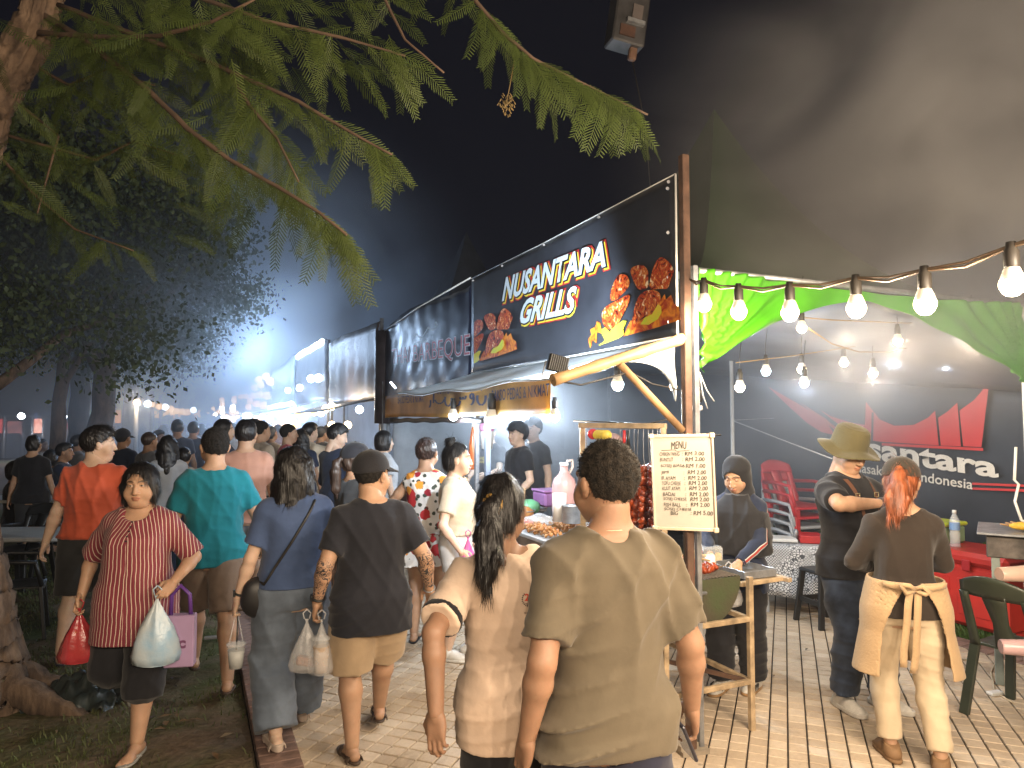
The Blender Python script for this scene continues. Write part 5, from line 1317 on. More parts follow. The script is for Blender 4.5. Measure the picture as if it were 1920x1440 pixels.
guy = MB(); guy.tube([RP(1372, 788, s=3.3), RP(1480, 830, r=3.6), RP(1560, 860, r=3.3)], .006, 5); guy.tube([RP(1372, 788, s=3.3), RP(1450, 784, s=3.6)], .004, 5); tag(guy.build('guy_rope', M_WHITEPL), 'thin white guy rope slanting across the dark backdrop', 'rope')
# ------------------------------------------------------------------ dark peaked tent further on
t2 = empty('dark_peaked_tent', 'dark peaked tent rising behind the barbecue banner', 'marquee', S(9.0, 1.9))
mb = MB(); marq(7.2, 11.2, .3, 4.0, 2.75, 5.3, mb); part(mb, 'canopy', mat('dark_canopy', (.030, .034, .045), rough=.6, var=.2), t2)
for s_, r_ in ((7.2, 4.0), (11.2, .3), (11.2, 4.0)):
    mb = MB(); mb.tube([S(s_, r_, 0), S(s_, r_, 2.75)], .025, 8); part(mb, 'leg', M_GALV, t2)
# ------------------------------------------------------------------ the row of stalls running away down the street
def far_stall(s0, s1, label, m, z0, z1, bulbs, lampc, m_in=None, w=20, txt=None, rows=1, light=None):
    t = empty('far_stall', label, 'market stall', S((s0 + s1) / 2, .2), 0, 'stall fronts running down the street')
    c = crumple(int(s0 * 10)); mb = MB(); mb.sheet(lambda u, v: S(s1 - (s1 - s0) * u, -.02 + .05 * c(u, v), z0 + (z1 - z0) * v + .05 * math.sin(4 * u + s0) * v), 20, 10, .003); b_ = part(mb, 'banner', m, t)
    for k_ in (s0 + .05, s1 - .05):
        mb = MB(); mb.tube([S(k_, .03, 0), S(k_, .03, z1)], .03, 6); part(mb, 'post', M_GALV, t)
    mb = MB(); mb.sheet(lambda u, v: S(s1 - (s1 - s0) * u, -.02 - .8 * v, z0 + .03 - .2 * v), 8, 3, .003); part(mb, 'awning', M_TARPG, t)
    mb = MB(); mb.box(S((s0 + s1) / 2, .35, .42), (s1 - s0 - .3, .7, .84), Mz); part(mb, 'counter', M_WHITEPL if int(s0) % 2 else M_WOOD, t)
    mb = MB(); mb.sheet(lambda u, v: S(s1 - (s1 - s0) * u, 2.6 + .04 * c(u, v), 2.6 * v), 10, 5, .003); part(mb, 'back_sheet', m_in or M_WALLP, t)
    return t, b_
def _lit(name, col, st): return mat(name, col, rough=.4, var=.3, vscale=1.2, bump=.3, bscale=4, emit=col, estr=st)
fs1, b1 = far_stall(6.95, 11.1, 'third stall fronted by a plain brown tarp', M_TARPB, 2.05, 3.25, 0, WARM)
fs2, b2 = far_stall(11.4, 16.0, 'stall with shiny silver tarp front and a bright lamp row on top', M_TARPG, 2.15, 3.4, 0, COOL)
fs3, b3 = far_stall(16.2, 22.5, 'stall with backlit pale blue sign', mat('teal_sheet', (.10, .20, .26), rough=.35, var=.3, bump=.4, bscale=4), 2.15, 3.5, 0, COOL)
fs4, b4 = far_stall(22.8, 29, 'stall with warm lit rows of signboard bulbs', mat('amber_sheet', (.30, .20, .10), rough=.5, var=.3), 2.15, 4.1, 0, WARM)
fs5, b5 = far_stall(29.4, 37, 'stall beyond the amber signboard', mat('cream_sheet', (.35, .32, .26), rough=.5, var=.3), 2.15, 3.6, 0, WARM)
fs6, b6 = far_stall(37.4, 47, 'last stall front in the glow at the end of the street', M_TARPG, 2.15, 3.6, 0, WARM)
# ------------------------------------------------------------------ lamps
E_WARM = emat('glow_warm', (1.0, .70, .38), 14.0); E_COOL = emat('glow_cool', (.72, .87, 1.0), 13.0); E_AMB = emat('glow_amber', (1.0, .55, .18), 4.0); E_WHITE = emat('glow_white', (1, .96, .9), 14.0)
M_SOCK = mat('lamp_socket', (.03, .025, .02), rough=.5); M_BBASE = mat('bulb_base', (.72, .66, .56), rough=.4, emit=(1, .8, .55), estr=.25)
def bulb_meshes():
    a = MB(); a.lathe([(.016, 0), (.019, .01), (.019, .05), (.014, .058), (.012, .075)], n=12); sock = a.mesh('socket', [M_SOCK])
    a = MB(); a.lathe([(.030, -.030), (.026, -.015), (.020, 0.0), (.017, .006)], n=16); base = a.mesh('collar', [M_BBASE])
    gl = []
    for m in (E_WARM, E_COOL):
        a = MB(); a.lathe([(.0001, -.074), (.014, -.071), (.024, -.062), (.031, -.048), (.032, -.038), (.030, -.030)], n=18, cap=False); gl.append(a.mesh('globe', [m]))
    return sock, base, gl
SOCK, COLLAR, GLOBES = bulb_meshes()
def bulb(p, label, cool=False, w=10, sc=1.0, group='string light bulbs', lights=True, yaw=0, drop=.07):
    t = empty('light_bulb', label, 'bulb', p, yaw, group); t.scale = (sc,) * 3
    for nm, me in (('globe', GLOBES[1 if cool else 0]), ('collar', COLLAR), ('socket', SOCK)): link(nm, me, None, t)
    if lights and w > 0: 
        l = lamp((p[0], p[1], p[2] - .105 * sc), COOL if cool else WARM, w, .03); 
    return t
# the string along the walkway edge (runs on past the camera)
front = [(1320, 553, -.20), (1385, 566, -.44), (1481, 566, -.74), (1605, 556, -1.07), (1734, 545, -1.41), (1897, 505, -1.71)]
WP = []
names = ['bulb nearest the stall post on the front string', 'second bulb from the stall post on the front string', 'third bulb from the stall post on the front string', 'fourth bulb from the stall post on the front string', 'second nearest bulb of the front string, over the hat wearer', 'largest bulb of the front string at the right edge']
FW = 22.0
for (px, py, s_), nm in zip(front, names):
    p = RP(px, py, s=s_); p = RP(px, py, r=0.0) if False else p
    bulb(p, nm, False, FW, 1.22); WP.append(p + Vector((0, 0, .075)))
for q, s_ in enumerate((-2.25, -2.8, -3.35, -3.9, -4.5, -5.1, -5.8)):
    p = S(s_, -.0 + .02 * q, 2.34 + .06 * q); bulb(p, 'bulb of the front string beyond the right edge', False, FW * 2.5); WP.append(p + Vector((0, 0, .075)))
for q in range(8):   # unseen second string, added behind the camera to brighten backs and foliage
    bulb(S(-4.6 + .05 * q, -.1 - .55 * q, 2.65 - .05 * math.sin(q)), 'added unseen bulb lighting the walkway from behind the viewer', False, 105, 1.0, 'added bulbs behind the viewer')
st = empty('string_cable', 'twin cable of the front bulb string tied to the brown post', 'cable', WP[0])
for off in (0.0, .014):
    pts = [S(-.03, .03, 2.53)]
    for i, p in enumerate(WP):
        prev = pts[-1]; mid = (prev + p) / 2 + Vector((0, 0, -.012 - off)); pts += [mid, p + Vector((0, 0, .004 - off * .3))]
    mb = MB(); mb.tube(pts, .0055, 6); part(mb, 'wire', mat('cable_brown', (.16, .11, .07), rough=.45), st)
# bulbs hung under the marquee
inner = [(1503, 603, 1.5, 0, 'bright bulb against the green swag above the hat wearer'), (1683, 628, 1.5, 0, 'bulb under the arch of the green swag'), (1820, 628, 1.6, 0, 'bulb in front of the right part of the green swag'),
         (1387, 714, 2.0, 0, 'warm bulb low on the left above the hijab'), (1637, 690, 2.4, 0, 'warm bulb low in the middle under the grey tarp'), (1436, 685, 3.0, 1, 'small white bulb left under the grey tarp'),
         (1508, 707, 2.6, 1, 'blue-white bulb low below the bright swag bulb'), (1503, 682, 3.2, 0, 'faint warm bulb just above the blue-white bulb'), (1582, 670, 3.3, 0, 'pale bulb in the middle of the grey tarp'), (1772, 667, 2.6, 1, 'blue-white bulb under the right part of the grey tarp'), (1674, 663, 3.6, 1, 'white bulb far back below the tarp ridge')]
for px, py, r_, cool, nm in inner:
    d = None; p = RP(px, py, s=(.25 if r_ < 2 else .9 + .35 * (r_ - 2)))
    bulb(p, nm, bool(cool), 7.5 if not cool else 10, 1.0 if r_ < 2 else 1.15, 'bulbs under the marquee')
    mb = MB(); mb.tube([p + Vector((0, 0, .07)), p + Vector((0, 0, .16)), p + Vector((.02, .01, .30))], .003, 4); tag(mb.build('pendant_wire', M_CABLE), 'short wire holding the ' + nm, 'cable')
mb = MB(); mb.tube([RP(1515, 615, s=.3), RP(1560, 645, s=.5), RP(1610, 660, s=.7), RP(1670, 660, s=.8), RP(1750, 640, s=.9)], .005, 5); mb.tube([RP(1300, 540, s=.05), RP(1440, 590, s=.25), RP(1560, 600, s=.3), RP(1700, 606, s=.3), RP(1860, 590, s=.2)], .004, 5); mb.tube([RP(1380, 680, s=1.0), RP(1480, 668, s=1.1), RP(1600, 650, s=1.2), RP(1700, 625, s=1.2)], .004, 5); tag(mb.build('slack_cable', mat('cable_ochre', (.25, .16, .06))), 'slack ochre cable drooping between bulbs under the tarp', 'cable')
# bulbs at the valance edge and inside the stalls
for px, py, r_, cool, sc, w, nm in ((850, 768, -.10, 1, 1.5, 34, 'white bulb hanging below the middle of the orange valance'), (922, 770, -.08, 1, 2.0, 48, 'biggest white bulb below the orange valance by the blue post'), (1040, 768, -.05, 0, 1.2, 16, 'warm bulb at the right lower corner of the orange valance'), (791, 806, 1.4, 0, 1.5, 30, 'warm bare bulb glowing in the smoke of the barbecue stall')):
    bulb(RP(px, py, r=r_), nm, bool(cool), w, sc, 'bulbs of the stall fronts')
mb = MB(); mb.box((0, 0, 0), (.10, .02, .02)); tag(part(mb, 'tube', E_WHITE, None) if False else mb.build('led_tube', E_COOL), 'small bright white lamp on the dark wrapped post', 'lamp', None).location = RP(737, 722, r=-.16)
bpy.data.objects['led_tube'].rotation_euler = (0, R(50), 0)
bulb(RP(1158, 706, s=1.2), 'white bulb under the awning behind the wooden brace', True, 70, 1.4, 'bulbs of the stall fronts'); bulb(RP(1262, 716, s=.35), 'small warm bulb beside the brown post under the awning', False, 5, .7, 'bulbs of the stall fronts')
# black flood lamp at the end of the bamboo pole
fl = empty('flood_lamp', 'black finned flood lamp hung below the awning edge', 'lamp', RP(1045, 682, s=.02))
yf = (S(1.9, -.38, 2.12) - fl.location).normalized(); xf = yf.cross(Vector((.25, 0, 1))).normalized(); Mf = Matrix((xf, yf, xf.cross(yf))).transposed()
mb = MB(); mb.box((0, 0, 0), (.105, .035, .085), Mf, .005)
mb.build('housing', M_BLACKPL, fl)
for q in range(9): 
    f_ = MB(); f_.box(Mf @ Vector((-.044 + .011 * q, -.024, 0)), (.004, .016, .078), Mf); f_.build('fin', M_BLACKPL, fl)
mb = MB(); mb.tube([Mf @ Vector((-.06, 0, .0)), Mf @ Vector((-.06, .01, -.07)), Mf @ Vector((.06, .01, -.07)), Mf @ Vector((.06, 0, 0))], .005, 6); mb.build('bracket', M_GALV, fl)
mb = MB(); mb.box(Mf @ Vector((0, .0195, 0)), (.09, .004, .07), Mf); mb.build('lens', emat('glow_flood', (.8, .92, 1), 30), fl)
fs = bpy.data.lights.new('flood_light', 'SPOT'); fs.energy = 480; fs.color = COOL; fs.spot_size = R(120); fs.spot_blend = .6; fs.shadow_soft_size = .04
fo = bpy.data.objects.new('flood_light', fs); COL.objects.link(fo); fo.location = fl.location + Mf @ Vector((0, .03, 0)); fo.rotation_euler = (Mf @ Vector((0, 1, 0))).to_track_quat('-Z', 'Y').to_euler()
# lamps of the far stalls
rl = random.Random(4)
def glow(p, sz, m, nm, lab, grp, stretch=1.0):
    mb = MB(); mb.lathe([(.0001, -sz), (sz * .7, -sz * .7), (sz, 0), (sz * .7, sz * .7), (.0001, sz)], n=8, cap=False, sx=stretch); o = mb.build(nm, m); o.location = p; tag(o, lab, 'lamp', grp); return o
G1 = 'lamps strung along the far stall fronts'
for q in range(10): 
    s_ = 11.8 + q * .42; glow(S(s_, -.05, 3.38 + .03 * rl.random()), .07, E_COOL, 'row_lamp', 'white lamp in the dazzling row on the silver tarp', 'lamp row on the silver tarp')
for px, py in ((562, 727), (583, 710), (540, 732), (597, 709)): glow(RP(px, py, r=-.12), .09, E_COOL, 'row_lamp', {562: 'white lamp in the middle of the backlit blue sheet', 583: 'upper white lamp on the silver tarp', 540: 'leftmost white lamp on the blue sheet', 597: 'white lamp nearest the right edge of the silver tarp'}[px], 'lamps on the silver and blue sheets')
for q in range(13):
    s_ = 16.4 + q * .48; glow(S(s_, -.10, 2.18 + .05 * rl.random()), .085, E_COOL, 'row_lamp', 'white lamp along the foot of the backlit blue sign', 'lamps under the blue sign')
for px, py in ((486, 712), (500, 706), (478, 727), (490, 722), (462, 743), (475, 742), (488, 740), (501, 742), (452, 744), (470, 752), (482, 757), (495, 760), (467, 763), (508, 716)): glow(RP(px, py, r=-.1), .14, E_AMB, 'sign_lamp', 'warm lamp in the rows of the amber signboard', 'lamps of the amber signboard', 1.3)
for px, py in ((416, 750), (417, 758), (416, 765), (417, 773), (419, 781), (410, 772), (404, 777), (400, 766), (438, 765), (441, 750), (436, 772), (444, 778), (425, 782)): glow(RP(px, py, r=-.1), .26, E_WHITE if py % 2 else E_AMB, 'sign_lamp', 'lamp in the bright cluster at the far end of the stalls', 'lamps at the far end of the stalls')
under = [(559, 776), (575, 775), (590, 773), (602, 774), (568, 784), (611, 766), (622, 762), (537, 788), (556, 796), (517, 797), (528, 796), (505, 786), (487, 785), (492, 781), (480, 786), (460, 780), (466, 780), (538, 789), (549, 792), (674, 768), (622, 797), (652, 797), (437, 786), (430, 786), (425, 785)]
for px, py in under:
    d = 10 + (640 - px) * .06 if px > 560 else 15 + (560 - px) * .1
    glow(P(px, py, d), .055 * d / 12 + .01, rl.choice((E_WARM, E_WARM, E_AMB, E_COOL)), 'stall_bulb', 'round bulb glowing under the far awnings', 'bulbs under the far awnings')
BLU = (.50, .70, 1.0)
for s_, c_, w_ in ((9, WARM, 50), (13.5, BLU, 300), (19, BLU, 420), (25.5, WARM, 200), (33, WARM, 220), (42, WARM, 260)): lamp(S(s_, -.35, 2.05), c_, w_, .15)
for s_, w_ in ((11.5, 70), (13.5, 110), (15.5, 110), (18, 130), (21, 150), (25, 160), (30, 160)): lamp(S(s_, -1.1, 3.5), BLU, w_, .4)  # extra blue lights in mid-air, added to spread the glow through the smoke
lamp(S(5.0, 1.3, 1.95), COOL, 130, .1); lamp(S(8.8, 1.2, 2.0), WARM, 40, .1)
# string of bulbs along the lawn side of the street, with its poles
G2 = 'bulbs strung along the lawn side of the street'
lawnb = [(257, 754, 17), (277, 757, 19), (284, 758, 20), (298, 762, 22), (310, 763, 24), (320, 767, 26), (341, 772, 30), (363, 769, 34), (352, 773, 33), (330, 771, 28)]
for i, (px, py, d) in enumerate(lawnb):
    glow(P(px, py, d), .075 * d / 20 + .03, E_AMB if i % 3 != 1 else E_COOL, 'string_bulb', 'bulb on the string beside the far trees', G2); 
for px, py, d, w_ in ((257, 760, 16.8, 40), (310, 768, 24, 70), (352, 775, 33, 90)): lamp(P(px, py, d), WARM, w_, .1)
for i in range(44):
    px = rl.uniform(288, 420); d = 26 + (px - 288) * .12; glow(P(px, rl.uniform(768, 783), d), .05, E_AMB, 'fairy_light', 'tiny yellow fairy light near the end of the street', 'yellow fairy lights')
for (px, d), w_ in zip(((255, 17), (284, 20), (300, 23), (330, 28)), ('nearest pale pole, first of the lawn-side bulb string', 'second pale pole of the lawn-side bulb string', 'third pale pole of the lawn-side bulb string', 'farthest pale pole of the lawn-side bulb string')):
    b_ = P(px, 790, d); mb = MB(); mb.tube([(b_.x, b_.y, -.1), (b_.x, b_.y, 2.6)], .05, 8); tag(mb.build('light_pole', mat('pale_pole', (.35, .33, .30))), w_, 'pole', 'poles of the lawn-side string')
# lit stalls seen between the trunks on the left
def lit_stall(px0, px1, py0, py1, d, col, st, lab, col2):
    a = P(px0, py1, d); b = P(px1, py0, d); t = empty('distant_stall', lab, 'market stall', ((a.x + b.x) / 2, d, 0)); w = b.x - a.x
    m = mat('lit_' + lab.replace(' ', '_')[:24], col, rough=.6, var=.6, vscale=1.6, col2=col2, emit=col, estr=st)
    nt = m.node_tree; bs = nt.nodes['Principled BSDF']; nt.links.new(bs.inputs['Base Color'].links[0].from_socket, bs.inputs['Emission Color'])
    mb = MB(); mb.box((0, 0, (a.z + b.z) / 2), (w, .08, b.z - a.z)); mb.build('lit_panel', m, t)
    mb = MB(); mb.box((0, .6, a.z * .5 - .02), (w * 1.05, .9, max(a.z, .2))); mb.build('counter', M_WALL, t)
    mb = MB(); mb.box((0, .5, b.z + .12), (w * 1.25, 1.6, .1)); mb.build('roof', M_WALL, t)
    for sx in (-1, 1): mb = MB(); mb.tube([(sx * w * .56, -.1, 0), (sx * w * .56, -.1, b.z + .1)], .06, 6); mb.build('post', M_GALV, t)
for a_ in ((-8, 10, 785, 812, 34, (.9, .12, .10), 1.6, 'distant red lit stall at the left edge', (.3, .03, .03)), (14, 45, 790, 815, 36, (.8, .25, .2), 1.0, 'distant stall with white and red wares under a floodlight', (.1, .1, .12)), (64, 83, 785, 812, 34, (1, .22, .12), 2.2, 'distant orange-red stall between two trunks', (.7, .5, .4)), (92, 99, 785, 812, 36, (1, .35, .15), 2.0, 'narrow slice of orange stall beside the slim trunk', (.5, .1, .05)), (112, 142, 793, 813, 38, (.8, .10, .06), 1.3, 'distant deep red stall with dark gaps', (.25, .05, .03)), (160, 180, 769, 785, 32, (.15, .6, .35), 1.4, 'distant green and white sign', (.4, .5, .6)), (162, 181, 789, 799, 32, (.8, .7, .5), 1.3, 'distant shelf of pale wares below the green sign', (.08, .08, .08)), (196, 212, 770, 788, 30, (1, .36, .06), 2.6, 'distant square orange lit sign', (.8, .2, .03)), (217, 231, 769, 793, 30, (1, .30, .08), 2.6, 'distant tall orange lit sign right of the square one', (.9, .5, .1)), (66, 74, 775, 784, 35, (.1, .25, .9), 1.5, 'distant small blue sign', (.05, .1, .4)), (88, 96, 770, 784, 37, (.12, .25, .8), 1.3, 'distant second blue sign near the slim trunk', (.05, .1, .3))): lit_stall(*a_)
for px, py, d, sz, lab in ((40, 780, 33, .16, 'glaring white floodlight far left between the trunks'), (122, 782, 35, .10, 'smaller white floodlight right of the slim trunk')):
    glow(P(px, py, d), sz, emat('glow_far_white', (.85, .93, 1), 60), 'far_floodlight', lab, None)
lamp(P(40, 779, 32), COOL, 260, .2); lamp(P(205, 772, 28), (1, .5, .2), 120, .2); lamp(P(75, 800, 31), (1, .4, .25), 90, .2)
# metal lamp box high above the stalls
bx = empty('lamp_box', 'blurred rusty metal lamp box high against the night sky', 'lamp', P(1178, 40, 5.2))
mb = MB(); Mb = Matrix.Rotation(R(8), 3, 'Y') @ Matrix.Rotation(R(15), 3, 'Z'); mb.box((.0, 0, .05), (.26, .18, .52), Mb, .012); mb.build('housing', mat('box_steel', (.05, .048, .05), rough=.5, var=.5, vscale=5), bx)
mb = MB(); mb.box(Mb @ Vector((.03, -.095, .03)), (.08, .012, .11), Mb); mb.build('plate', mat('box_plate', (.12, .10, .095), var=.2), bx)
mb = MB(); mb.box(Mb @ Vector((-.03, -.095, -.13)), (.12, .012, .08), Mb); mb.box(Mb @ Vector((.02, -.10, .18)), (.2, .02, .05), Mb); mb.build('rusty_panel', mat('box_rust', (.07, .032, .02), var=.5, vscale=9), bx)
mb = MB(); mb.box(Mb @ Vector((.02, -.10, -.055)), (.14, .05, .03), Mb); mb.build('ledge', M_GALV, bx); mb = MB(); mb.box(Mb @ Vector((.06, -.02, -.23)), (.06, .05, .14), Mb, .01); mb.build('bracket', M_RUST, bx)
mb = MB(); mb.tube([Mb @ Vector((.0, 0, .3)), Mb @ Vector((.02, 0, 1.2))], .03, 8); mb.build('pole', M_GALV, bx)
mb = MB(); mb.tube([Mb @ Vector((.06, 0, -.25)), Vector((.12, 0, -.8)), Vector((.2, .1, -1.6)), Vector(S(.0, .05, 3.2)) - bx.location], .004, 4); mb.build('cable', M_CABLE, bx)
# ------------------------------------------------------------------ furniture and goods
def SR(s, r, z, rz=0.0): return S(s, r, z)
def streetM(extra=0.0): return Matrix.Rotation(rzb + extra, 3, 'Z')
# whiteboard menu on the front of the brown post
mc = [P(1221, 818, 3.80), P(1335, 816, 3.72), P(1343, 994, 3.74), P(1228, 990, 3.82)]
cen = sum(mc, Vector()) / 4
menu = empty('menu_board', 'whiteboard menu with handwritten prices hung on the brown post', 'menu board', cen)
qm = quad_map(mc); ql = lambda u, v, o=0.0: qm(u, v, o) - cen
mb = MB(); mb.poly([ql(0, 0), ql(1, 0), ql(1, 1), ql(0, 1)], .010, (ql(0, 0, .01) - ql(0, 0)).normalized()); mb.build('panel', mat('whiteboard', (.47, .43, .37), rough=.3, var=.06, vscale=6), menu)
for a, b in (((0, 0), (1, 0)), ((1, 0), (1, 1)), ((1, 1), (0, 1)), ((0, 1), (0, 0))):
    mb = MB(); mb.obox(ql(*a, .001), ql(*b, .001), .011, .016, bev=.002); mb.build('frame_bar', mat('board_frame', (.60, .50, .37), rough=.4), menu)
for a in ((0, 0), (1, 0), (1, 1), (0, 1)):
    mb = MB(); mb.box(ql(*a, .004), (.026, .018, .026), Matrix.Rotation(R(8), 3, 'Z'), .004); mb.build('corner_cap', mat('corner_cap', (.66, .54, .38), rough=.4), menu)
M_INK = flat('marker_black', (.015, .013, .012), rough=.6)
def mtext(t, u0, v0, u1, v1, bold=.0, sh=.08):
    sub = lambda u, v, o=0.0: ql(u0 + (u1 - u0) * u, v0 + (v1 - v0) * v, .0035 + o)
    me = text_mesh(t, 1, bold, sh); xs = [v.co.x for v in me.vertices]; ys = [v.co.y for v in me.vertices]; x0, x1, y0, y1 = min(xs), max(xs), min(ys), max(ys); rq = random.Random(t)
    for v in me.vertices: v.co = sub((v.co.x - x0) / (x1 - x0), (v.co.y - y0) / (y1 - y0) + .06 * math.sin(v.co.x * 2.3 + len(t)))
    me.update(); link('lettering', me, M_INK, menu)
mtext('MENU', .33, .86, .58, .94)
lines = [('CHIKEN WING', 'RM 3.00', .785, .33), ('BUNTUT', 'RM 2.00', .725, .22), ('SOSEJ BIASA', 'RM 1.00', .655, .40), ('JIMI', 'RM 2.00', .585, .13), ('IR AYAM', 'RM 2.00', .525, .23), ('TOFU CHEESE', 'RM 2.00', .470, .31), ('KULIT AYAM', 'RM 2.00', .415, .29), ('BADAI', 'RM 2.00', .352, .20), ('SOSEJ CHEESE', 'RM 2.00', .298, .38), ('FISH BALL', 'RM 2.00', .240, .28), ('SOSEJ CHEESE', None, .188, .45), ('BIG', None, .150, .12)]
for i, (a, b, v, w) in enumerate(lines):
    u0 = .13 + .004 * i + (.10 if a == 'BIG' else 0); mtext(a, u0, v, u0 + w, v + .040)
    if b: mtext(': ' + b if i < 3 else ':  ' + b, .50 + .004 * i, v + .004, .86 + .006 * i, v + .046)
mtext(': RM 5.00', .60, .155, .96, .20)
mb = MB(); mb.tube([ql(.16, .845, .004), ql(.38, .85, .004), ql(.42, .835, .004), ql(.63, .845, .004)], .0012, 4); mb.build('underline', M_INK, menu)
mb = MB(); mb.tube([ql(.1, 1.0, .003), S(-.05, 0, 1.68) - cen, ql(.8, 1.0, .003)], .002, 4); mb.build('string', mat('pink_string', (.5, .25, .2)), menu)
mb = MB(); mb.tube([S(-.055, -.02, 1.665), S(-.05, .03, 1.67), S(-.045, .22, 1.675)], .004, 5); tag(mb.build('hook_wire', M_CABLE), 'black wire hook tied round the brown post over the menu', 'hook')
# half-drum grill on a steel frame
gr = empty('drum_grill', 'rusty half-drum charcoal grill on a cream steel frame', 'grill', S(.55, .25))
GLc = W2L(gr)
def gpart(mb, nm, m): return hang(mb.build(nm, m), gr)
M_DRUM = mat('burnt_drum', (.055, .040, .030), rough=.75, var=.7, vscale=5, bump=.3, col2=(.045, .06, .025), spec=.3)
zt_, rd, g0, g1, rc = .86, .265, .10, 1.05, .20
def drum(u, v): a = math.pi * v; return S(g0 + (g1 - g0) * u, rc - rd * math.cos(a), zt_ - rd * math.sin(a))
mb = MB(); mb.sheet(drum, 12, 18, .008)
for s_ in (g0, g1): mb.poly([S(s_, rc - rd * math.cos(math.pi * v / 18), zt_ - rd * math.sin(math.pi * v / 18)) for v in range(19)], .006, SU)
gpart(mb, 'drum', M_DRUM)
mb = MB(); mb.sheet(lambda u, v: S(g0 + .02 + (g1 - g0 - .04) * u, rc - rd + .02 + (2 * rd - .04) * v, zt_ - .07 + .02 * math.sin(31 * u) * math.sin(27 * v) + .012 * math.sin(77 * u + 50 * v)), 40, 24); gpart(mb, 'charcoal_bed', mat('charcoal', (.02, .018, .017), rough=.9, var=.6, vscale=40, col2=(.22, .20, .19)))
for q in range(22):
    r_ = rc - rd + .02 + q * (2 * rd - .04) / 21; mb = MB(); mb.tube([S(g0, r_, zt_ + .004), S(g1, r_, zt_ + .004)], .0035, 5); gpart(mb, 'grate_bar', mat('grate_steel', (.12, .10, .085), rough=.6, metal=.4))
for r_ in (rc - rd + .01, rc + rd - .01): mb = MB(); mb.tube([S(g0, r_, zt_), S(g1, r_, zt_)], .007, 6); gpart(mb, 'rim', M_DRUM)
mb = MB(); mb.tube([S(g0, rc - .20, .79), S(g0 - .05, rc - .19, .80), S(g0 - .05, rc - .02, .80), S(g0, rc - .01, .79)], .010, 8); gpart(mb, 'handle', M_GALV)
fz = .86
for s_, r_ in ((.06, -.09), (.06, .50), (1.1, -.09), (1.1, .50)): mb = MB(); mb.obox(S(s_, r_, 0), S(s_, r_, fz), .032, .032, up=tuple(SU), bev=.003); gpart(mb, 'leg', M_METAL_PAINT)
for z_ in (.62, .27):
    for a, b in (((.06, -.09), (.06, .50)), ((1.1, -.09), (1.1, .50)), ((.06, -.09), (1.1, -.09)), ((.06, .50), (1.1, .50))): mb = MB(); mb.obox(S(*a, z_), S(*b, z_ + .003), .028, .028, bev=.003); gpart(mb, 'rail', M_METAL_PAINT)
mb = MB(); mb.obox(S(.06, .50, .27), S(1.1, -.09, .30), .022, .022); gpart(mb, 'rail', M_RUST)
for s_ in (.14, .42): mb = MB(); mb.obox(S(s_, .50, .80), S(s_ + .02, .84, .80), .034, .026, bev=.003); gpart(mb, 'shelf_arm', M_METAL_PAINT)
mb = MB(); mb.obox(S(.10, .85, .80), S(.50, .85, .80), .034, .026, bev=.003); gpart(mb, 'shelf_arm', M_METAL_PAINT)
tr = empty('steel_tray', 'shallow steel tray on the shelf beside the grill', 'tray', S(.33, .68, .815), rzb)
mb = MB(); mb.box((0, 0, .006), (.34, .24, .010), None, .002); mb.build('base', M_GALV, tr)
for c, z in (((0, .12, .025), (.34, .008, .045)), ((0, -.12, .025), (.34, .008, .045)), ((.17, 0, .025), (.008, .24, .045)), ((-.17, 0, .025), (.008, .24, .045))): mb = MB(); mb.box(c, z, None, .002); mb.build('side', M_GALV, tr)
M_MEAT = mat('glazed_meat', (.36, .060, .014), rough=.28, var=.6, vscale=14, bump=.5, bscale=40, spec=.6, col2=(.13, .018, .006)); M_MEATD = mat('dark_glazed_meat', (.14, .022, .012), rough=.28, var=.5, vscale=14, bump=.5, bscale=40, spec=.6); M_STICK = mat('bamboo_stick', (.40, .26, .12), rough=.8)
def lump_mesh(seed, m, r=.019):
    f = Fld((-.04,) * 3, (.04,) * 3, .005); rs = np.random.RandomState(seed)
    for q in range(5): c = rs.uniform(-.012, .012, 3); c2 = rs.uniform(-.014, .014, 3); f.cone(c, c2, r * rs.uniform(.5, .8), r * rs.uniform(.4, .7), .008)
    V, Q = f.net(); me = npmesh('meat_lump', V, Q); me.materials.append(m); return me
LUMP = [lump_mesh(i, M_MEAT) for i in range(4)]; LUMPD = [lump_mesh(i + 9, M_MEATD) for i in range(3)]
rm = random.Random(8)
def skewer(p, d, L_, n, lumps, label, grp, stick=.06, sc=1.0, hook=None):
    t = empty('skewer', label, 'skewer', p, 0, grp); d = Vector(d).normalized()
    mb = MB(); mb.tube([-d * .02, d * (L_ + stick)], .002, 5); mb.build('stick', M_STICK, t)
    for q in range(n):
        o = link('meat_lump', lumps[rm.randrange(len(lumps))], None, t); o.location = d * (L_ * (q + .5) / n) + Vector((rm.uniform(-1, 1), rm.uniform(-1, 1), rm.uniform(-1, 1))) * .006; o.rotation_euler = (rm.uniform(0, 6), rm.uniform(0, 6), rm.uniform(0, 6)); s_ = sc * rm.uniform(.85, 1.25); o.scale = (s_, s_, s_ * .9)
    if hook:
        mb = MB(); h = Vector(hook) - Vector(p); mb.tube([Vector((0, 0, -.01)), Vector((.012, 0, .02)), Vector((.004, 0, .05)), h * .6 + Vector((0, 0, .01)), h], .0022, 5); mb.build('hook', M_GALV, t)
    return t
for q in range(5): p = S(.20 + .10 * q, .22 + .02 * (q % 2), zt_ + .02); skewer(p, SV + SU * .2 + Vector((0, 0, .03)), .20, 6, LUMP, 'chicken skewer grilling on the drum grate', 'skewers on the grill', .08)
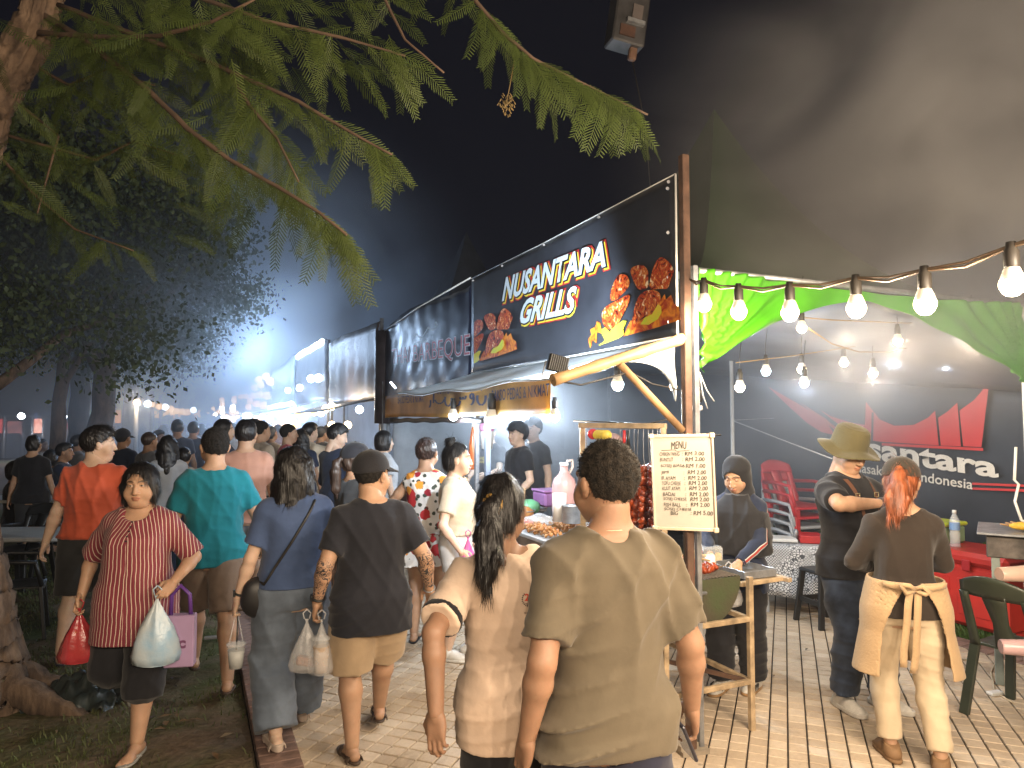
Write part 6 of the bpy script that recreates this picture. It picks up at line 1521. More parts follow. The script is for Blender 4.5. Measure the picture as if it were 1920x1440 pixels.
# rack with hanging skewers
rk = empty('skewer_rack', 'cream steel rack holding bunches of glazed skewers', 'rack', P(1165, 1050, 4.6))
ra, rb_ = P(1092, 800, 5.0), P(1243, 802, 4.55)
for a, z0 in ((ra, .62), (rb_, .62)): mb = MB(); mb.obox(Vector((a.x, a.y, z0)), a, .036, .036, up=(0, 1, 0), bev=.003); part(mb, 'upright', M_METAL_PAINT, rk)
mb = MB(); mb.obox(ra + Vector((-.02, 0, .01)), rb_ + Vector((.02, 0, .01)), .032, .036, bev=.003); part(mb, 'top_bar', M_METAL_PAINT, rk)
mb = MB(); mb.tube([ra + Vector((-.06, 0, .04)), ra.lerp(rb_, .3) + Vector((0, 0, .035)), ra.lerp(rb_, .8) + Vector((0, 0, .02)), rb_ + Vector((.06, 0, .06))], .005, 5); part(mb, 'rod', M_CABLE, rk)
for q in range(9):
    u = .50 + .055 * q; top = ra.lerp(rb_, u); p = top + Vector((rm.uniform(-.01, .01), rm.uniform(-.05, .09), -.24 - .02 * rm.random()))
    dk = q > 5; skewer(p, (rm.uniform(-.05, .05), rm.uniform(-.04, .04), -1), .42 - .03 * rm.random(), 11, LUMPD if dk else LUMP, ('leftmost', 'middle', 'rightmost')[q - 6] + ' of the three dark glazed skewers beside the menu board' if dk else ('first', 'second', 'third', 'fourth', 'fifth', 'sixth')[q] + ' red glazed skewer from the left, beside the big man', 'dark skewers on the rack' if dk else 'red skewers on the rack', .05, 1.35, top + Vector((0, 0, .03)))
for q in range(2):
    top = ra.lerp(rb_, .03 + .02 * q); skewer(top + Vector((0, .0, -.22)), (0, 0, -1), .36, 9, LUMP, ('outer', 'inner')[q] + ' red skewer at the left end of the rack', 'skewers at the rack end', .05, 1.3, top + Vector((0, 0, .03)))
for q in range(5):
    c = ra.lerp(rb_, .20 + .026 * q) + Vector((0, -.04 - .005 * q, -.055)); cutter = empty('yellow_disc', 'yellow plastic disc hanging from the skewer rack', 'disc', c, 0, 'yellow discs on the rack')
    mb = MB(); mb.lathe([(.001, -.004), (.034, -.004), (.036, 0), (.034, .004), (.001, .004)], n=18, M=Matrix.Rotation(R(90), 3, 'X')); mb.build('disc', mat('yellow_plastic', (.62, .47, .06), rough=.4), cutter); mb = MB(); mb.tube([Vector((0, 0, -.04)), Vector((0, 0, -.22)), ], .0018, 4); mb.build('stem', M_GALV, cutter)
c = ra.lerp(rb_, .13) + Vector((0, -.05, -.05)); mb = MB(); mb.lathe([(.001, -.005), (.034, -.005), (.037, 0), (.034, .005), (.001, .005)], (0, 0, 0), 16, Matrix.Rotation(R(90), 3, 'X')); o = mb.build('red_disc', M_REDPL); o.location = c; tag(o, 'red plastic disc hanging left of the yellow ones', 'disc')
tg = empty('tongs', 'tongs with red and black grips hanging from the rack', 'tongs', ra.lerp(rb_, .55) + Vector((0, -.05, -.02)))
for sx, m_ in ((-.012, M_REDPL), (.012, M_BLACKPL)):
    mb = MB(); mb.tube([(sx, 0, 0), (sx * 1.2, 0, -.10)], [.010, .013], 8); mb.build('grip', m_, tg); mb = MB(); mb.tube([(sx, 0, -.10), (sx * .3, 0, -.30)], .004, 6); mb.build('arm', M_GALV, tg)
# counter of the front stall with its goods
ct = empty('food_counter', 'front stall counter loaded with satay and bowls', 'counter', S(2.0, .4))
mb = MB(); mb.box(S(2.05, .42, .83), (1.75, .80, .03), Mz, .004); part(mb, 'top', mat('counter_tray', (.40, .40, .40), rough=.35, var=.2), ct)
mb = MB(); mb.box(S(2.05, .05, .41), (1.75, .02, .81), Mz); part(mb, 'front', mat('counter_skirt', (.20, .16, .13), rough=.7, var=.3), ct)
for s_ in (1.22, 2.88): mb = MB(); mb.obox(S(s_, .75, 0), S(s_, .75, .815), .04, .04, up=tuple(SU)); part(mb, 'leg', M_GALV, ct)
cz = .845
M_SATAY = mat('satay', (.45, .22, .06), rough=.5, var=.5, vscale=20, col2=(.30, .10, .03))
LUMPS = [lump_mesh(i + 20, M_SATAY, .013) for i in range(3)]
for q in range(26):
    p = S(1.80 + .034 * (q % 13), .06 + .25 * (q // 13), cz + .025 + .016 * (q % 3)); skewer(p, SV + SU * rm.uniform(-.25, .25) + Vector((0, 0, rm.uniform(-.02, .08))), .15, 4, LUMPS, 'yellow satay stick heaped on the counter tray', 'satay sticks on the counter', .07, 1.0)
for q in range(6): p = S(2.28 + .03 * q, .10, cz + .03); skewer(p, SV + SU * rm.uniform(-.3, .3) + Vector((0, 0, .05)), .12, 1, [lump_mesh(60 + q, mat('pink_sausage', (.45, .12, .09), rough=.35, var=.2), .018)], 'pink sausage on a stick at the front of the counter', 'sausages on the counter', .06, 1.6)
mb = MB(); mb.lathe([(.06, 0), (.062, .04), (.058, .13), (.057, .14)], n=20); mb.lathe([(.018, .135), (.018, .142)], n=10); 
def put(o, p, lab, cat, rz=0, grp=None): o.location = p; o.rotation_euler = (0, 0, rz); return tag(o, lab, cat, grp)
pr = MB(); pr.lathe([(.055, 0), (.055, .22), (.02, .22), (.02, .18)], n=22); put(pr.build('paper_roll', mat('paper', (.68, .67, .65), rough=.9)), RP(1049, 977, r=.25), 'white paper towel roll standing on the counter', 'paper roll')
jg = empty('sauce_jug', 'big pink sauce jug with moulded handle on the counter', 'jug', RP(1058, 962, r=.55), .5)
mb = MB(); mb.lathe([(.10, 0), (.108, .02), (.108, .24), (.09, .30), (.05, .34), (.035, .37), (.035, .41)], n=22); mb.build('body', mat('jug_pink', (.48, .27, .25), rough=.35, alpha=1), jg); mb = MB(); mb.lathe([(.04, .41), (.04, .44), (.001, .445)], n=16); mb.build('cap', M_WHITEPL, jg); mb = MB(); mb.tube([(.05, 0, .34), (.09, 0, .40), (.085, 0, .46), (.03, 0, .45)], .013, 8); mb.build('handle', mat('jug_handle', (.55, .45, .40)), jg)
pt = empty('steel_pot', 'steel pot between the paper roll and the big man', 'pot', RP(1075, 980, r=.3)); mb = MB(); mb.lathe([(.085, 0), (.09, .01), (.09, .13), (.097, .135), (.085, .13), (.08, .02), (.001, .02)], n=24); mb.build('body', M_GALV, pt); mb = MB(); mb.lathe([(.001, .09), (.082, .09)], n=20, cap=False); mb.build('sauce', mat('orange_sauce', (.40, .14, .05), rough=.3), pt)
pb = empty('storage_tub', 'purple storage tub behind the crackers', 'tub', RP(1027, 948, r=.75), rzb); mb = MB(); mb.box((0, 0, .07), (.28, .20, .14), None, .02); mb.build('body', mat('purple_tub', (.30, .13, .30), rough=.4), pb); mb = MB(); mb.box((0, 0, .15), (.30, .22, .022), None, .008); mb.build('lid', mat('purple_lid', (.38, .18, .38), rough=.4), pb)
for q in range(16): 
    mb = MB(); a = rm.uniform(0, 6); mb.poly([Vector((0, 0, 0)), Vector((.055, .01, .012)), Vector((.03, .05, .02))], .004); put(mb.build('cracker', mat('cracker', (.62, .57, .48), rough=.7)), S(2.30 + rm.uniform(-.12, .12), .46 + rm.uniform(-.10, .10), cz + .012 * (q % 6)), 'pale triangular cracker in the heap on the counter', 'cracker', a, 'cracker heap')
gb = empty('wire_basket', 'wire basket of orange snacks with a wooden spoon', 'basket', RP(980, 978, r=.30)); mb = MB()
for z_, r_ in ((0, .085), (.05, .10), (.10, .115)): mb.tube([Vector((r_ * math.cos(a), r_ * math.sin(a), z_)) for a in np.linspace(0, 6.28, 18)[:-1]], .004, 5, closed=True)
mb.build('rings', M_GALV, gb); mb = MB(); mb.lathe([(.08, 0), (.105, .09), (.06, .13), (.001, .145)], n=16); mb.build('snacks', M_SATAY, gb); mb = MB(); mb.tube([(0, 0, .1), (.02, 0, .3)], [.007, .01], 6); mb.build('spoon', M_WOOD, gb)
mb = MB(); mb.lathe([(.001, 0), (.09, .01), (.11, .05), (.10, .10), (.04, .13)], n=18); put(mb.build('green_bowl', mat('green_bowl', (.15, .40, .20), rough=.4)), RP(992, 962, r=.55), 'green lidded bowl behind the wire basket', 'bowl')
cb = MB(); cb.lathe([(.001, 0), (.10, .01), (.12, .06), (.05, .08), (.02, .10)], n=14, sx=1.3); put(cb.build('clear_bag_of_food', M_BAG), RP(1012, 985, r=.22), 'clear plastic bag slumped on the counter front', 'bag')
# hanging sauce bottles by the blue post
sb = empty('sauce_bottle', 'orange sauce bottle hanging left of the blue post', 'bottle', RP(887, 880, r=.35)); mb = MB(); mb.lathe([(.05, 0), (.052, .02), (.045, .28), (.022, .42), (.016, .46)], n=16); mb.build('body', mat('orange_bottle', (.50, .12, .03), rough=.3), sb); mb = MB(); mb.lathe([(.02, .46), (.012, .52), (.02, .56)], n=10); mb.build('cap', M_WHITEPL, sb)
hb = empty('hanging_bucket', 'white bucket with pink bag hanging right of the blue post', 'bucket', RP(913, 842, r=.45)); mb = MB(); mb.lathe([(.058, 0), (.075, .18), (.078, .19)], n=18); mb.build('bucket', M_WHITEPL, hb); mb = MB(); mb.lathe([(.07, .18), (.085, .24), (.05, .33), (.02, .37)], n=12); mb.build('bag', mat('pink_bag', (.55, .25, .40), rough=.4), hb); mb = MB(); mb.tube([(0, 0, .36), (0, 0, .55)], .003, 4); mb.build('cord', M_CABLE, hb)
fn = empty('pedestal_fan', 'round pedestal fan behind the stall workers', 'fan', RP(1030, 862, r=2.3)); mb = MB(); MF = Matrix.Rotation(R(-30), 3, 'Z') @ Matrix.Rotation(R(90), 3, 'X')
for r_, y_ in ((.28, 0), (.27, .03), (.20, .05), (.12, .06)): mb.tube([MF @ Vector((r_ * math.cos(a), r_ * math.sin(a), -y_)) for a in np.linspace(0, 6.28, 28)[:-1]], .005, 4, closed=True)
for q in range(16): a = q * .3927; mb.tube([MF @ Vector((.28 * math.cos(a), .28 * math.sin(a), 0)), MF @ Vector((.05 * math.cos(a), .05 * math.sin(a), -.07))], .003, 4)
mb.build('cage', M_GALV, fn)
for q in range(3): mb = MB(); a = q * 2.09; mb.sheet(lambda u, v: MF @ Vector(((.04 + .19 * u) * math.cos(a + .5 * v), (.04 + .19 * u) * math.sin(a + .5 * v), .02 * v - .03)), 5, 4); mb.build('blade', M_GREYPL, fn)
mb = MB(); mb.tube([(0, 0, -.02), (0, .06, -.1), (0, .06, -1.2)], .025, 8); mb.build('stand', M_GREYPL, fn)
mb = MB(); mb.lathe([(.03, 0), (.032, .01), (.032, .16), (.014, .20), (.014, .22)], n=14); put(mb.build('water_bottle', M_CLEAR), RP(1070, 945, r=.8), 'clear water bottle at the back of the counter', 'bottle')
sj = empty('marinade_tub', 'clear square tub of yellow marinade behind the grill', 'tub', RP(1322, 1068, r=.62) , rzb); mb = MB(); mb.box((0, 0, .075), (.20, .15, .15), None, .015); mb.build('tub', M_CLEAR, sj); mb = MB(); mb.box((0, 0, .055), (.185, .135, .10), None, .01); mb.build('marinade', mat('marinade', (.55, .32, .06), rough=.3), sj)
sj.location.z = .80
mb = MB(); mb.box(S(.85, .70, .74), (.5, .5, .03), Mz); tag(mb.build('side_table', M_METAL_PAINT), 'cream side shelf holding the marinade behind the grill', 'shelf')
for s_, r_ in ((.65, .9), (1.05, .9)): pass
# speaker-like dark lamp on the post
sp = empty('wall_speaker', 'black ribbed loudspeaker fixed right of the post', 'speaker', RP(1303, 760, s=.12)); mb = MB(); mb.lathe([(.02, 0), (.04, .02), (.046, .06), (.03, .10)], n=14); mb.lathe([(.03, .10), (.034, .13), (.022, .16), (.026, .19), (.012, .24)], n=14); mb.build('horn', M_BLACKPL, sp); mb = MB(); mb.box((0.0, 0, -.015), (.075, .06, .03), None, .006); mb.build('base', M_GREYPL, sp)
mb = MB(); mb.tube([(0, 0, .1), (-.06, -.01, .12)], .01, 6); mb.build('arm', M_GALV, sp)
# ---------------------------------------------------------------- chairs
def plastic_chair(label, m, loc, rz, group=None, arms=True, sc=1.0):
    t = empty('plastic_chair', label, 'chair', loc, rz, group); t.scale = (sc,) * 3
    mb = MB(); mb.sheet(lambda u, v: Vector(((u - .5) * (.42 - .04 * (1 - v)), -.21 + .43 * v, .43 - .018 * math.sin(math.pi * u) * math.sin(math.pi * v) - .02 * max(0, v - .85) / .15)), 8, 8, .012); mb.build('seat', m, t)
    bk = lambda x, z: Vector((x, -.205 - .14 * ((z - .42) / .42) - .05 * (1 - (x / .21) ** 2) * ((z - .42) / .42), z))
    mb = MB(); mb.sheet(lambda u, v: bk((u - .5) * (.40 - .03 * v), .73 + .13 * v - .05 * (2 * u - 1) ** 2 * v), 10, 4, .012); mb.build('top_rail', m, t)
    for sx in (-1, 1): mb = MB(); mb.sheet(lambda u, v: bk(sx * (.205 - .055 * (u if sx > 0 else 1 - u) - .01 * v), .42 + .33 * v), 2, 8, .012); mb.build('stile', m, t)
    mb = MB(); mb.sheet(lambda u, v: bk((u - .5) * (.085 + .05 * abs(2 * v - 1)), .42 + .33 * v), 2, 8, .012); mb.build('splat', m, t)
    for sx in (-1, 1):
        for y0, y1 in ((.19, .23), (-.19, -.27)):
            mb = MB(); mb.obox((sx * .19, y0, .425), (sx * .225, y1, 0), .055, .028, up=(0, 1, 0), bev=.004); mb.build('leg', m, t)
    if arms:
        for sx in (-1, 1):
            mb = MB(); pts = [bk(sx * .20, .64), Vector((sx * .245, -.05, .65)), Vector((sx * .245, .15, .63)), Vector((sx * .225, .20, .43))]; mb.tube(pts, [.020, .018, .020, .018], 8); mb.build('arm', m, t)
    return t
rc0 = S(2.35, 3.25); k_ = 0
for q in range(6):
    plastic_chair(('red plastic chair on top of the mixed stack' if q == 5 else ('red plastic chair second in the mixed stack' if q == 4 else ('grey plastic chair in the mixed stack, layer %s from the ground' % ('one', 'two', 'three', 'four')[q]))), M_REDPL if q > 3 or q == 0 and False else M_GREYPL, (rc0.x, rc0.y, .095 * q + 0.0), R(200), 'stacked plastic chairs by the batik table', True)
plastic_chair('dark green plastic chair at the right edge facing the corn grill', M_GREENPL, G(1932, 1348), R(-62), None, False, 1.0)
# left lawn tables and black chairs
def fold_table(label, c, w, d, rz):
    t = empty('folding_table', label, 'table', c, rz); mb = MB(); mb.box((0, 0, .72), (w, d, .04), None, .01); mb.build('tabletop', M_WHITEPL, t)
    for sx in (-1, 1):
        for sy in (-1, 1): mb = MB(); mb.tube([(sx * (w / 2 - .2), sy * (d / 2 - .08), .70), (sx * (w / 2 - .12), sy * (d / 2 - .08), 0)], .014, 6); mb.build('leg', M_GREYPL, t)
a = P(60, 1000, 6.6); fold_table('white folding table nearest the trunk, left of the man in orange', (a.x - .15, 6.75, -.03), 1.5, .7, R(4))
a = P(90, 925, 9.6); fold_table('white folding table farther back behind the black chairs', (a.x - .2, 9.8, -.03), 1.9, .7, R(3))
a = P(62, 1000, 7.9); plastic_chair('black plastic chair between the two white tables', M_BLACKPL, (a.x, 7.7, -.03), R(176), None, True)
a = P(112, 1000, 8.2); plastic_chair('black plastic chair tucked at the far white table beside the first', M_BLACKPL, (a.x, 8.3, -.03), R(165), None, True)
a = P(38, 1130, 6.0); plastic_chair('black plastic chair nearest the tree trunk on the lawn', M_BLACKPL, (a.x - .05, 6.0, -.03), R(-60), None, True)
# table with the patterned cloth, stool, cool box
M_BATIK = pos_mat('batik_cloth', lambda nt, b, L: _batik(nt, b, L)) if False else None
def _batik(nt, b, L):
    tc = _n(nt, 'ShaderNodeTexCoord'); v1 = _n(nt, 'ShaderNodeTexVoronoi', feature='DISTANCE_TO_EDGE'); v1.inputs['Scale'].default_value = 44; L(tc.outputs['Object'], v1.inputs['Vector'])
    v2 = _n(nt, 'ShaderNodeTexVoronoi'); v2.inputs['Scale'].default_value = 9; L(tc.outputs['Object'], v2.inputs['Vector']); mg = _n(nt, 'ShaderNodeTexChecker'); mg.inputs['Scale'].default_value = 80; L(tc.outputs['Object'], mg.inputs['Vector'])
    s1 = _n(nt, 'ShaderNodeMath', operation='GREATER_THAN'); s1.inputs[1].default_value = .11; L(v1.outputs['Distance'], s1.inputs[0]); s2 = _n(nt, 'ShaderNodeSeparateColor'); L(v2.outputs['Color'], s2.inputs[0]); s3 = _n(nt, 'ShaderNodeMath', operation='GREATER_THAN'); s3.inputs[1].default_value = .6; L(s2.outputs[0], s3.inputs[0])
    mx = _n(nt, 'ShaderNodeMix'); L(s3.outputs[0], mx.inputs[0]); L(s1.outputs[0], mx.inputs[2]); L(mg.outputs['Fac'], mx.inputs[3])
    m2 = _n(nt, 'ShaderNodeMix', data_type='RGBA'); m2.inputs[6].default_value = (.06, .065, .075, 1); m2.inputs[7].default_value = (.62, .63, .65, 1); L(mx.outputs[0], m2.inputs[0]); L(m2.outputs[2], b.inputs['Base Color']); b.inputs['Roughness'].default_value = .8
M_BATIK = pos_mat('batik_cloth', _batik)
btc = P(1487, 1080, 6.75); bt = empty('low_table', 'low table under a black and white batik cloth', 'table', (btc.x, 6.75, 0), R(-14))
mb = MB(); mb.box((0, 0, .60), (.60, .45, .03), None, .005); mb.build('tabletop', M_GREYPL, bt)
for sx in (-1, 1):
    for sy in (-1, 1): mb = MB(); mb.obox((sx * .26, sy * .18, 0), (sx * .26, sy * .18, .59), .05, .03, up=(0, 1, 0)); mb.build('leg', M_GREYPL, bt)
o = MB(); wv = lambda t: .018 * math.sin(17 * t) + .01 * math.sin(41 * t)
def cloth_fn(u, v):
    per = [(-.31, -.235), (.31, -.235), (.31, .235), (-.31, .235)]; t = u * 4; i = int(t) % 4; f_ = t - int(t) if u < 1 else 0.0; a = Vector((*per[i], 0)); b = Vector((*per[(i + 1) % 4], 0)); p = a.lerp(b, f_); n = p.normalized(); return p + n * (wv(u * 4) * v + .02 * v) + Vector((0, 0, .622 - .44 * v - .03 * math.sin(9 * u) * v))
o.sheet(cloth_fn, 80, 8, .003); o.sheet(lambda u, v: Vector(((u - .5) * .62, (v - .5) * .47, .622)), 4, 4)
o = o.build('batik_cloth', M_BATIK); o.location = (btc.x, 6.75, 0); o.rotation_euler = (0, 0, R(-14)); tag(o, 'black and white batik cloth draped over the low table', 'tablecloth')
rb2 = empty('red_box', 'flat red box with a white tray on the batik cloth', 'box', (btc.x + .15, 6.72, .626), R(-14)); mb = MB(); mb.box((0, 0, .035), (.20, .26, .07), None, .006); mb.build('box', M_REDPL, rb2); mb = MB(); mb.box((-.24, -.02, .02), (.24, .24, .03), None, .006); mb.build('tray', M_WHITEPL, rb2); mb = MB(); mb.lathe([(.025, .035), (.025, .09), (.012, .11)], (-.12, 0, 0), 12); mb.build('shaker', M_GALV, rb2)
stc = P(1545, 1100, 6.25); stl = empty('plastic_stool', 'black plastic stool between the batik table and the jeans', 'stool', (stc.x, 6.25, 0), R(15)); mb = MB(); mb.box((0, 0, .455), (.30, .30, .03), None, .012); mb.build('seat', M_BLACKPL, stl)
for sx in (-1, 1):
    for sy in (-1, 1): mb = MB(); mb.obox((sx * .12, sy * .12, .45), (sx * .165, sy * .165, 0), .05, .03, up=(0, 1, 0), bev=.004); mb.build('leg', M_BLACKPL, stl)
for a, b in (((-.14, -.14), (.14, -.14)), ((-.14, .14), (.14, .14)), ((-.14, -.14), (-.14, .14)), ((.14, -.14), (.14, .14))): mb = MB(); mb.obox((*a, .2), (*b, .2), .02, .04); mb.build('brace', M_BLACKPL, stl)
M_COOL = mat('coolbox_red', (.52, .030, .022), rough=.38, var=.12, vscale=3, spec=.5)
cx = empty('cool_box', 'big red cool box standing on the grass strip', 'cool box', S(.98, 3.78, .0), rzb)
mb = MB(); mb.box((0, 0, .29), (1.0, .54, .52), None, .035); mb.build('body', M_COOL, cx); mb = MB(); mb.box((0, 0, .60), (1.05, .59, .11), None, .035); mb.build('lid', M_COOL, cx)
mb = MB(); mb.box((.18, .272, .28), (.42, .012, .30), None, .005); mb.box((-.25, .272, .28), (.30, .012, .30), None, .005); mb.build('panel', M_COOL, cx)
for sx in (-1, 1): mb = MB(); mb.box((sx * .46, 0, .02), (.08, .5, .04), None, .01); mb.build('foot', M_COOL, cx)
mb = MB(); mb.box((-.2, .30, .55), (.07, .02, .09), None, .005); mb.build('latch', M_REDPL, cx)
gt = empty('green_tub', 'pale green tub with lime lid on the red cool box', 'tub', S(1.30, 3.80, .655), rzb); mb = MB(); mb.box((0, 0, .08), (.42, .32, .16), None, .02); mb.build('body', mat('tub_green', (.22, .34, .20), rough=.4, var=.1), gt); mb = MB(); mb.box((0, 0, .175), (.45, .35, .035), None, .012); mb.build('lid', mat('lid_lime', (.50, .58, .05), rough=.4, var=.1), gt)
wb = empty('water_bottle', 'clear water bottle with blue label on the red cool box', 'bottle', S(.99, 3.66, .655)); mb = MB(); mb.lathe([(.034, 0), (.036, .01), (.033, .06), (.036, .09), (.033, .12), (.036, .16), (.036, .20), (.014, .245), (.014, .255)], n=18); mb.build('bottle', M_CLEAR, wb); mb = MB(); mb.lathe([(.0365, .13), (.0365, .185)], n=18, cap=False); mb.build('label', mat('bottle_label', (.18, .30, .52), rough=.4), wb); mb = MB(); mb.lathe([(.015, .252), (.015, .278), (.001, .279)], n=12); mb.build('cap', M_WHITEPL, wb); wb.scale = (1.15, 1.15, 1.15)
# corn grill at the right edge
cgx = G(1875, 1283); cg = empty('corn_grill', 'sooty box grill on steel legs at the right edge', 'grill', (cgx.x, cgx.y, 0), R(-34)); M_SOOT = mat('sooty_steel', (.13, .11, .095), rough=.5, var=.6, vscale=6, metal=.3)
for x_ in (.0, .8):
    for y_ in (0, .42): mb = MB(); mb.obox((x_, y_, 0), (x_, y_, .86), .05, .05, up=(0, 1, 0), bev=.004); mb.build('leg', mat('leg_greygreen', (.22, .25, .22), rough=.5, var=.2), cg)
mb = MB(); mb.box((.40, .21, .91), (.90, .50, .14), None, .006); mb.build('fire_box', M_SOOT, cg); mb = MB(); mb.box((.42, .21, 1.0), (1.04, .60, .016), None, .003); mb.build('plate', M_GALV, cg)
for q in range(3):
    cn = empty('corn_cob', ('front yellow corn cob on the grill plate', 'middle yellow corn cob on the grill plate', 'rear yellow corn cob on the grill plate')[q], 'corn', (cgx.x + (.10 + .03 * q) * .83 + (.08 + .08 * q) * .56, cgx.y - (.10 + .03 * q) * .56 + (.08 + .08 * q) * .83, 1.045), R(-20)); mb = MB(); mb.lathe([(.006, -.02), (.018, 0), (.026, .04), (.028, .10), (.026, .16), (.015, .21), (.003, .23)], n=14, M=Matrix.Rotation(R(90), 3, 'Y')); mb.build('cob', mat('corn', (.66, .40, .04), rough=.45, var=.2, vscale=70, bump=.8, bscale=70), cn); mb = MB(); mb.tube([(-.02, 0, 0), (-.07, 0, .01)], .006, 6); mb.build('stalk', M_WOOD, cn)
def dryer(label, p, rz, mcol):
    t = empty('hair_dryer', label, 'hair dryer', p, rz); MX = Matrix.Rotation(R(90), 3, 'Y'); mb = MB(); mb.lathe([(.036, -.13), (.040, -.125), (.044, -.02), (.052, .08), (.046, .12), (.02, .135)], n=20, M=MX); mb.build('barrel', mcol, t); mb = MB(); mb.lathe([(.034, -.131), (.034, -.10)], n=16, M=MX, cap=False); mb.lathe([(.001, -.11), (.034, -.11)], n=16, M=MX, cap=False); mb.build('nozzle', mat('nozzle', (.12, .09, .08)), t); mb = MB(); mb.tube([(.05, 0, -.03), (.06, 0, -.19)], [.026, .020], 12); mb.build('handle', mcol, t); mb = MB(); mb.tube([(.06, 0, -.19), (.07, 0, -.30), (.02, .03, -.42), (.08, .05, -.6)], .005, 5); mb.build('cord', M_WHITEPL, t)
M_DRY = mat('dryer_pink', (.55, .38, .31), rough=.25, var=.05, spec=.6)
dryer('beige pink hair dryer clamped beside the corn grill', P(1912, 1076, 4.15), R(6), M_DRY); dryer('second pink hair dryer lying on the green chair', P(1925, 1215, 4.0), R(-12), mat('dryer_rose', (.50, .33, .34), rough=.3))
mb = MB(); mb.tube([P(1905, 838, 4.3), P(1902, 900, 4.3), P(1910, 908, 4.3), P(1903, 940, 4.3), P(1915, 975, 4.3), P(1935, 985, 4.3)], .008, 6); tag(mb.build('metal_hook', M_WHITEPL), 'white bent metal hook rod at the right edge', 'hook')
mb = MB(); pts = [G(1745 + 18 * q, 1236 + 5 * math.sin(q * 1.3) + 1.5 * q) for q in range(6)]; mb.tube([p + Vector((0, 0, .006)) for p in pts], .005, 5); mb.tube([p + Vector((0, 0, .006)) for p in (G(1880, 1215), G(1858, 1262), G(1866, 1300), G(1900, 1320))], .005, 5); tag(mb.build('power_cable', mat('cable_cream', (.50, .42, .30))), 'cream power cable lying on the paving by the grass', 'cable')
mb = MB(); mb.box((0, 0, .012), (.10, .05, .022), None, .005); put(mb.build('power_strip', M_WHITEPL), G(1866, 1303), 'small white power strip on the paving under the chair', 'power strip', .3)
# weeds behind the batik table
wd_ = empty('weed_clump', 'green weeds growing behind the batik table', 'plant', S(2.2, 3.9)); blades_pts = []
rw = np.random.RandomState(6); n = 160; s_ = rw.uniform(1.5, 3.2, n); r_ = rw.uniform(3.5, 4.3, n); o = blades('leaf_blades', np.stack([SO.x + SU.x * s_ + SV.x * r_, SO.y + SU.y * s_ + SV.y * r_, 0 * s_], 1), .2, .75, mat('weed', (.06, .11, .03), var=.4, twosided_trans=.2), 8, .012); hang(o, wd_)
# crumpled sheet and trash at the tree foot
cr6 = crumple(31); mb = MB(); base = Vector((-2.75, 4.62, -.02)); mb.sheet(lambda u, v: base + Vector(((u - .5) * .55, (v - .5) * .35, .16 * math.sin(math.pi * u) * math.sin(math.pi * v) + .05 * cr6(u * 2, v * 2) + .03 * math.sin(23 * u) * math.sin(19 * v))), 26, 20, .003); tag(mb.build('crumpled_sheet', mat('dark_sheet', (.035, .045, .042), rough=.35, var=.4, bump=.5, bscale=14)), 'crumpled dark plastic sheet at the foot of the tree', 'plastic sheet')
mb = MB(); mb.box((0, 0, .012), (.14, .05, .02), Matrix.Rotation(.3, 3, 'Z'), .004); put(mb.build('wood_offcut', mat('offcut', (.20, .17, .14))), G(400, 1198), 'pale wood offcut on the earth behind the striped blouse', 'offcut')
# ------------------------------------------------------------------ the people in the foreground
def PP(px, d): p = P(px, HOR, d); return (p.x, d)
def HZ(px, py, d): return P(px, py, d).z
from mathutils.bvhtree import BVHTree
def decal(o, txt, cx, cz, w, m, bold=.01, back=True, sc=1.0, shear=0, rot=0.0, hgt=None, name='print'):
    """flat lettering wrapped onto a garment from behind (or the front)"""
    me = o.data; bv = BVHTree.FromPolygons([v.co for v in me.vertices], [p.vertices for p in me.polygons])
    t = text_mesh(txt, 1.0, bold, shear) if isinstance(txt, str) else txt
    xs = [v.co.x for v in t.vertices]; ys = [v.co.y for v in t.vertices]; x0, x1, y0, y1 = min(xs), max(xs), min(ys), max(ys); k = w / (x1 - x0); ky = k if hgt is None else hgt / (y1 - y0)
    sg = 1 if back else -1
    for v in t.vertices:
        ux = (v.co.x - (x0 + x1) / 2) * k; uz = (v.co.y - (y0 + y1) / 2) * ky; ux, uz = ux * math.cos(rot) - uz * math.sin(rot), ux * math.sin(rot) + uz * math.cos(rot)
        p = Vector((cx + sg * ux, -sg * 1.0, cz + uz)); h = bv.ray_cast(p, Vector((0, sg, 0)))
        v.co = (h[0] + Vector((0, -sg * .0025, 0))) if h[0] else Vector((p.x, -sg * .12, p.z))
    t.update(); d = link(name, t, m, None); d.parent = o; return d
def kid(info, nm):
    return next(c for c in info['root'].children if c.name.split('.')[0] == nm)
C = {}
C['olive'] = cloth('olive', (.125, .102, .070), bump=.12, bscale=40)
C['navyj'] = cloth('navy_jeans', (.030, .032, .055)); C['black'] = cloth('black', (.014, .014, .017)); C['blackn'] = cloth('black_navy', (.018, .019, .026)); C['beigep'] = cloth('beige_polo', (.66, .50, .385), bump=.15, bscale=60)
C['khaki'] = cloth('khaki', (.42, .31, .20)); C['bluetee'] = cloth('blue_tee', (.060, .095, .20)); C['denim'] = cloth('pale_denim', (.145, .18, .235), var=.35, vscale=3)
C['teal'] = cloth('teal', (.012, .185, .235)); C['taupe'] = cloth('taupe', (.20, .145, .110)); C['orange'] = cloth('orange', (.52, .095, .045)); C['char'] = cloth('charcoal', (.035, .035, .036))
C['peach'] = cloth('peach', (.45, .235, .165)); C['greyd'] = cloth('grey', (.16, .165, .175)); C['cream'] = cloth('cream', (.56, .48, .37), bump=.15, bscale=60); C['white'] = cloth('white', (.62, .62, .62)); C['denimd'] = cloth('dark_denim', (.035, .050, .085), var=.5, vscale=4)
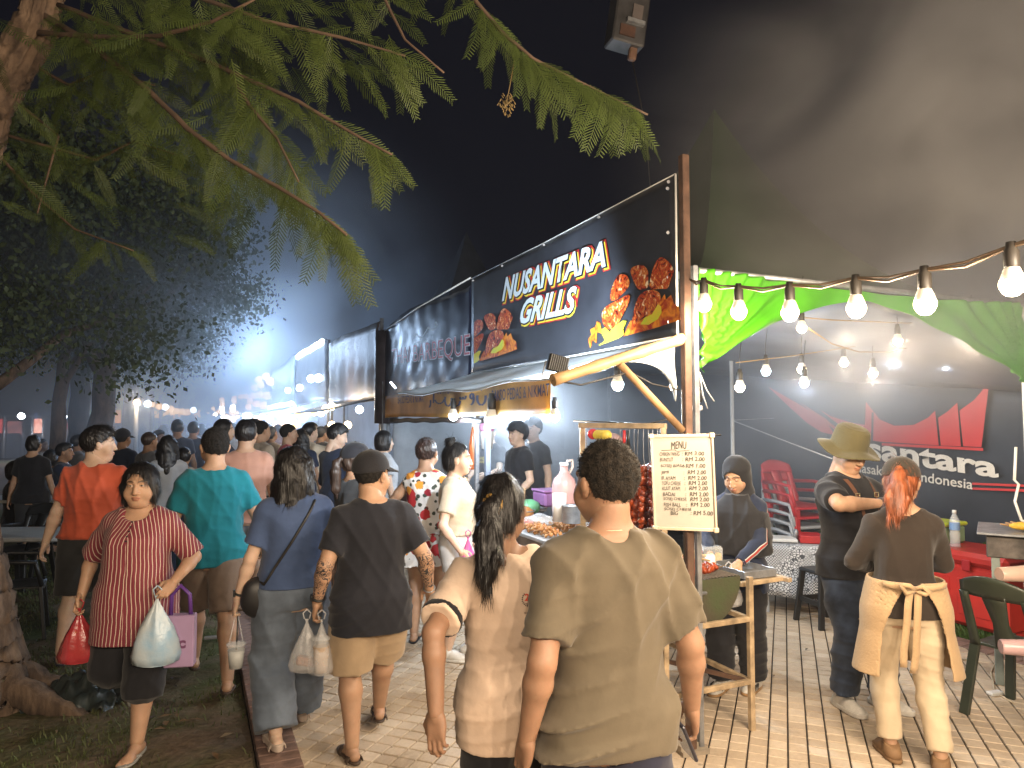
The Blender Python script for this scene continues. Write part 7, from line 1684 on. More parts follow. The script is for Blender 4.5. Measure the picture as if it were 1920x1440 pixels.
C['sweat'] = cloth('brown_black_sweat', (.030, .022, .017)); C['creampant'] = cloth('cream_trousers', (.52, .42, .29)); C['apron'] = cloth('beige_apron', (.40, .275, .155), bump=.3, bscale=80); C['hatg'] = cloth('olive_hat', (.095, .082, .040), bump=.3, bscale=90)
C['red'] = cloth('red_tee', (.45, .06, .06)); C['navy'] = cloth('navy', (.02, .028, .055)); C['tan'] = cloth('tan', (.33, .26, .19)); C['lgrey'] = cloth('light_grey', (.42, .44, .47)); C['pinkc'] = cloth('dusty_pink', (.42, .20, .24)); C['pinkh'] = cloth('pink_scarf', (.50, .30, .25)); C['capm'] = cloth('cap_black', (.016, .016, .020), bump=.2, bscale=120); C['capb'] = cloth('cap_brown', (.028, .022, .016), bump=.2, bscale=120)
M_SOLE = mat('shoe_white', (.60, .57, .52), rough=.6, var=.15, vscale=20); M_GUM = mat('gum_sole', (.34, .20, .09), rough=.6); M_SANDG = mat('sandal_grey', (.30, .29, .26), rough=.5); M_BRN = mat('sandal_brown', (.07, .045, .03), rough=.6); M_PLAT = mat('platform_beige', (.50, .40, .33), rough=.6)
def _stripe(nt, b, L):
    tc = _n(nt, 'ShaderNodeTexCoord'); sp = _n(nt, 'ShaderNodeSeparateXYZ'); L(tc.outputs['Object'], sp.inputs[0])
    ab = _n(nt, 'ShaderNodeMath', operation='MULTIPLY'); ab.inputs[1].default_value = .55; L(sp.outputs[1], ab.inputs[0])
    sg = _n(nt, 'ShaderNodeMath', operation='SIGN'); L(sp.outputs[0], sg.inputs[0]); m0 = _n(nt, 'ShaderNodeMath', operation='MULTIPLY'); L(sg.outputs[0], m0.inputs[0]); L(ab.outputs[0], m0.inputs[1])
    nz = _n(nt, 'ShaderNodeTexNoise'); nz.inputs['Scale'].default_value = 7; L(tc.outputs['Object'], nz.inputs['Vector']); n0 = _n(nt, 'ShaderNodeMath', operation='MULTIPLY'); n0.inputs[1].default_value = .022; L(nz.outputs['Fac'], n0.inputs[0])
    s0 = _n(nt, 'ShaderNodeMath', operation='SUBTRACT'); L(sp.outputs[0], s0.inputs[0]); L(m0.outputs[0], s0.inputs[1])
    a0 = _n(nt, 'ShaderNodeMath', operation='ADD'); L(s0.outputs[0], a0.inputs[0]); L(n0.outputs[0], a0.inputs[1])
    m1 = _n(nt, 'ShaderNodeMath', operation='DIVIDE'); m1.inputs[1].default_value = .0225; L(a0.outputs[0], m1.inputs[0])
    fr = _n(nt, 'ShaderNodeMath', operation='FRACT'); L(m1.outputs[0], fr.inputs[0])
    cr = _n(nt, 'ShaderNodeValToRGB'); cr.color_ramp.interpolation = 'CONSTANT'; e = cr.color_ramp.elements; e[0].position = 0; e[0].color = (.185, .020, .034, 1); e[1].position = .72; e[1].color = (.60, .46, .36, 1)
    k = cr.color_ramp.elements.new(.36); k.color = (.050, .010, .018, 1); k = cr.color_ramp.elements.new(.42); k.color = (.185, .020, .034, 1); k = cr.color_ramp.elements.new(.90); k.color = (.06, .012, .02, 1)
    L(fr.outputs[0], cr.inputs[0]); L(cr.outputs[0], b.inputs['Base Color']); b.inputs['Roughness'].default_value = .75; b.inputs['Sheen Weight'].default_value = .1
C['stripe'] = pos_mat('cloth_maroon_stripe', _stripe)
def _floral(nt, b, L):
    tc = _n(nt, 'ShaderNodeTexCoord')
    def blob(sc, r0, r1, jit):
        v = _n(nt, 'ShaderNodeTexVoronoi'); v.inputs['Scale'].default_value = sc; v.inputs['Randomness'].default_value = .9; L(tc.outputs['Object'], v.inputs['Vector'])
        nz = _n(nt, 'ShaderNodeTexNoise'); nz.inputs['Scale'].default_value = sc * 4; L(tc.outputs['Object'], nz.inputs['Vector'])
        ad = _n(nt, 'ShaderNodeMath', operation='MULTIPLY_ADD'); ad.inputs[1].default_value = jit; L(nz.outputs['Fac'], ad.inputs[0]); L(v.outputs['Distance'], ad.inputs[2])
        r_ = _n(nt, 'ShaderNodeMapRange'); r_.inputs[1].default_value = r0; r_.inputs[2].default_value = r1; r_.inputs[3].default_value = 1; r_.inputs[4].default_value = 0; L(ad.outputs[0], r_.inputs[0]); return r_, v
    r1, v1 = blob(10.5, .58, .63, .3); r2, v2 = blob(19, .40, .45, .2)
    cr = _n(nt, 'ShaderNodeValToRGB'); cr.color_ramp.interpolation = 'CONSTANT'; e = cr.color_ramp.elements; e[0].color = (.48, .025, .03, 1); e[1].position = .72; e[1].color = (.70, .28, .03, 1); k = cr.color_ramp.elements.new(.45); k.color = (.30, .012, .025, 1)
    sc_ = _n(nt, 'ShaderNodeSeparateColor'); L(v1.outputs['Color'], sc_.inputs[0]); L(sc_.outputs[0], cr.inputs[0])
    m1 = _n(nt, 'ShaderNodeMix', data_type='RGBA'); m1.inputs[6].default_value = (.72, .70, .68, 1); m1.inputs[7].default_value = (.05, .06, .045, 1); L(r2.outputs[0], m1.inputs[0])
    m2 = _n(nt, 'ShaderNodeMix', data_type='RGBA'); L(r1.outputs[0], m2.inputs[0]); L(m1.outputs[2], m2.inputs[6]); L(cr.outputs[0], m2.inputs[7])
    L(m2.outputs[2], b.inputs['Base Color']); b.inputs['Roughness'].default_value = .8
C['floral'] = pos_mat('cloth_floral', _floral)
def stripes_on_sleeve(o, a, b_, r, m, side, w=.012):
    pass
HA = R(-24)
# 1 olive shirt man
p1 = person('heavy man in olive tee seen from behind, biggest figure at front', PP(1137, 2.2), HZ(1125, 840, 2.2), R(-16), b=.27, hair='crew', hair_m=crop_mat((.022, .016, .011)), skin=(.31, .175, .11), shirt=dict(m=C['olive'], hem=.80, sleeve=.78, amp=.030, ease=.016, flare=-.01, horiz=.8), pants=dict(m=C['navyj']),
   armL=dict(w=(.275, -.03, .865), curl=.5), armR=dict(w=(.315, .04, .865), curl=.75, palm=(-1, .1, 0)), hyaw=R(-14), vox=.008, hvox=.004, seed=4, legs=dict(L=(.11, .2, .085), R=(.11, -.25, .13), Rt=(.1, .8, -.4)))
mb = MB(); hp = wpos(p1, p1['handR']); Mph = Matrix.Rotation(R(16), 3, 'Z') @ Matrix.Rotation(R(-28), 3, 'Y') @ Matrix.Rotation(R(14), 3, 'X')
ph = empty('phone', 'dark phone held low in the right hand of the olive tee man', 'phone', hp + Vector((-.012, -.012, -.03)))
mb.box((0, 0, 0), (.012, .075, .155), Mph, .004); mb.build('case', mat('phone_case', (.03, .03, .045), rough=.3), ph)
mb = MB(); mb.box(Mph @ Vector((-.0068, 0, 0)), (.001, .067, .145), Mph); mb.build('screen', mat('phone_glass', (.10, .11, .13), rough=.12, spec=.8), ph)
mb = MB(); n_ = 26; r_ = .083; mb.tube([p1['sc'] * (np.array([0.0, -.01 + .0, 1.462]) + np.array([r_ * math.cos(a), r_ * .98 * math.sin(a) + .01, -.010 * math.sin(a)])) for a in np.linspace(0, 6.283, n_)[:-1]], .0016, 5, closed=True); mb.build('necklace', mat('chain', (.5, .42, .3), metal=.9, rough=.3), p1['root'])
# 2 ponytail woman in beige polo
p2 = person('woman in beige polo with black ponytail and yellow hair tie', PP(966, 2.45), HZ(930, 903, 2.45), R(-12), leanx=-.09, b=.26, fem=True, hair='ponytail', tail=.30, skin=(.26, .145, .09), shirt=dict(m=C['beigep'], hem=.76, sleeve=.80, amp=.020, trim=C['black'], slw=1.05, neckz=.006, flare=.008), pants=dict(m=C['black']),
   armL=dict(w=(.33, -.30, 1.00), pole=(.5, -.6, .2), curl=.55, palm=(-.5, .8, 0)), armR=dict(w=(.05, .30, 1.10), pole=(.8, -.5, -.4), curl=.5, palm=(-.3, 0, 1)), hyaw=R(26), hpitch=R(-12), vox=.008, hvox=.004, seed=8, legs=dict(L=(.1, -.2, .12), R=(.1, .2, .085)))
mb = MB(); mb.tube([p2['sc'] * (p2['HC'] + p2['Rh'] @ np.array([.030 * math.cos(a), -.118 + .006 * math.sin(a * 3), .018 + .030 * math.sin(a)])) for a in np.linspace(0, 6.283, 22)[:-1]], [.012 + .003 * math.sin(q * 2.2) for q in range(21)], 7, closed=True); mb.build('hair_tie', mat('scrunchie', (.52, .30, .07), var=.4, vscale=40), p2['root'])
sh2 = kid(p2, 'shirt'); k_ = p2['sc']
MINK = flat('ink_dark', (.06, .045, .05), rough=.8); MINKR = flat('ink_red', (.55, .06, .03), rough=.8)
decal(sh2, '25', .02 * k_, 1.318 * k_, .030, MINKR, .03); decal(sh2, 'YEARS', .02 * k_, 1.294 * k_, .026, MINK, .02); decal(sh2, 'SINCE 1996', .023 * k_, 1.262 * k_, .040, MINK, .01)
wr_ = bpy.data.meshes.new('laurel'); vs_ = []; fs_ = []
for sg in (-1, 1):
    for q in range(9):
        a = R(-78 + 15 * q); c_ = (sg * math.cos(a), math.sin(a)); b0 = len(vs_); t_ = (-math.sin(a) * sg, math.cos(a))
        vs_ += [(c_[0] * .86, c_[1] * .86, 0), (c_[0] + t_[0] * .16, c_[1] + t_[1] * .16, 0), (c_[0] * 1.16 + t_[0] * .06, c_[1] * 1.16 + t_[1] * .06, 0), (c_[0] * 1.0 - t_[0] * .06, c_[1] - t_[1] * .06, 0)]; fs_.append((b0, b0 + 1, b0 + 2, b0 + 3))
wr_.from_pydata(vs_, [], fs_); decal(sh2, wr_, .02 * k_, 1.308 * k_, .052, MINK, name='laurel_print')
# 3 man in black tee and cap with tattooed arms
p3 = person('stout man in black tee, black cap and khaki shorts with tattooed arms', PP(700, 3.86), HZ(697, 856, 3.86), HA + R(4), b=.62, hair='buzz', hat='cap', hat_m=C['capm'], skin='mid', tat=True, shirt=dict(m=C['blackn'], hem=.70, sleeve=.72, amp=.024, hemtilt=.0), pants=dict(m=C['khaki'], to=1.0, kind='shorts', r=(.125, .112, .108), name='shorts'), shoes=dict(kind='sandal', m=M_BRN, straps=(.10, -.03)),
   armL=dict(w=(.31, .02, .885), curl=.7, palm=(-1, -.2, 0)), armR=dict(w=(.36, .05, .905), curl=.55, palm=(-.8, -.6, 0)), hyaw=R(48), vox=.009, hvox=.0042, seed=13, legs=dict(L=(.11, -.06, .085), R=(.11, .36, .085), Lt=(-.2, 1, 0)))
# 4 woman in blue tee and baggy pale jeans
p4 = person('woman in blue tee and baggy pale jeans with long wavy black hair', PP(556, 3.98), HZ(555, 845, 3.98), HA, b=.30, fem=True, hair='long', skin='fair', shirt=dict(m=C['bluetee'], hem=.925, sleeve=.72, amp=.014, crop=True, ease=.036), pants=dict(m=C['denim'], to=1.97, r=(.118, .112, .118), top=.96, amp=.014, ease=.02, horiz=.4), shoes=dict(kind='sandal', m=M_PLAT, straps=(.10, -.03), sole=.04),
   armL=dict(w=(.31, .04, .86), curl=.85, palm=(-1, .1, 0)), armR=dict(w=(.24, .10, .88), curl=.5), hyaw=R(52), vox=.009, hvox=.0042, seed=17, legs=dict(L=(.10, -.10, .115), R=(.10, .28, .105)))
gl_ = MB(); gl_.tube([p4['sc'] * (p4['HC'] + p4['Rh'] @ np.array([.032 + .021 * math.cos(a), .104, .008 + .018 * math.sin(a)])) for a in np.linspace(0, 6.28, 18)[:-1]], .0022, 5, closed=True); gl_.tube([p4['sc'] * (p4['HC'] + p4['Rh'] @ np.array(q)) for q in ((.053, .102, .012), (.076, .06, .014), (.084, .0, .012))], .002, 5); gl_.build('glasses', M_GALV, p4['root'])
# 5 woman in the maroon striped blouse walking towards the camera
p5 = person('woman in maroon striped blouse and black cropped trousers walking this way', PP(268, 4.0), HZ(266, 876, 4.0), R(172), b=.72, fem=True, hair='bob', skin='mid', shirt=dict(m=C['stripe'], hem=.655, sleeve=.95, amp=.014, flare=.022, ease=.022, slw=1.06, scoop=.8, cling=.0, name='blouse'), pants=dict(m=C['black'], to=1.42, r=(.125, .105, .098), name='trousers', amp=.010), shoes=dict(kind='flipflop', m=M_SANDG),
   armR=dict(w=(.33, .02, .92), curl=.8, pole=(.6, -.8, 0), palm=(-.9, .3, 0)), armL=dict(w=(.27, .20, 1.02), pole=(.6, -.8, 0), curl=.8, palm=(-.6, 0, -.6)), hyaw=R(-4), hpitch=R(-3), cheek=1.0, eyeopen=.9, vox=.008, hvox=.0032, seed=21, legs=dict(L=(.10, .24, .085), R=(.11, -.34, .30), Rt=(.0, .75, -.75), Lt=(.1, 1, 0)))
mb = MB()
for q in range(5): mb.lathe([(.0001, -.004), (.006, -.002), (.006, .002), (.0001, .004)], (0, 0, 0), 8)
me5 = kid(p5, 'blouse').data; bv = BVHTree.FromPolygons([v.co for v in me5.vertices], [p.vertices for p in me5.polygons])
for q in range(5):
    h = bv.ray_cast(Vector((.004, 1, (1.385 - .026 * q) * p5['sc'])), Vector((0, -1, 0)))
    if h[0]: b_ = MB(); b_.lathe([(.0001, -.003), (.0055, -.0015), (.0055, .0015), (.0001, .003)], h[0], 8, Matrix.Rotation(R(90), 3, 'X')); b_.build('button', C['black'], p5['root'])
# 6 teal man
p6 = person('man in teal tee and taupe shorts walking away in flip-flops', PP(404, 4.85), HZ(398, 808, 4.85), HA, b=.45, hair='crew', skin='mid', shirt=dict(m=C['teal'], hem=.80, sleeve=.66, amp=.020), pants=dict(m=C['taupe'], to=.98, kind='shorts', r=(.118, .105, .10), name='shorts'), shoes=dict(kind='flipflop', m=M_BRN),
   armL=dict(w=(.30, .12, .88), curl=.5), armR=dict(w=(.33, .14, .90), curl=.6, pole=(.5, -1, 0)), hyaw=R(-10), vox=.010, seed=25, legs=dict(R=(.10, -.28, .10), Rt=(.1, 1, -.15), L=(.10, .30, .085)))
# 7 orange man
p7 = person('man in orange tee and charcoal shorts looking right, left of the striped blouse', PP(178, 5.4), HZ(190, 806, 5.4), R(-6), b=.55, hair='short', skin='fair', shirt=dict(m=C['orange'], hem=.90, sleeve=.66, amp=.024), pants=dict(m=C['char'], to=.98, kind='shorts', r=(.118, .11, .108), name='shorts'), shoes=dict(kind='flipflop', m=C['black']),
   armL=dict(w=(.33, .0, .86), curl=.6), armR=dict(w=(.20, .24, 1.02), pole=(.9, -.4, -.2)), hyaw=R(62), vox=.010, seed=29, leanx=.05, legs=dict(L=(.12, -.15, .085), R=(.1, .25, .085), Lt=(-.5, 1, 0)))
# 8..10
p8 = person('man in peach tee behind the teal man', PP(462, 6.7), HZ(458, 793, 6.7), R(-20), b=.55, hair='short', skin='mid', shirt=dict(m=C['peach'], sleeve=.75, amp=.024), pants=dict(m=C['greyd'], to=1.0, kind='shorts', r=(.115, .10, .10), name='shorts'), vox=.013, hvox=.006, seed=31, hyaw=R(10))
p9 = person('man in dark jacket bowing his head in profile before the smoky stall', PP(632, 8.0), HZ(632, 799, 8.0), R(35), b=.3, hair='short', skin='fair', shirt=dict(m=C['navy'], sleeve=1.2, hem=.76, amp=.018), pants=dict(m=C['tan'], to=1.0, kind='shorts', r=(.11, .10, .10), name='shorts'), hyaw=R(30), hpitch=R(-16), armL=dict(w=(.18, .25, 1.0)), armR=dict(w=(.18, .28, 1.02)), vox=.013, hvox=.006, seed=33)
p10 = person('woman in dark cap with long brown hair just behind the tattooed man', PP(668, 5.3), HZ(668, 838, 5.3), R(40), b=.2, fem=True, hair='ponytail', tail=.3, hair_m=hair_mat('brown', (.045, .026, .018)), hat='cap', hat_m=C['capm'], skin='tan', shirt=dict(m=C['char'], sleeve=.3), pants=dict(m=C['black']), hyaw=R(20), vox=.013, hvox=.006, seed=35)
# 11 floral dress
p11 = person('woman in white sleeveless dress with red and orange roses at the counter', PP(800, 5.75), HZ(800, 826, 5.75), R(8), b=.35, fem=True, hair='crew', hair_m=hair_mat('redbrown', (.035, .018, .014)), skin='mid', shirt=dict(m=C['floral'], sleeve=.0, hem=.93, amp=.010, name='bodice', crop=True), pants=dict(m=C['floral'], kind='dress', hem=.66, hr=.235, name='skirt', amp=.014, top=1.0), shoes=dict(kind='flipflop', m=C['black']),
   armL=dict(w=(.50, .22, 1.07), pole=(.3, -.6, -.8), curl=.7), armR=dict(w=(.18, .30, 1.05)), vox=.011, hvox=.005, seed=37, hyaw=R(8))
# 12 cream polo
p12 = person('young woman in cream polo and white shorts with hair in a bun', PP(856, 5.38), HZ(855, 836, 5.38), R(98), b=.10, fem=True, hair='bun', skin='fair', lips=(.45, .12, .12), shirt=dict(m=C['cream'], hem=1.0, sleeve=.66, amp=.012, crop=True, name='polo'), pants=dict(m=C['white'], to=.42, kind='shorts', r=(.112, .108, .106), top=1.05, name='shorts'), shoes=dict(kind='shoe', m=M_SOLE),
   armL=dict(w=(.24, .05, .88), curl=.5), armR=dict(w=(.26, .10, .90), curl=.6), vox=.010, hvox=.0042, seed=39, hyaw=R(-10), hpitch=R(0), eyeopen=.9, blush=True, legs=dict(L=(.08, .1, .085), R=(.09, -.05, .085)))
cl_ = MB()
for sg in (-1, 1): cl_.sheet(lambda u, v: Vector(p12['sc'] * np.array([sg * (.012 + .066 * u + .0 * v), .045 + .035 * (1 - u) + .014 * v, 1.462 - .028 * u * (1 - u) - .040 * v * (.5 + u) + .01 * u])), 6, 3, .003)
cl_.build('collar', C['cream'], p12['root'])
# 13 girl in black headscarf at the grill
M_ST = cloth('sleeve_stripe', (.60, .56, .54)); M_STR = cloth('sleeve_stripe_red', (.42, .05, .04)); M_BLK = cloth('shoe_stripe', (.02, .02, .02))
p13 = person('girl in black headscarf and navy track jacket turning skewers at the grill', PP(1380, 4.78), HZ(1378, 864, 4.78), R(-146), b=.22, fem=True, hair='none', hat='hijab', hat_m=cloth('headscarf', (.020, .020, .023), bump=.15), skin='mid', eyeopen=.0, shirt=dict(m=C['navy'], sleeve=1.93, hem=.74, amp=.020, name='jacket', cuff=.62), pants=dict(m=C['black'], to=1.95, r=(.115, .10, .095), amp=.014), shoes=dict(kind='shoe', m=M_SOLE, m2=M_GUM),
   armR=dict(w=(.10, .36, 1.04), pole=(.7, -.5, -.5), curl=.8, palm=(-.3, 0, -1), hcol=(.58, .55, .50)), armL=dict(w=(.10, .34, 1.00), pole=(.9, -.3, -.3), curl=.8, palm=(-.3, 0, -1)), hyaw=R(6), hpitch=R(-24), vox=.010, hvox=.004, seed=41, legs=dict(L=(.10, -.02, .085), R=(.10, .14, .085), Lt=(.1, 1, 0)))
for key, sg in (('L', -1), ('R', 1)):
    el, wr, _ = p13['arms'][sg]; sh_ = p13['SH'][sg]; jk = kid(p13, 'jacket').data; bv = BVHTree.FromPolygons([v.co for v in jk.vertices], [p.vertices for p in jk.polygons]); k_ = p13['sc']
    for off, m_, w_ in ((0, M_STR, .016), (-.014, M_ST, .007), (.014, M_ST, .007)):
        mb = MB(); rows = []
        chain = [sh_ + (el - sh_) * t for t in np.linspace(.05, 1, 10)] + [el + (wr - el) * t for t in np.linspace(.08, .92, 9)]
        for q, c in enumerate(chain):
            ax = (chain[min(q + 1, len(chain) - 1)] - chain[max(q - 1, 0)]); ax /= np.linalg.norm(ax)
            out = np.array([sg * 1.0, -.25, .35]); out = out - ax * (out @ ax); out /= np.linalg.norm(out); sd = np.cross(ax, out)
            for e in (-1, 1):
                tgt = c + sd * (off + e * w_ / 2); h = bv.ray_cast(Vector((tgt + out * .3) * k_), Vector(-out)); rows.append(Vector(h[0]) + Vector(out) * .003 if h[0] else Vector((tgt + out * .07) * k_))
        for q in range(len(chain) - 1): mb._add([rows[2 * q], rows[2 * q + 1], rows[2 * q + 3], rows[2 * q + 2]], [(0, 1, 2, 3)], True)
        mb.build('sleeve_stripe', m_, p13['root'])
def shoe_stripes(info, m):
    for s in (-1, 1):
        kn, an, toe = info['LG'][s]; d = toe / np.linalg.norm(toe); side = np.cross(d, (0, 0, 1)); side /= np.linalg.norm(side)
        for e in (-1, 1):
            for q in range(3):
                mb = MB(); c = an + d * (.045 + .022 * q) + side * e * .044 + np.array([0, 0, -.042]); mb.obox(Vector((c + np.array([0, 0, .022]) - d * .008) * info['sc']), Vector((c - np.array([0, 0, .02]) + d * .008) * info['sc']), .010, .006); mb.build('shoe_stripe', m, info['root'])
shoe_stripes(p13, M_BLK)
# 14 man in bucket hat
GLV = (.045, .045, .055)
p14 = person('man in olive bucket hat, black tee and ripped jeans with dark gloves', PP(1588, 4.5), HZ(1600, 806, 4.5) - .03, R(158), b=.55, hair='buzz', hat='bucket', hat_m=C['hatg'], skin='mid', shirt=dict(m=C['black'], hem=.82, sleeve=.76, amp=.020), pants=dict(m=C['denimd'], to=1.93, r=(.115, .092, .078), amp=.014), shoes=dict(kind='shoe', m=M_SOLE, sole=.03),
   armR=dict(w=(.08, .30, 1.31), pole=(1, -.1, -.05), curl=.9, palm=(-.4, -.6, -.4), hcol=GLV), armL=dict(w=(.06, .34, 1.26), pole=(1, 0, -.3), curl=.9, palm=(-.4, -.6, -.4), hcol=GLV), hyaw=R(2), hpitch=R(-21), eyeopen=.0, vox=.009, hvox=.004, seed=43, legs=dict(R=(.11, .02, .085), L=(.14, .10, .085), Rt=(.15, 1, 0), Lt=(-.2, 1, 0)))
bvs = kid(p14, 'shirt').data; bv = BVHTree.FromPolygons([v.co for v in bvs.vertices], [p.vertices for p in bvs.polygons]); k_ = p14['sc']
for sg in (-1, 1):
    rows = []
    for q in range(12):
        t = q / 11; x_ = sg * (.095 - .05 * t); z_ = 1.44 - .36 * t
        for e in (-1, 1):
            h = bv.ray_cast(Vector(((x_ + e * .012) * k_, 1, z_ * k_)), Vector((0, -1, 0))); rows.append((h[0] + Vector((0, .004, 0))) if h[0] else Vector(((x_ + e * .012) * k_, .1, z_ * k_)))
    mb = MB()
    for q in range(11): mb._add([rows[2 * q], rows[2 * q + 1], rows[2 * q + 3], rows[2 * q + 2]], [(0, 1, 2, 3)], True)
    mb.build('apron_strap', mat('leather_brown', (.13, .055, .03), rough=.5), p14['root'])
    mb = MB(); c = (rows[6] + rows[7]) / 2 + Vector((0, .004, 0)); mb.tube([c + Vector((x, 0, z)) for x, z in ((-.016, -.013), (.016, -.013), (.016, .013), (-.016, .013))], .003, 5, closed=True); mb.build('buckle', mat('buckle', (.6, .5, .3), metal=.8, rough=.3), p14['root'])
mb = MB(); 
for sx, z_, w_, h_ in ((.10, .60, .10, .035), (.10, .53, .085, .03), (.09, .47, .05, .02), (-.10, .55, .07, .03)):
    pj = kid(p14, 'trousers').data; bvj = BVHTree.FromPolygons([v.co for v in pj.vertices], [p.vertices for p in pj.polygons]); rows = []
    for q in range(7):
        for e in (-1, 1):
            u_ = q / 6 - .5; h = bvj.ray_cast(Vector(((sx + w_ * u_) * k_, 1, (z_ + e * h_ * .5 * math.cos(u_ * 2.9)) * k_)), Vector((0, -1, 0))); rows.append((h[0] + Vector((0, .002, 0))) if h[0] else Vector(((sx + w_ * u_) * k_, .0, z_ * k_)))
    for q in range(6): mb._add([rows[2 * q], rows[2 * q + 1], rows[2 * q + 3], rows[2 * q + 2]], [(0, 1, 2, 3)], True)
mb.build('knee_rips', mat('rip_skin', (.36, .24, .17), rough=.8, var=.3, vscale=40), p14['root'])
# 15 woman with orange ponytail and apron
p15 = person('woman with orange ponytail, black cap and beige apron seen from behind', PP(1688, 3.75), HZ(1672, 870, 3.75), R(12), b=-.10, fem=True, hair='pony_high', tail=.27, hair_m=hair_mat('orange', (.33, .095, .035)), hat='cap', hat_m=C['capb'], skin='mid', shirt=dict(m=C['sweat'], hem=.845, sleeve=1.9, amp=.020, ease=.022, name='sweatshirt', neckr=.088, neckz=-.018), pants=dict(m=C['creampant'], to=1.93, r=(.104, .078, .066), amp=.008, horiz=1.2, ease=.014), shoes=dict(kind='shoe', m=mat('clog_brown', (.20, .115, .055), rough=.8)),
   armL=dict(w=(.10, .32, 1.06), pole=(.85, -.6, -.3), curl=.7), armR=dict(w=(.10, .32, 1.08), pole=(.95, -.6, -.3), curl=.7), hyaw=R(22), hpitch=R(-14), vox=.009, hvox=.0042, seed=47, legs=dict(L=(.09, .04, .085), R=(.13, -.10, .085), Rt=(.3, 1, 0)))
k_ = p15['sc']; zs_, tcy_, trx_, try_ = torso(.10, True)
f = Fld((-.36, -.30, .45), (.36, .32, 1.12), .008)
z2 = np.linspace(.50, 1.08, 14); rxa = np.interp(z2, zs_, trx_) + .062 + .10 * np.clip((.95 - z2) / .5, 0, 1); rya = np.interp(z2, zs_, try_) + .062 + .05 * np.clip((.95 - z2) / .5, 0, 1)
f.loft(z2, 0, 0, rxa, rya, n=2.2); d0 = f.D.copy()
f.D = np.maximum(d0, -d0 - .010).astype(np.float32)
ang = np.abs(np.arctan2(f.x[:, None], -(f.y[None, :])))[:, :, None]  # 0 at the back
op = .15 + .75 * np.clip((1.06 - f.z) / .30, 0, 1) ** .7
f.D = np.maximum(f.D, (op[None, None, :] - ang) * .15).astype(np.float32); f.cutpl((0, 0, .52), (.0, 0, -1)); f.cutpl((0, 0, 1.06), (0, 0, 1))
V, Q = f.net(); V = relax(V, Q, 1, .4); link('apron', npmesh('apron', V * k_, Q), C['apron'], p15['root'])
yb = -(float(np.interp(1.03, zs_, try_)) + .072)
mb = MB(); Vb = lambda x, y, z: Vector((x * k_, y * k_, z * k_))
ribbon = lambda pts, w: mb.sheet(lambda u, v: (lambda t, i: Vb(*[(pts[i][a] * (1 - t) + pts[min(i + 1, len(pts) - 1)][a] * t) for a in range(3)]) + Vector((0, 0, 0)) + Vector(((v - .5) * w * (1 if abs(pts[-1][0] - pts[0][0]) < abs(pts[-1][2] - pts[0][2]) else .15), 0, (v - .5) * w * (0 if abs(pts[-1][0] - pts[0][0]) < abs(pts[-1][2] - pts[0][2]) else 1))))((u * (len(pts) - 1)) % 1 if u < 1 else 0.0, int(u * (len(pts) - 1)) if u < 1 else len(pts) - 1), 12, 1, .003)
ribbon([(-.03, yb - .01, 1.03), (-.05, yb - .03, .95), (-.055, yb - .02, .85), (-.075, yb - .02, .70), (-.08, yb - .02, .60)], .034)
ribbon([(.01, yb - .01, 1.03), (.0, yb - .03, .95), (-.005, yb - .025, .84), (-.015, yb - .025, .68), (-.03, yb - .02, .57)], .034)
ribbon([(-.16, yb + .03, 1.05), (-.08, yb, 1.035), (0, yb - .01, 1.03), (.08, yb, 1.035), (.17, yb + .03, 1.05)], .030)
for sg in (-1, 1): mb.tube([Vb(-.01, yb - .012, 1.03), Vb(-.01 + sg * .035, yb - .035, 1.055), Vb(-.01 + sg * .075, yb - .03, 1.04 - .02 * sg), Vb(-.01 + sg * .05, yb - .03, 1.01), Vb(-.01, yb - .015, 1.025)], [.012, .014, .012, .012, .010], 6)
mb.build('apron_ties', C['apron'], p15['root'])
mb = MB(); mb.tube([p15['sc'] * (np.array([0, -.012, 1.452]) + np.array([.078 * math.cos(a), .070 * math.sin(a), .012 * math.sin(a)])) for a in np.linspace(0, 6.283, 24)[:-1]], .006, 5, closed=True); mb.build('neck_loop', C['apron'], p15['root'])
# 16.. stall workers and the person in pink
M_PRY = flat('ink_yellow', (.62, .48, .10), rough=.7)
p17 = person('stall worker in black tee with yellow lettering, face hidden by hanging bucket', tuple(RP(918, 900, r=1.25)[:2]), RP(915, 797, r=1.25).z, R(-150), b=.25, hair='short', skin='fair', shirt=dict(m=C['black'], amp=.012), pants=dict(m=C['black']), armL=dict(w=(.15, .34, 1.05)), armR=dict(w=(.1, .36, 1.02)), vox=.012, hvox=.006, seed=51)
decal(kid(p17, 'shirt'), 'ANGKA', .0, 1.27 * p17['sc'], .15, M_PRY, .03, back=False, hgt=.045); decal(kid(p17, 'shirt'), "BARBE'Q", .0, 1.22 * p17['sc'], .17, M_PRY, .03, back=False, hgt=.045)
p18 = person('young stall worker in black tee with swept fringe facing left', tuple(RP(972, 900, r=1.0)[:2]), RP(962, 796, r=1.0).z, R(-118), b=.1, hair='mop', skin='fair', shirt=dict(m=C['black'], amp=.014), pants=dict(m=C['black']), hyaw=R(-4), armL=dict(w=(.22, .16, .92)), armR=dict(w=(.2, .2, .92)), vox=.011, hvox=.005, seed=53)
p19 = person('second stall worker in black tee standing behind the young one', tuple(RP(1000, 900, r=1.35)[:2]), RP(985, 787, r=1.35).z, R(-130), b=.2, hair='mop', skin='fair', shirt=dict(m=C['black'], amp=.012), pants=dict(m=C['black']), hyaw=R(-15), vox=.012, hvox=.006, seed=55)
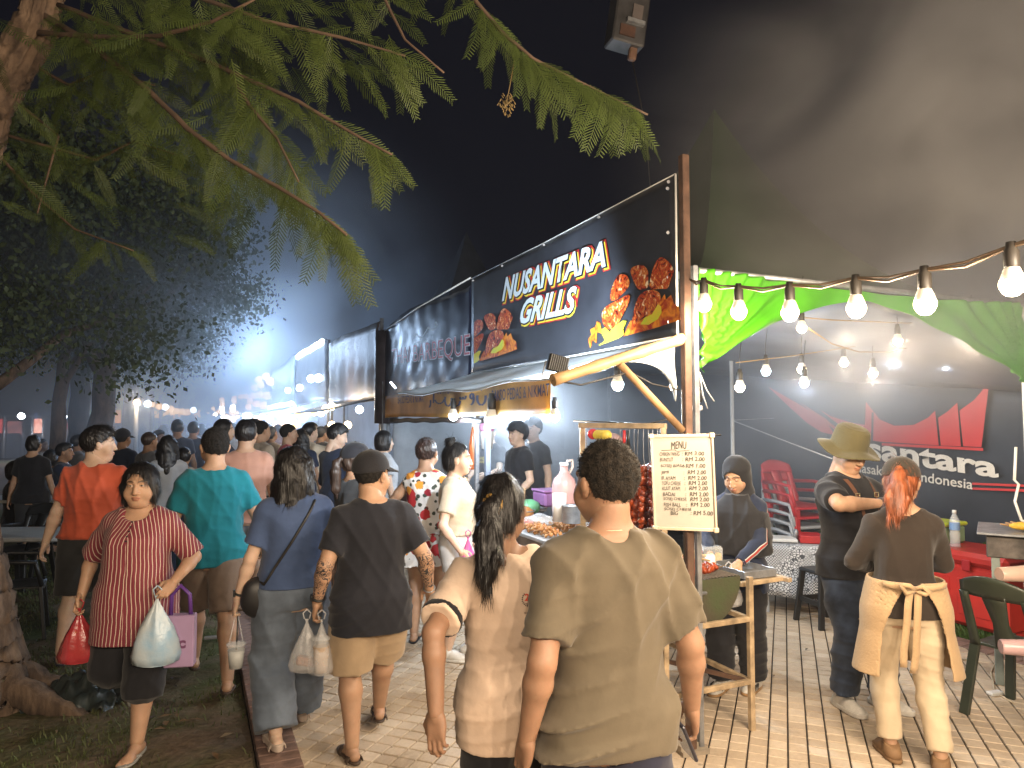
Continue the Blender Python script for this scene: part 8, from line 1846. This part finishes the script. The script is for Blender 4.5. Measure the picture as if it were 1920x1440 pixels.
p20 = person('person in pink headscarf and pink top behind the hanging skewers', tuple(RP(1150, 900, r=1.55)[:2]), RP(1142, 818, r=1.55).z, R(-160), b=.4, fem=True, hair='none', hat='hijab', hat_m=C['pinkh'], skin='mid', shirt=dict(m=C['pinkc'], sleeve=1.8), pants=dict(m=C['black']), vox=.013, hvox=.006, seed=57)
# ------------------------------------------------------------------ things held in hands
def film(h, w, d, seed, fill=.65):
    r = random.Random(seed); n = 28; mb = MB(); ph = [r.uniform(0, 6) for _ in range(4)]
    prof = [(0.0, .10, 1), (-.06, .05, 1), (-.12, .12, .9), (-.25, .30, .7), (-.45, .62, .4), (-.65, .88, .2), (-.85, 1.0, .1), (-.96, .92, .05), (-1.0, .55, 0)]
    rows = [[Vector((math.cos(a) * w / 2 * q * (1 + .26 * k * math.sin(7 * a + ph[0]) + .07 * math.sin(5 * a + ph[1] + z * 5) + .04 * math.sin(11 * a + ph[3] - z * 9)), math.sin(a) * d / 2 * q * (1 + .3 * k * math.sin(6 * a + ph[2]) + .06 * math.sin(9 * a + z * 7)), z * h)) for a in np.linspace(0, 2 * math.pi, n + 1)[:-1]] for z, q, k in prof]
    for i, row in enumerate(rows):
        mb.v += [tuple(p) for p in row]
    for i in range(len(rows) - 1):
        for k in range(n): mb.f.append([i * n + k, (i + 1) * n + k, (i + 1) * n + (k + 1) % n, i * n + (k + 1) % n]); mb.mi.append(0); mb.sm.append(True)
    mb.f.append([(len(rows) - 1) * n + k for k in range(n)]); mb.mi.append(0); mb.sm.append(False)
    return mb
def bag(label, p, h, w, d, m, seed, rz=0.0, tilt=0.0, content=None, cat='plastic bag'):
    t = empty('plastic_bag', label, cat, p, rz); t.rotation_euler = (tilt, 0, rz); film(h, w, d, seed).build('film', m, t)
    mb = MB()
    for sx in (-1, 1): mb.tube([(sx * .012, 0, .0), (sx * .02, 0, .03), (0, 0, .05)], .004, 5)
    mb.build('handles', m, t)
    if content: content(t, h, w, d)
    return t
def cup(t, x, z, m_drink, h=.15, r=.042, nm='cup'):
    mb = MB(); mb.lathe([(r * .75, z), (r, z + h), (r * 1.08, z + h + .004)], (x, 0, 0), 18); c = mb.build('cup', M_CLEAR, t); mb = MB(); mb.lathe([(r * .74, z + .003), (r * .95, z + h * .8)], (x, 0, 0), 18); mb.build('drink', m_drink, t)
    mb = MB(); mb.lathe([(r * 1.1, z + h), (r * 1.1, z + h + .012), (r * .2, z + h + .02)], (x, 0, 0), 18); mb.build('lid', M_CLEAR, t)
M_TEA = mat('milk_tea', (.52, .34, .19), rough=.3, var=.1); M_MILK = mat('pale_drink', (.55, .56, .54), rough=.3, var=.1); M_FOODB = mat('food_brown', (.28, .12, .06), rough=.5, var=.3, vscale=20)
M_REDBAG = mat('red_bag', (.48, .045, .055), rough=.25, var=.2, vscale=8, bump=.5, bscale=20, alpha=.75, spec=.7); M_BLUEBAG = mat('blue_bag', (.22, .40, .58), rough=.3, var=.3, vscale=5, bump=.5, bscale=16, col2=(.55, .56, .54)); M_LILAC = mat('lilac_carrier', (.38, .26, .42), rough=.35, var=.1, vscale=4)
def rice(t, h, w, d): mb = MB(); mb.box((0, 0, -h * .80), (w * .6, d * .6, h * .16), Matrix.Rotation(.2, 3, 'Y'), .01); mb.build('food_box', M_FOODB, t)
h5r = wpos(p5, p5['handR']); h5l = wpos(p5, p5['handL'])
bag('red plastic bag in the hand of the striped blouse woman', h5r + Vector((0, -.01, .0)), .29, .19, .10, M_REDBAG, 3, .4, 0, lambda t, h, w, d: (lambda mb: (mb.lathe([(.02, -.27), (.05, -.24), (.045, -.12), (.01, -.08)], n=12, sy=.6), mb.build('packet', mat('orange_packet', (.50, .13, .03), rough=.4, var=.3), t)))(MB()))
bag('blue and clear plastic bag with wrapped food at the striped blouse', h5l + Vector((-.02, -.03, -.005)), .36, .24, .13, M_BLUEBAG, 5, .3, 0, rice)
lc = empty('lilac_carrier', 'lilac paper carrier with purple handle at the striped blouse', 'carrier bag', h5l + Vector((.07, .05, -.02)), R(10)); mb = MB(); mb.box((0, 0, -.24), (.15, .07, .27), None, .006); mb.build('bag', M_LILAC, lc)
mb = MB(); mb.tube([(-.05, 0, -.11), (-.045, -.01, .0), (0, -.015, .05), (.045, -.01, .0), (.05, 0, -.11)], .011, 8); mb.build('handle', mat('purple_handle', (.12, .04, .25), rough=.5), lc)
tm_ = text_mesh('C', .05, .004); tm_.transform(Matrix.Translation((.0, -.0375, -.27)) @ Matrix.Rotation(R(90), 4, 'X')); link('lettering', tm_, flat('ink_plum', (.15, .05, .12)), lc)
h3 = wpos(p3, p3['handL'])
bag('clear bag with brown food held by the tattooed man', h3 + Vector((-.05, -.03, -.02)), .27, .17, .10, M_BAG, 7, .2, 0, rice)
bag('clear bag with a cup of milk tea held by the tattooed man', h3 + Vector((.03, -.04, -.02)), .28, .13, .11, M_BAG, 9, .2, 0, lambda t, h, w, d: cup(t, 0, -.27, M_TEA, .17, .045))
h4 = wpos(p4, p4['handL'])
cd = empty('iced_drink', 'clear cup of iced drink hanging from the jeans woman\'s hand', 'drink', h4 + Vector((0, -.01, -.30))); cup(cd, 0, 0, M_MILK, .12, .046); mb = MB(); mb.tube([(-.04, 0, .12), (-.015, 0, .24), (0, 0, .30), (.015, 0, .24), (.04, 0, .12)], .003, 5); mb.build('carry_loop', M_CLEAR, cd); mb = MB(); mb.tube([(.0, 0, .05), (.006, 0, .28)], .004, 6); mb.build('straw', M_BLACKPL, cd)
mb = MB(); c = wpos(p4, (-.20, -.02, .88)); f = Fld((-.13, -.09, -.15), (.13, .09, .15), .008); f.ell((0, 0, -.02), (.095, .05, .10)); f.ell((0, 0, .05), (.07, .03, .05), .04); V, Q = f.net(); o = empty('shoulder_bag', 'small black shoulder bag at the hip of the jeans woman', 'bag', c, R(24)); link('pouch', npmesh('pouch', V, Q), mat('black_leather', (.015, .014, .016), rough=.45, var=.3), o)
k4 = p4['sc']; me4 = kid(p4, 'shirt').data; bv = BVHTree.FromPolygons([v.co for v in me4.vertices], [p.vertices for p in me4.polygons]); pts = []
for q in range(16):
    t = q / 15; loc = Vector(((.10 - .28 * t) * k4, -1, (1.43 - .47 * t) * k4)); h = bv.ray_cast(loc, Vector((0, 1, 0))); 
    if h[0]: pts.append(wpos(p4, (h[0] + Vector((0, -.006, 0))) / k4) - c)
mb = MB(); MR = Matrix.Rotation(-R(24), 3, 'Z'); mb.tube([MR @ p for p in pts] + [Vector((0, -.01, .08))], .008, 6); mb.build('strap', M_CABLE, o)
def watch(info, sg, m):
    el, wr, _ = info['arms'][sg]; d = (wr - el) / np.linalg.norm(wr - el); c = Vector(wr - d * .035) * info['sc']; e = Vector(d); u = e.orthogonal().normalized(); w = e.cross(u); mb = MB(); r_ = .030 * (1.1 if info is not p4 else .92); mb.tube([c + (u * math.cos(a) + w * math.sin(a)) * r_ for a in np.linspace(0, 6.28, 18)[:-1]], .007, 6, closed=True); mb.box(c + (Vector((sg, 0, 0))) * r_, (.012, .034, .034), None, .003); mb.build('watch', m, info['root'])
watch(p3, -1, M_BLACKPL); watch(p4, -1, M_BLACKPL); 
el, wr, _ = p3['arms'][1]; mbp = MB(); d = Vector(wr - el).normalized(); u = d.orthogonal().normalized(); w = d.cross(u); c = Vector(wr) * p3['sc']; mbp.tube([c + (u * math.cos(a) + w * math.sin(a)) * .031 for a in np.linspace(0, 6.28, 18)[:-1]], .004, 5, closed=True); mbp.build('bracelet', M_GALV, p3['root'])
h12 = wpos(p12, p12['handR']); bag('bright pink bag at the white shorts of the bun-haired woman', h12 + Vector((0, 0, .16)), .30, .16, .08, mat('hot_pink', (.60, .10, .32), rough=.35, var=.15), 15, .4)
h2 = wpos(p2, p2['handR']); ph2 = empty('phone', 'dark phone held up by the woman in beige polo', 'phone', P(1000, 985, 2.75)); Mp2 = Matrix.Rotation(R(-30), 3, 'Z') @ Matrix.Rotation(R(-38), 3, 'Y') @ Matrix.Rotation(R(30), 3, 'X'); mb = MB(); mb.box((0, 0, 0), (.075, .012, .155), Mp2, .004); mb.build('case', mat('phone_brown', (.05, .03, .03), rough=.35), ph2)
ph2.location = h2 + Vector((.0, -.03, .05))
h11 = wpos(p11, p11['handL']); mb = MB(); mb.box((0, 0, 0), (.07, .012, .14), Matrix.Rotation(.4, 3, 'Y') @ Matrix.Rotation(.5, 3, 'X'), .004); o = mb.build('white_phone', M_WHITEPL); o.location = h11; tag(o, 'white phone in the outstretched hand of the floral dress woman', 'phone')
h13 = wpos(p13, p13['handL']); bag('clear bag being filled by the girl in the headscarf', h13 + Vector((-.03, -.03, .02)), .22, .17, .12, M_BAG, 19, .1)
h13r = wpos(p13, p13['handR']); skewer(h13r + Vector((-.02, -.02, 0)), (-.75, .1, -.65), .14, 4, LUMP, 'chicken skewer held over the grill by the headscarf girl', None, .05, 1.2)
mb = MB(); mb.tube([h13r + Vector((.02, 0, .01)), h13r + Vector((-.22, -.02, .06))], .006, 6); tag(mb.build('wooden_stick', M_STICK), 'pale wooden basting stick in the headscarf girl\'s hand', 'stick')
# ------------------------------------------------------------------ the crowd further down the street
CK = dict(vox=.018, hvox=.0085, hands=True)
M_SHRT = lambda m: dict(m=m, amp=.016)
def cp(px, top, d, hd, fem, hair, sh, pa, lab, b=.3, skin='tan', sl=.65, short=False, **kw):
    k = dict(CK); k.update(kw)
    if d > 12: k['vox'] = .024; k['hvox'] = .011
    z = HZ(px, top, d) 
    return person(lab, PP(px, d) + (-.03 if px < 350 else 0,), max(z, .9), R(hd), b=b, fem=fem, hair=hair, skin=skin, shirt=dict(m=C[sh], sleeve=sl, amp=.016), pants=dict(m=C[pa], to=1.0 if short else 1.93, kind='shorts' if short else 'long', r=(.112, .10, .10) if short else (.11, .085, .075), name='shorts' if short else 'trousers'), seed=int(px) + 3, group='people in the crowd', **k)
def seated(px, top, d, hd, fem, hair, sh, lab, **kw):
    z = HZ(px, top, d); sc_ = 1.0; root_z = z - 1.66
    i = person(lab, PP(px, d) + (root_z,), 1.66, R(hd), b=.25, fem=fem, hair=hair, skin='tan', shirt=dict(m=C[sh], amp=.016), pants=dict(m=C['char']), seed=int(px), group='people seated at the lawn tables', legs=dict(L=(.12, .42, .54), R=(.12, .45, .54)), seated=True, armL=dict(w=(.15, .32, 1.05)), armR=dict(w=(.15, .34, 1.08)), **{**CK, **kw})
    return i
cp(64, 815, 9.2, -15, True, 'tied', 'black', 'char', 'woman in black tee and dark shorts standing by the far white table', short=True, skin='mid')
seated(33, 868, 9.6, 60, True, 'bob', 'black', 'seated child in black at the far left behind the tables')
seated(98, 846, 11.0, 0, True, 'bob', 'char', 'seated person with low dark head right of the standing woman in black')
seated(122, 834, 10.4, 70, False, 'short', 'navy', 'seated man in navy leaning right beside the orange tee')
seated(148, 818, 11.5, 40, False, 'short', 'greyd', 'seated man in grey striped top just left of the orange tee head')
cp(80, 822, 13.0, 70, True, 'tied', 'tan', 'char', 'person with raised arms behind the woman in black')
cp(231, 804, 10.0, 10, False, 'crew', 'navy', 'navy', 'man in navy with dark cap right of the orange tee man', hat='cap', hat_m=C['capm'])
cp(281, 809, 9.5, 30, False, 'crew', 'greyd', 'char', 'brown-haired man in grey tee above the striped blouse head', hair_m=hair_mat('brown', (.045, .026, .018)))
cp(316, 815, 8.0, -20, True, 'long', 'lgrey', 'denimd', 'woman in white tee with black shoulder-length hair', skin='fair')
cp(346, 839, 8.6, -20, False, 'short', 'tan', 'char', 'child in beige tee beside the white tee woman')
cp(333, 787, 12.0, -24, False, 'short', 'navy', 'navy', 'tall man in dark navy above the child in beige', b=.5)
cp(363, 794, 12.5, -10, False, 'short', 'navy', 'black', 'man in navy with a strap right of the tall navy man', b=.4)
cp(298, 806, 12.5, 100, False, 'short', 'char', 'black', 'man in charcoal in profile behind the grey tee man')
cp(420, 790, 9.0, 75, True, 'bob', 'navy', 'navy', 'woman in profile looking right beside the peach tee', skin='fair')
cp(474, 789, 10.5, 35, False, 'short', 'lgrey', 'char', 'man in light grey half hidden right of the peach tee head', skin='fair')
cp(490, 792, 9.2, 40, False, 'buzz', 'tan', 'char', 'shaven-headed man in sand tee looking right', skin='mid')
cp(509, 802, 12.0, 20, True, 'tied', 'tan', 'black', 'woman in tan top behind the shaven-headed man', skin='mid')
cp(541, 798, 9.6, 65, False, 'crew', 'red', 'denimd', 'man in red tee in profile before the far bulbs', skin='mid')
cp(565, 807, 9.8, -5, True, 'long', 'navy', 'black', 'woman with long black hair right of the red tee man')
cp(581, 796, 10.2, 40, False, 'short', 'cream', 'tan', 'man in cream shirt with raised hand near the smoky stall', armR=dict(w=(.22, .36, 1.50), pole=(1, 0, -1)), skin='fair')
cp(602, 803, 12.5, 30, False, 'short', 'char', 'char', 'man in charcoal between the cream shirt and the dark jacket')
cp(720, 812, 8.6, 60, True, 'bob', 'lgrey', 'char', 'woman in light grey behind the bound post', skin='fair')
far_rows = [(240, 800, 18, 'char', 'person in charcoal beside the far trunks'), (268, 797, 22, 'navy', 'person in navy beneath the lawn-side bulbs'), (306, 796, 17, 'tan', 'person in tan between the white tee and navy heads'), (322, 795, 24, 'red', 'far person in red above the white tee woman'), (345, 796, 19, 'greyd', 'person in grey left of the teal man'), (378, 797, 16, 'lgrey', 'person in pale grey above the teal man'), (392, 795, 22, 'peach', 'far person in peach left of the peach tee man'), (408, 796, 20, 'navy', 'far person in navy left of the profile woman'), (436, 796, 15, 'cream', 'person in cream right of the profile woman'), (447, 796, 24, 'teal', 'far person in teal between two heads'), (503, 797, 17, 'white', 'person in white in the glow behind the sand tee'), (521, 797, 15, 'peach', 'person in peach under the amber signboard'), (532, 796, 20, 'char', 'far person in charcoal left of the red tee'), (553, 797, 17, 'tan', 'far person in tan above the long black hair'), (571, 797, 20, 'navy', 'far person in navy by the awning bulbs'), (592, 799, 15, 'greyd', 'person in grey right of the cream shirt'), (615, 800, 13, 'lgrey', 'person in light grey left of the dark jacket')]
for q, (px, top, d, sh, lab) in enumerate(far_rows): cp(px, top, d, -24 if q % 3 else 150, q % 2 == 0, ('short', 'bob', 'long', 'crew')[q % 4], sh, 'char' if q % 2 else 'navy', lab, hands=False)
# the mass of tiny heads at the vanishing end: copies
protos = [o for o in bpy.data.objects if o.name.startswith('person') and o.parent is None and o.get('group') == 'people in the crowd'][-8:]
rf = random.Random(3)
for q in range(40):
    o = copy_tree(protos[q % 8]); d = rf.uniform(22, 48); px = rf.uniform(300, 480) if q % 4 else rf.uniform(20, 300); p = PP(px, d); o.location = (p[0], p[1], -.03); o.rotation_euler = (0, 0, R(rf.choice((24, 20, 205, 100)) + rf.uniform(-20, 20))); o['group'] = 'tiny figures at the far end'
    o['label'] = 'tiny figure in the far crowd under the distant lamps'
# ------------------------------------------------------------------ air: haze and smoke
def air(name, dens, col=(.86, .90, .98), aniso=.25):
    m = bpy.data.materials.new(name); m.use_nodes = True; nt = m.node_tree; nt.nodes.remove(nt.nodes['Principled BSDF'])
    pv = nt.nodes.new('ShaderNodeVolumePrincipled'); pv.inputs['Color'].default_value = (*col, 1); pv.inputs['Density'].default_value = dens; pv.inputs['Anisotropy'].default_value = aniso
    nt.links.new(pv.outputs[0], nt.nodes['Material Output'].inputs['Volume']); return m, nt, pv
hz, nt, pv = air('haze_air', .0011)
mb = MB(); mb.box((0, 38, 4.6), (60, 92, 12.2)); o = mb.build('haze', hz); tag(o, 'thin smoky night air over the whole market', 'haze', kind='stuff')
def smoke(name, label, c, rad, dens, nscale, seed, col=(.86, .90, .98), lo=.42, hi=.66, rot=0.0):
    m, nt, pv = air('smoke_' + name, dens, col); L = nt.links.new
    tc = _n(nt, 'ShaderNodeTexCoord'); mp = _n(nt, 'ShaderNodeMapping'); mp.inputs['Location'].default_value = (seed * 3.1, seed * 1.7, 0); L(tc.outputs['Object'], mp.inputs[0])
    nz = _n(nt, 'ShaderNodeTexNoise'); nz.inputs['Scale'].default_value = nscale; nz.inputs['Detail'].default_value = 4; nz.inputs['Distortion'].default_value = .9; L(mp.outputs[0], nz.inputs['Vector'])
    r1 = _n(nt, 'ShaderNodeMapRange'); r1.inputs[1].default_value = lo; r1.inputs[2].default_value = hi; L(nz.outputs['Fac'], r1.inputs[0])
    ln = _n(nt, 'ShaderNodeVectorMath', operation='LENGTH'); L(tc.outputs['Object'], ln.inputs[0])
    r2 = _n(nt, 'ShaderNodeMapRange', interpolation_type='SMOOTHSTEP'); r2.inputs[1].default_value = .25; r2.inputs[2].default_value = .98; r2.inputs[3].default_value = 1; r2.inputs[4].default_value = 0; L(ln.outputs['Value'], r2.inputs[0])
    m1 = _n(nt, 'ShaderNodeMath', operation='MULTIPLY'); L(r1.outputs[0], m1.inputs[0]); L(r2.outputs[0], m1.inputs[1])
    m2 = _n(nt, 'ShaderNodeMath', operation='MULTIPLY'); m2.inputs[1].default_value = dens; L(m1.outputs[0], m2.inputs[0]); L(m2.outputs[0], pv.inputs['Density'])
    b = MB(); b.lathe([(.0001, -1), (.38, -.925), (.707, -.707), (.925, -.38), (1, 0), (.925, .38), (.707, .707), (.38, .925), (.0001, 1)], n=20, cap=False); o = b.build('smoke', m); o.location = c; o.scale = rad; o.rotation_euler = (0, 0, rot); tag(o, label, 'smoke', kind='stuff'); return o
smoke('street', 'blue-lit smoke bank hanging over the far street', S(16.5, -3.0, 4.0), (12.0, 8.0, 5.6), .38, 2.6, 1, (.78, .87, 1.0), .30, .62, rzb)
smoke('tent', 'warm-lit smoke drifting above the marquee', S(-.3, 2.5, 3.35), (2.7, 3.0, 1.9), 1.0, 2.1, 2, (.95, .93, .92), .36, .66, rzb)
smoke('stall', 'pale smoke filling the barbecue stalls', S(5.2, 1.7, 1.6), (2.4, 1.6, 1.4), 1.0, 2.2, 3, (.86, .90, .98), .30, .62, rzb)
smoke('marquee', 'bluish smoke hanging under the green marquee', S(2.4, 2.9, 1.7), (2.9, 1.7, 1.3), .38, 1.6, 4, (.84, .90, 1.0), .25, .65, rzb)
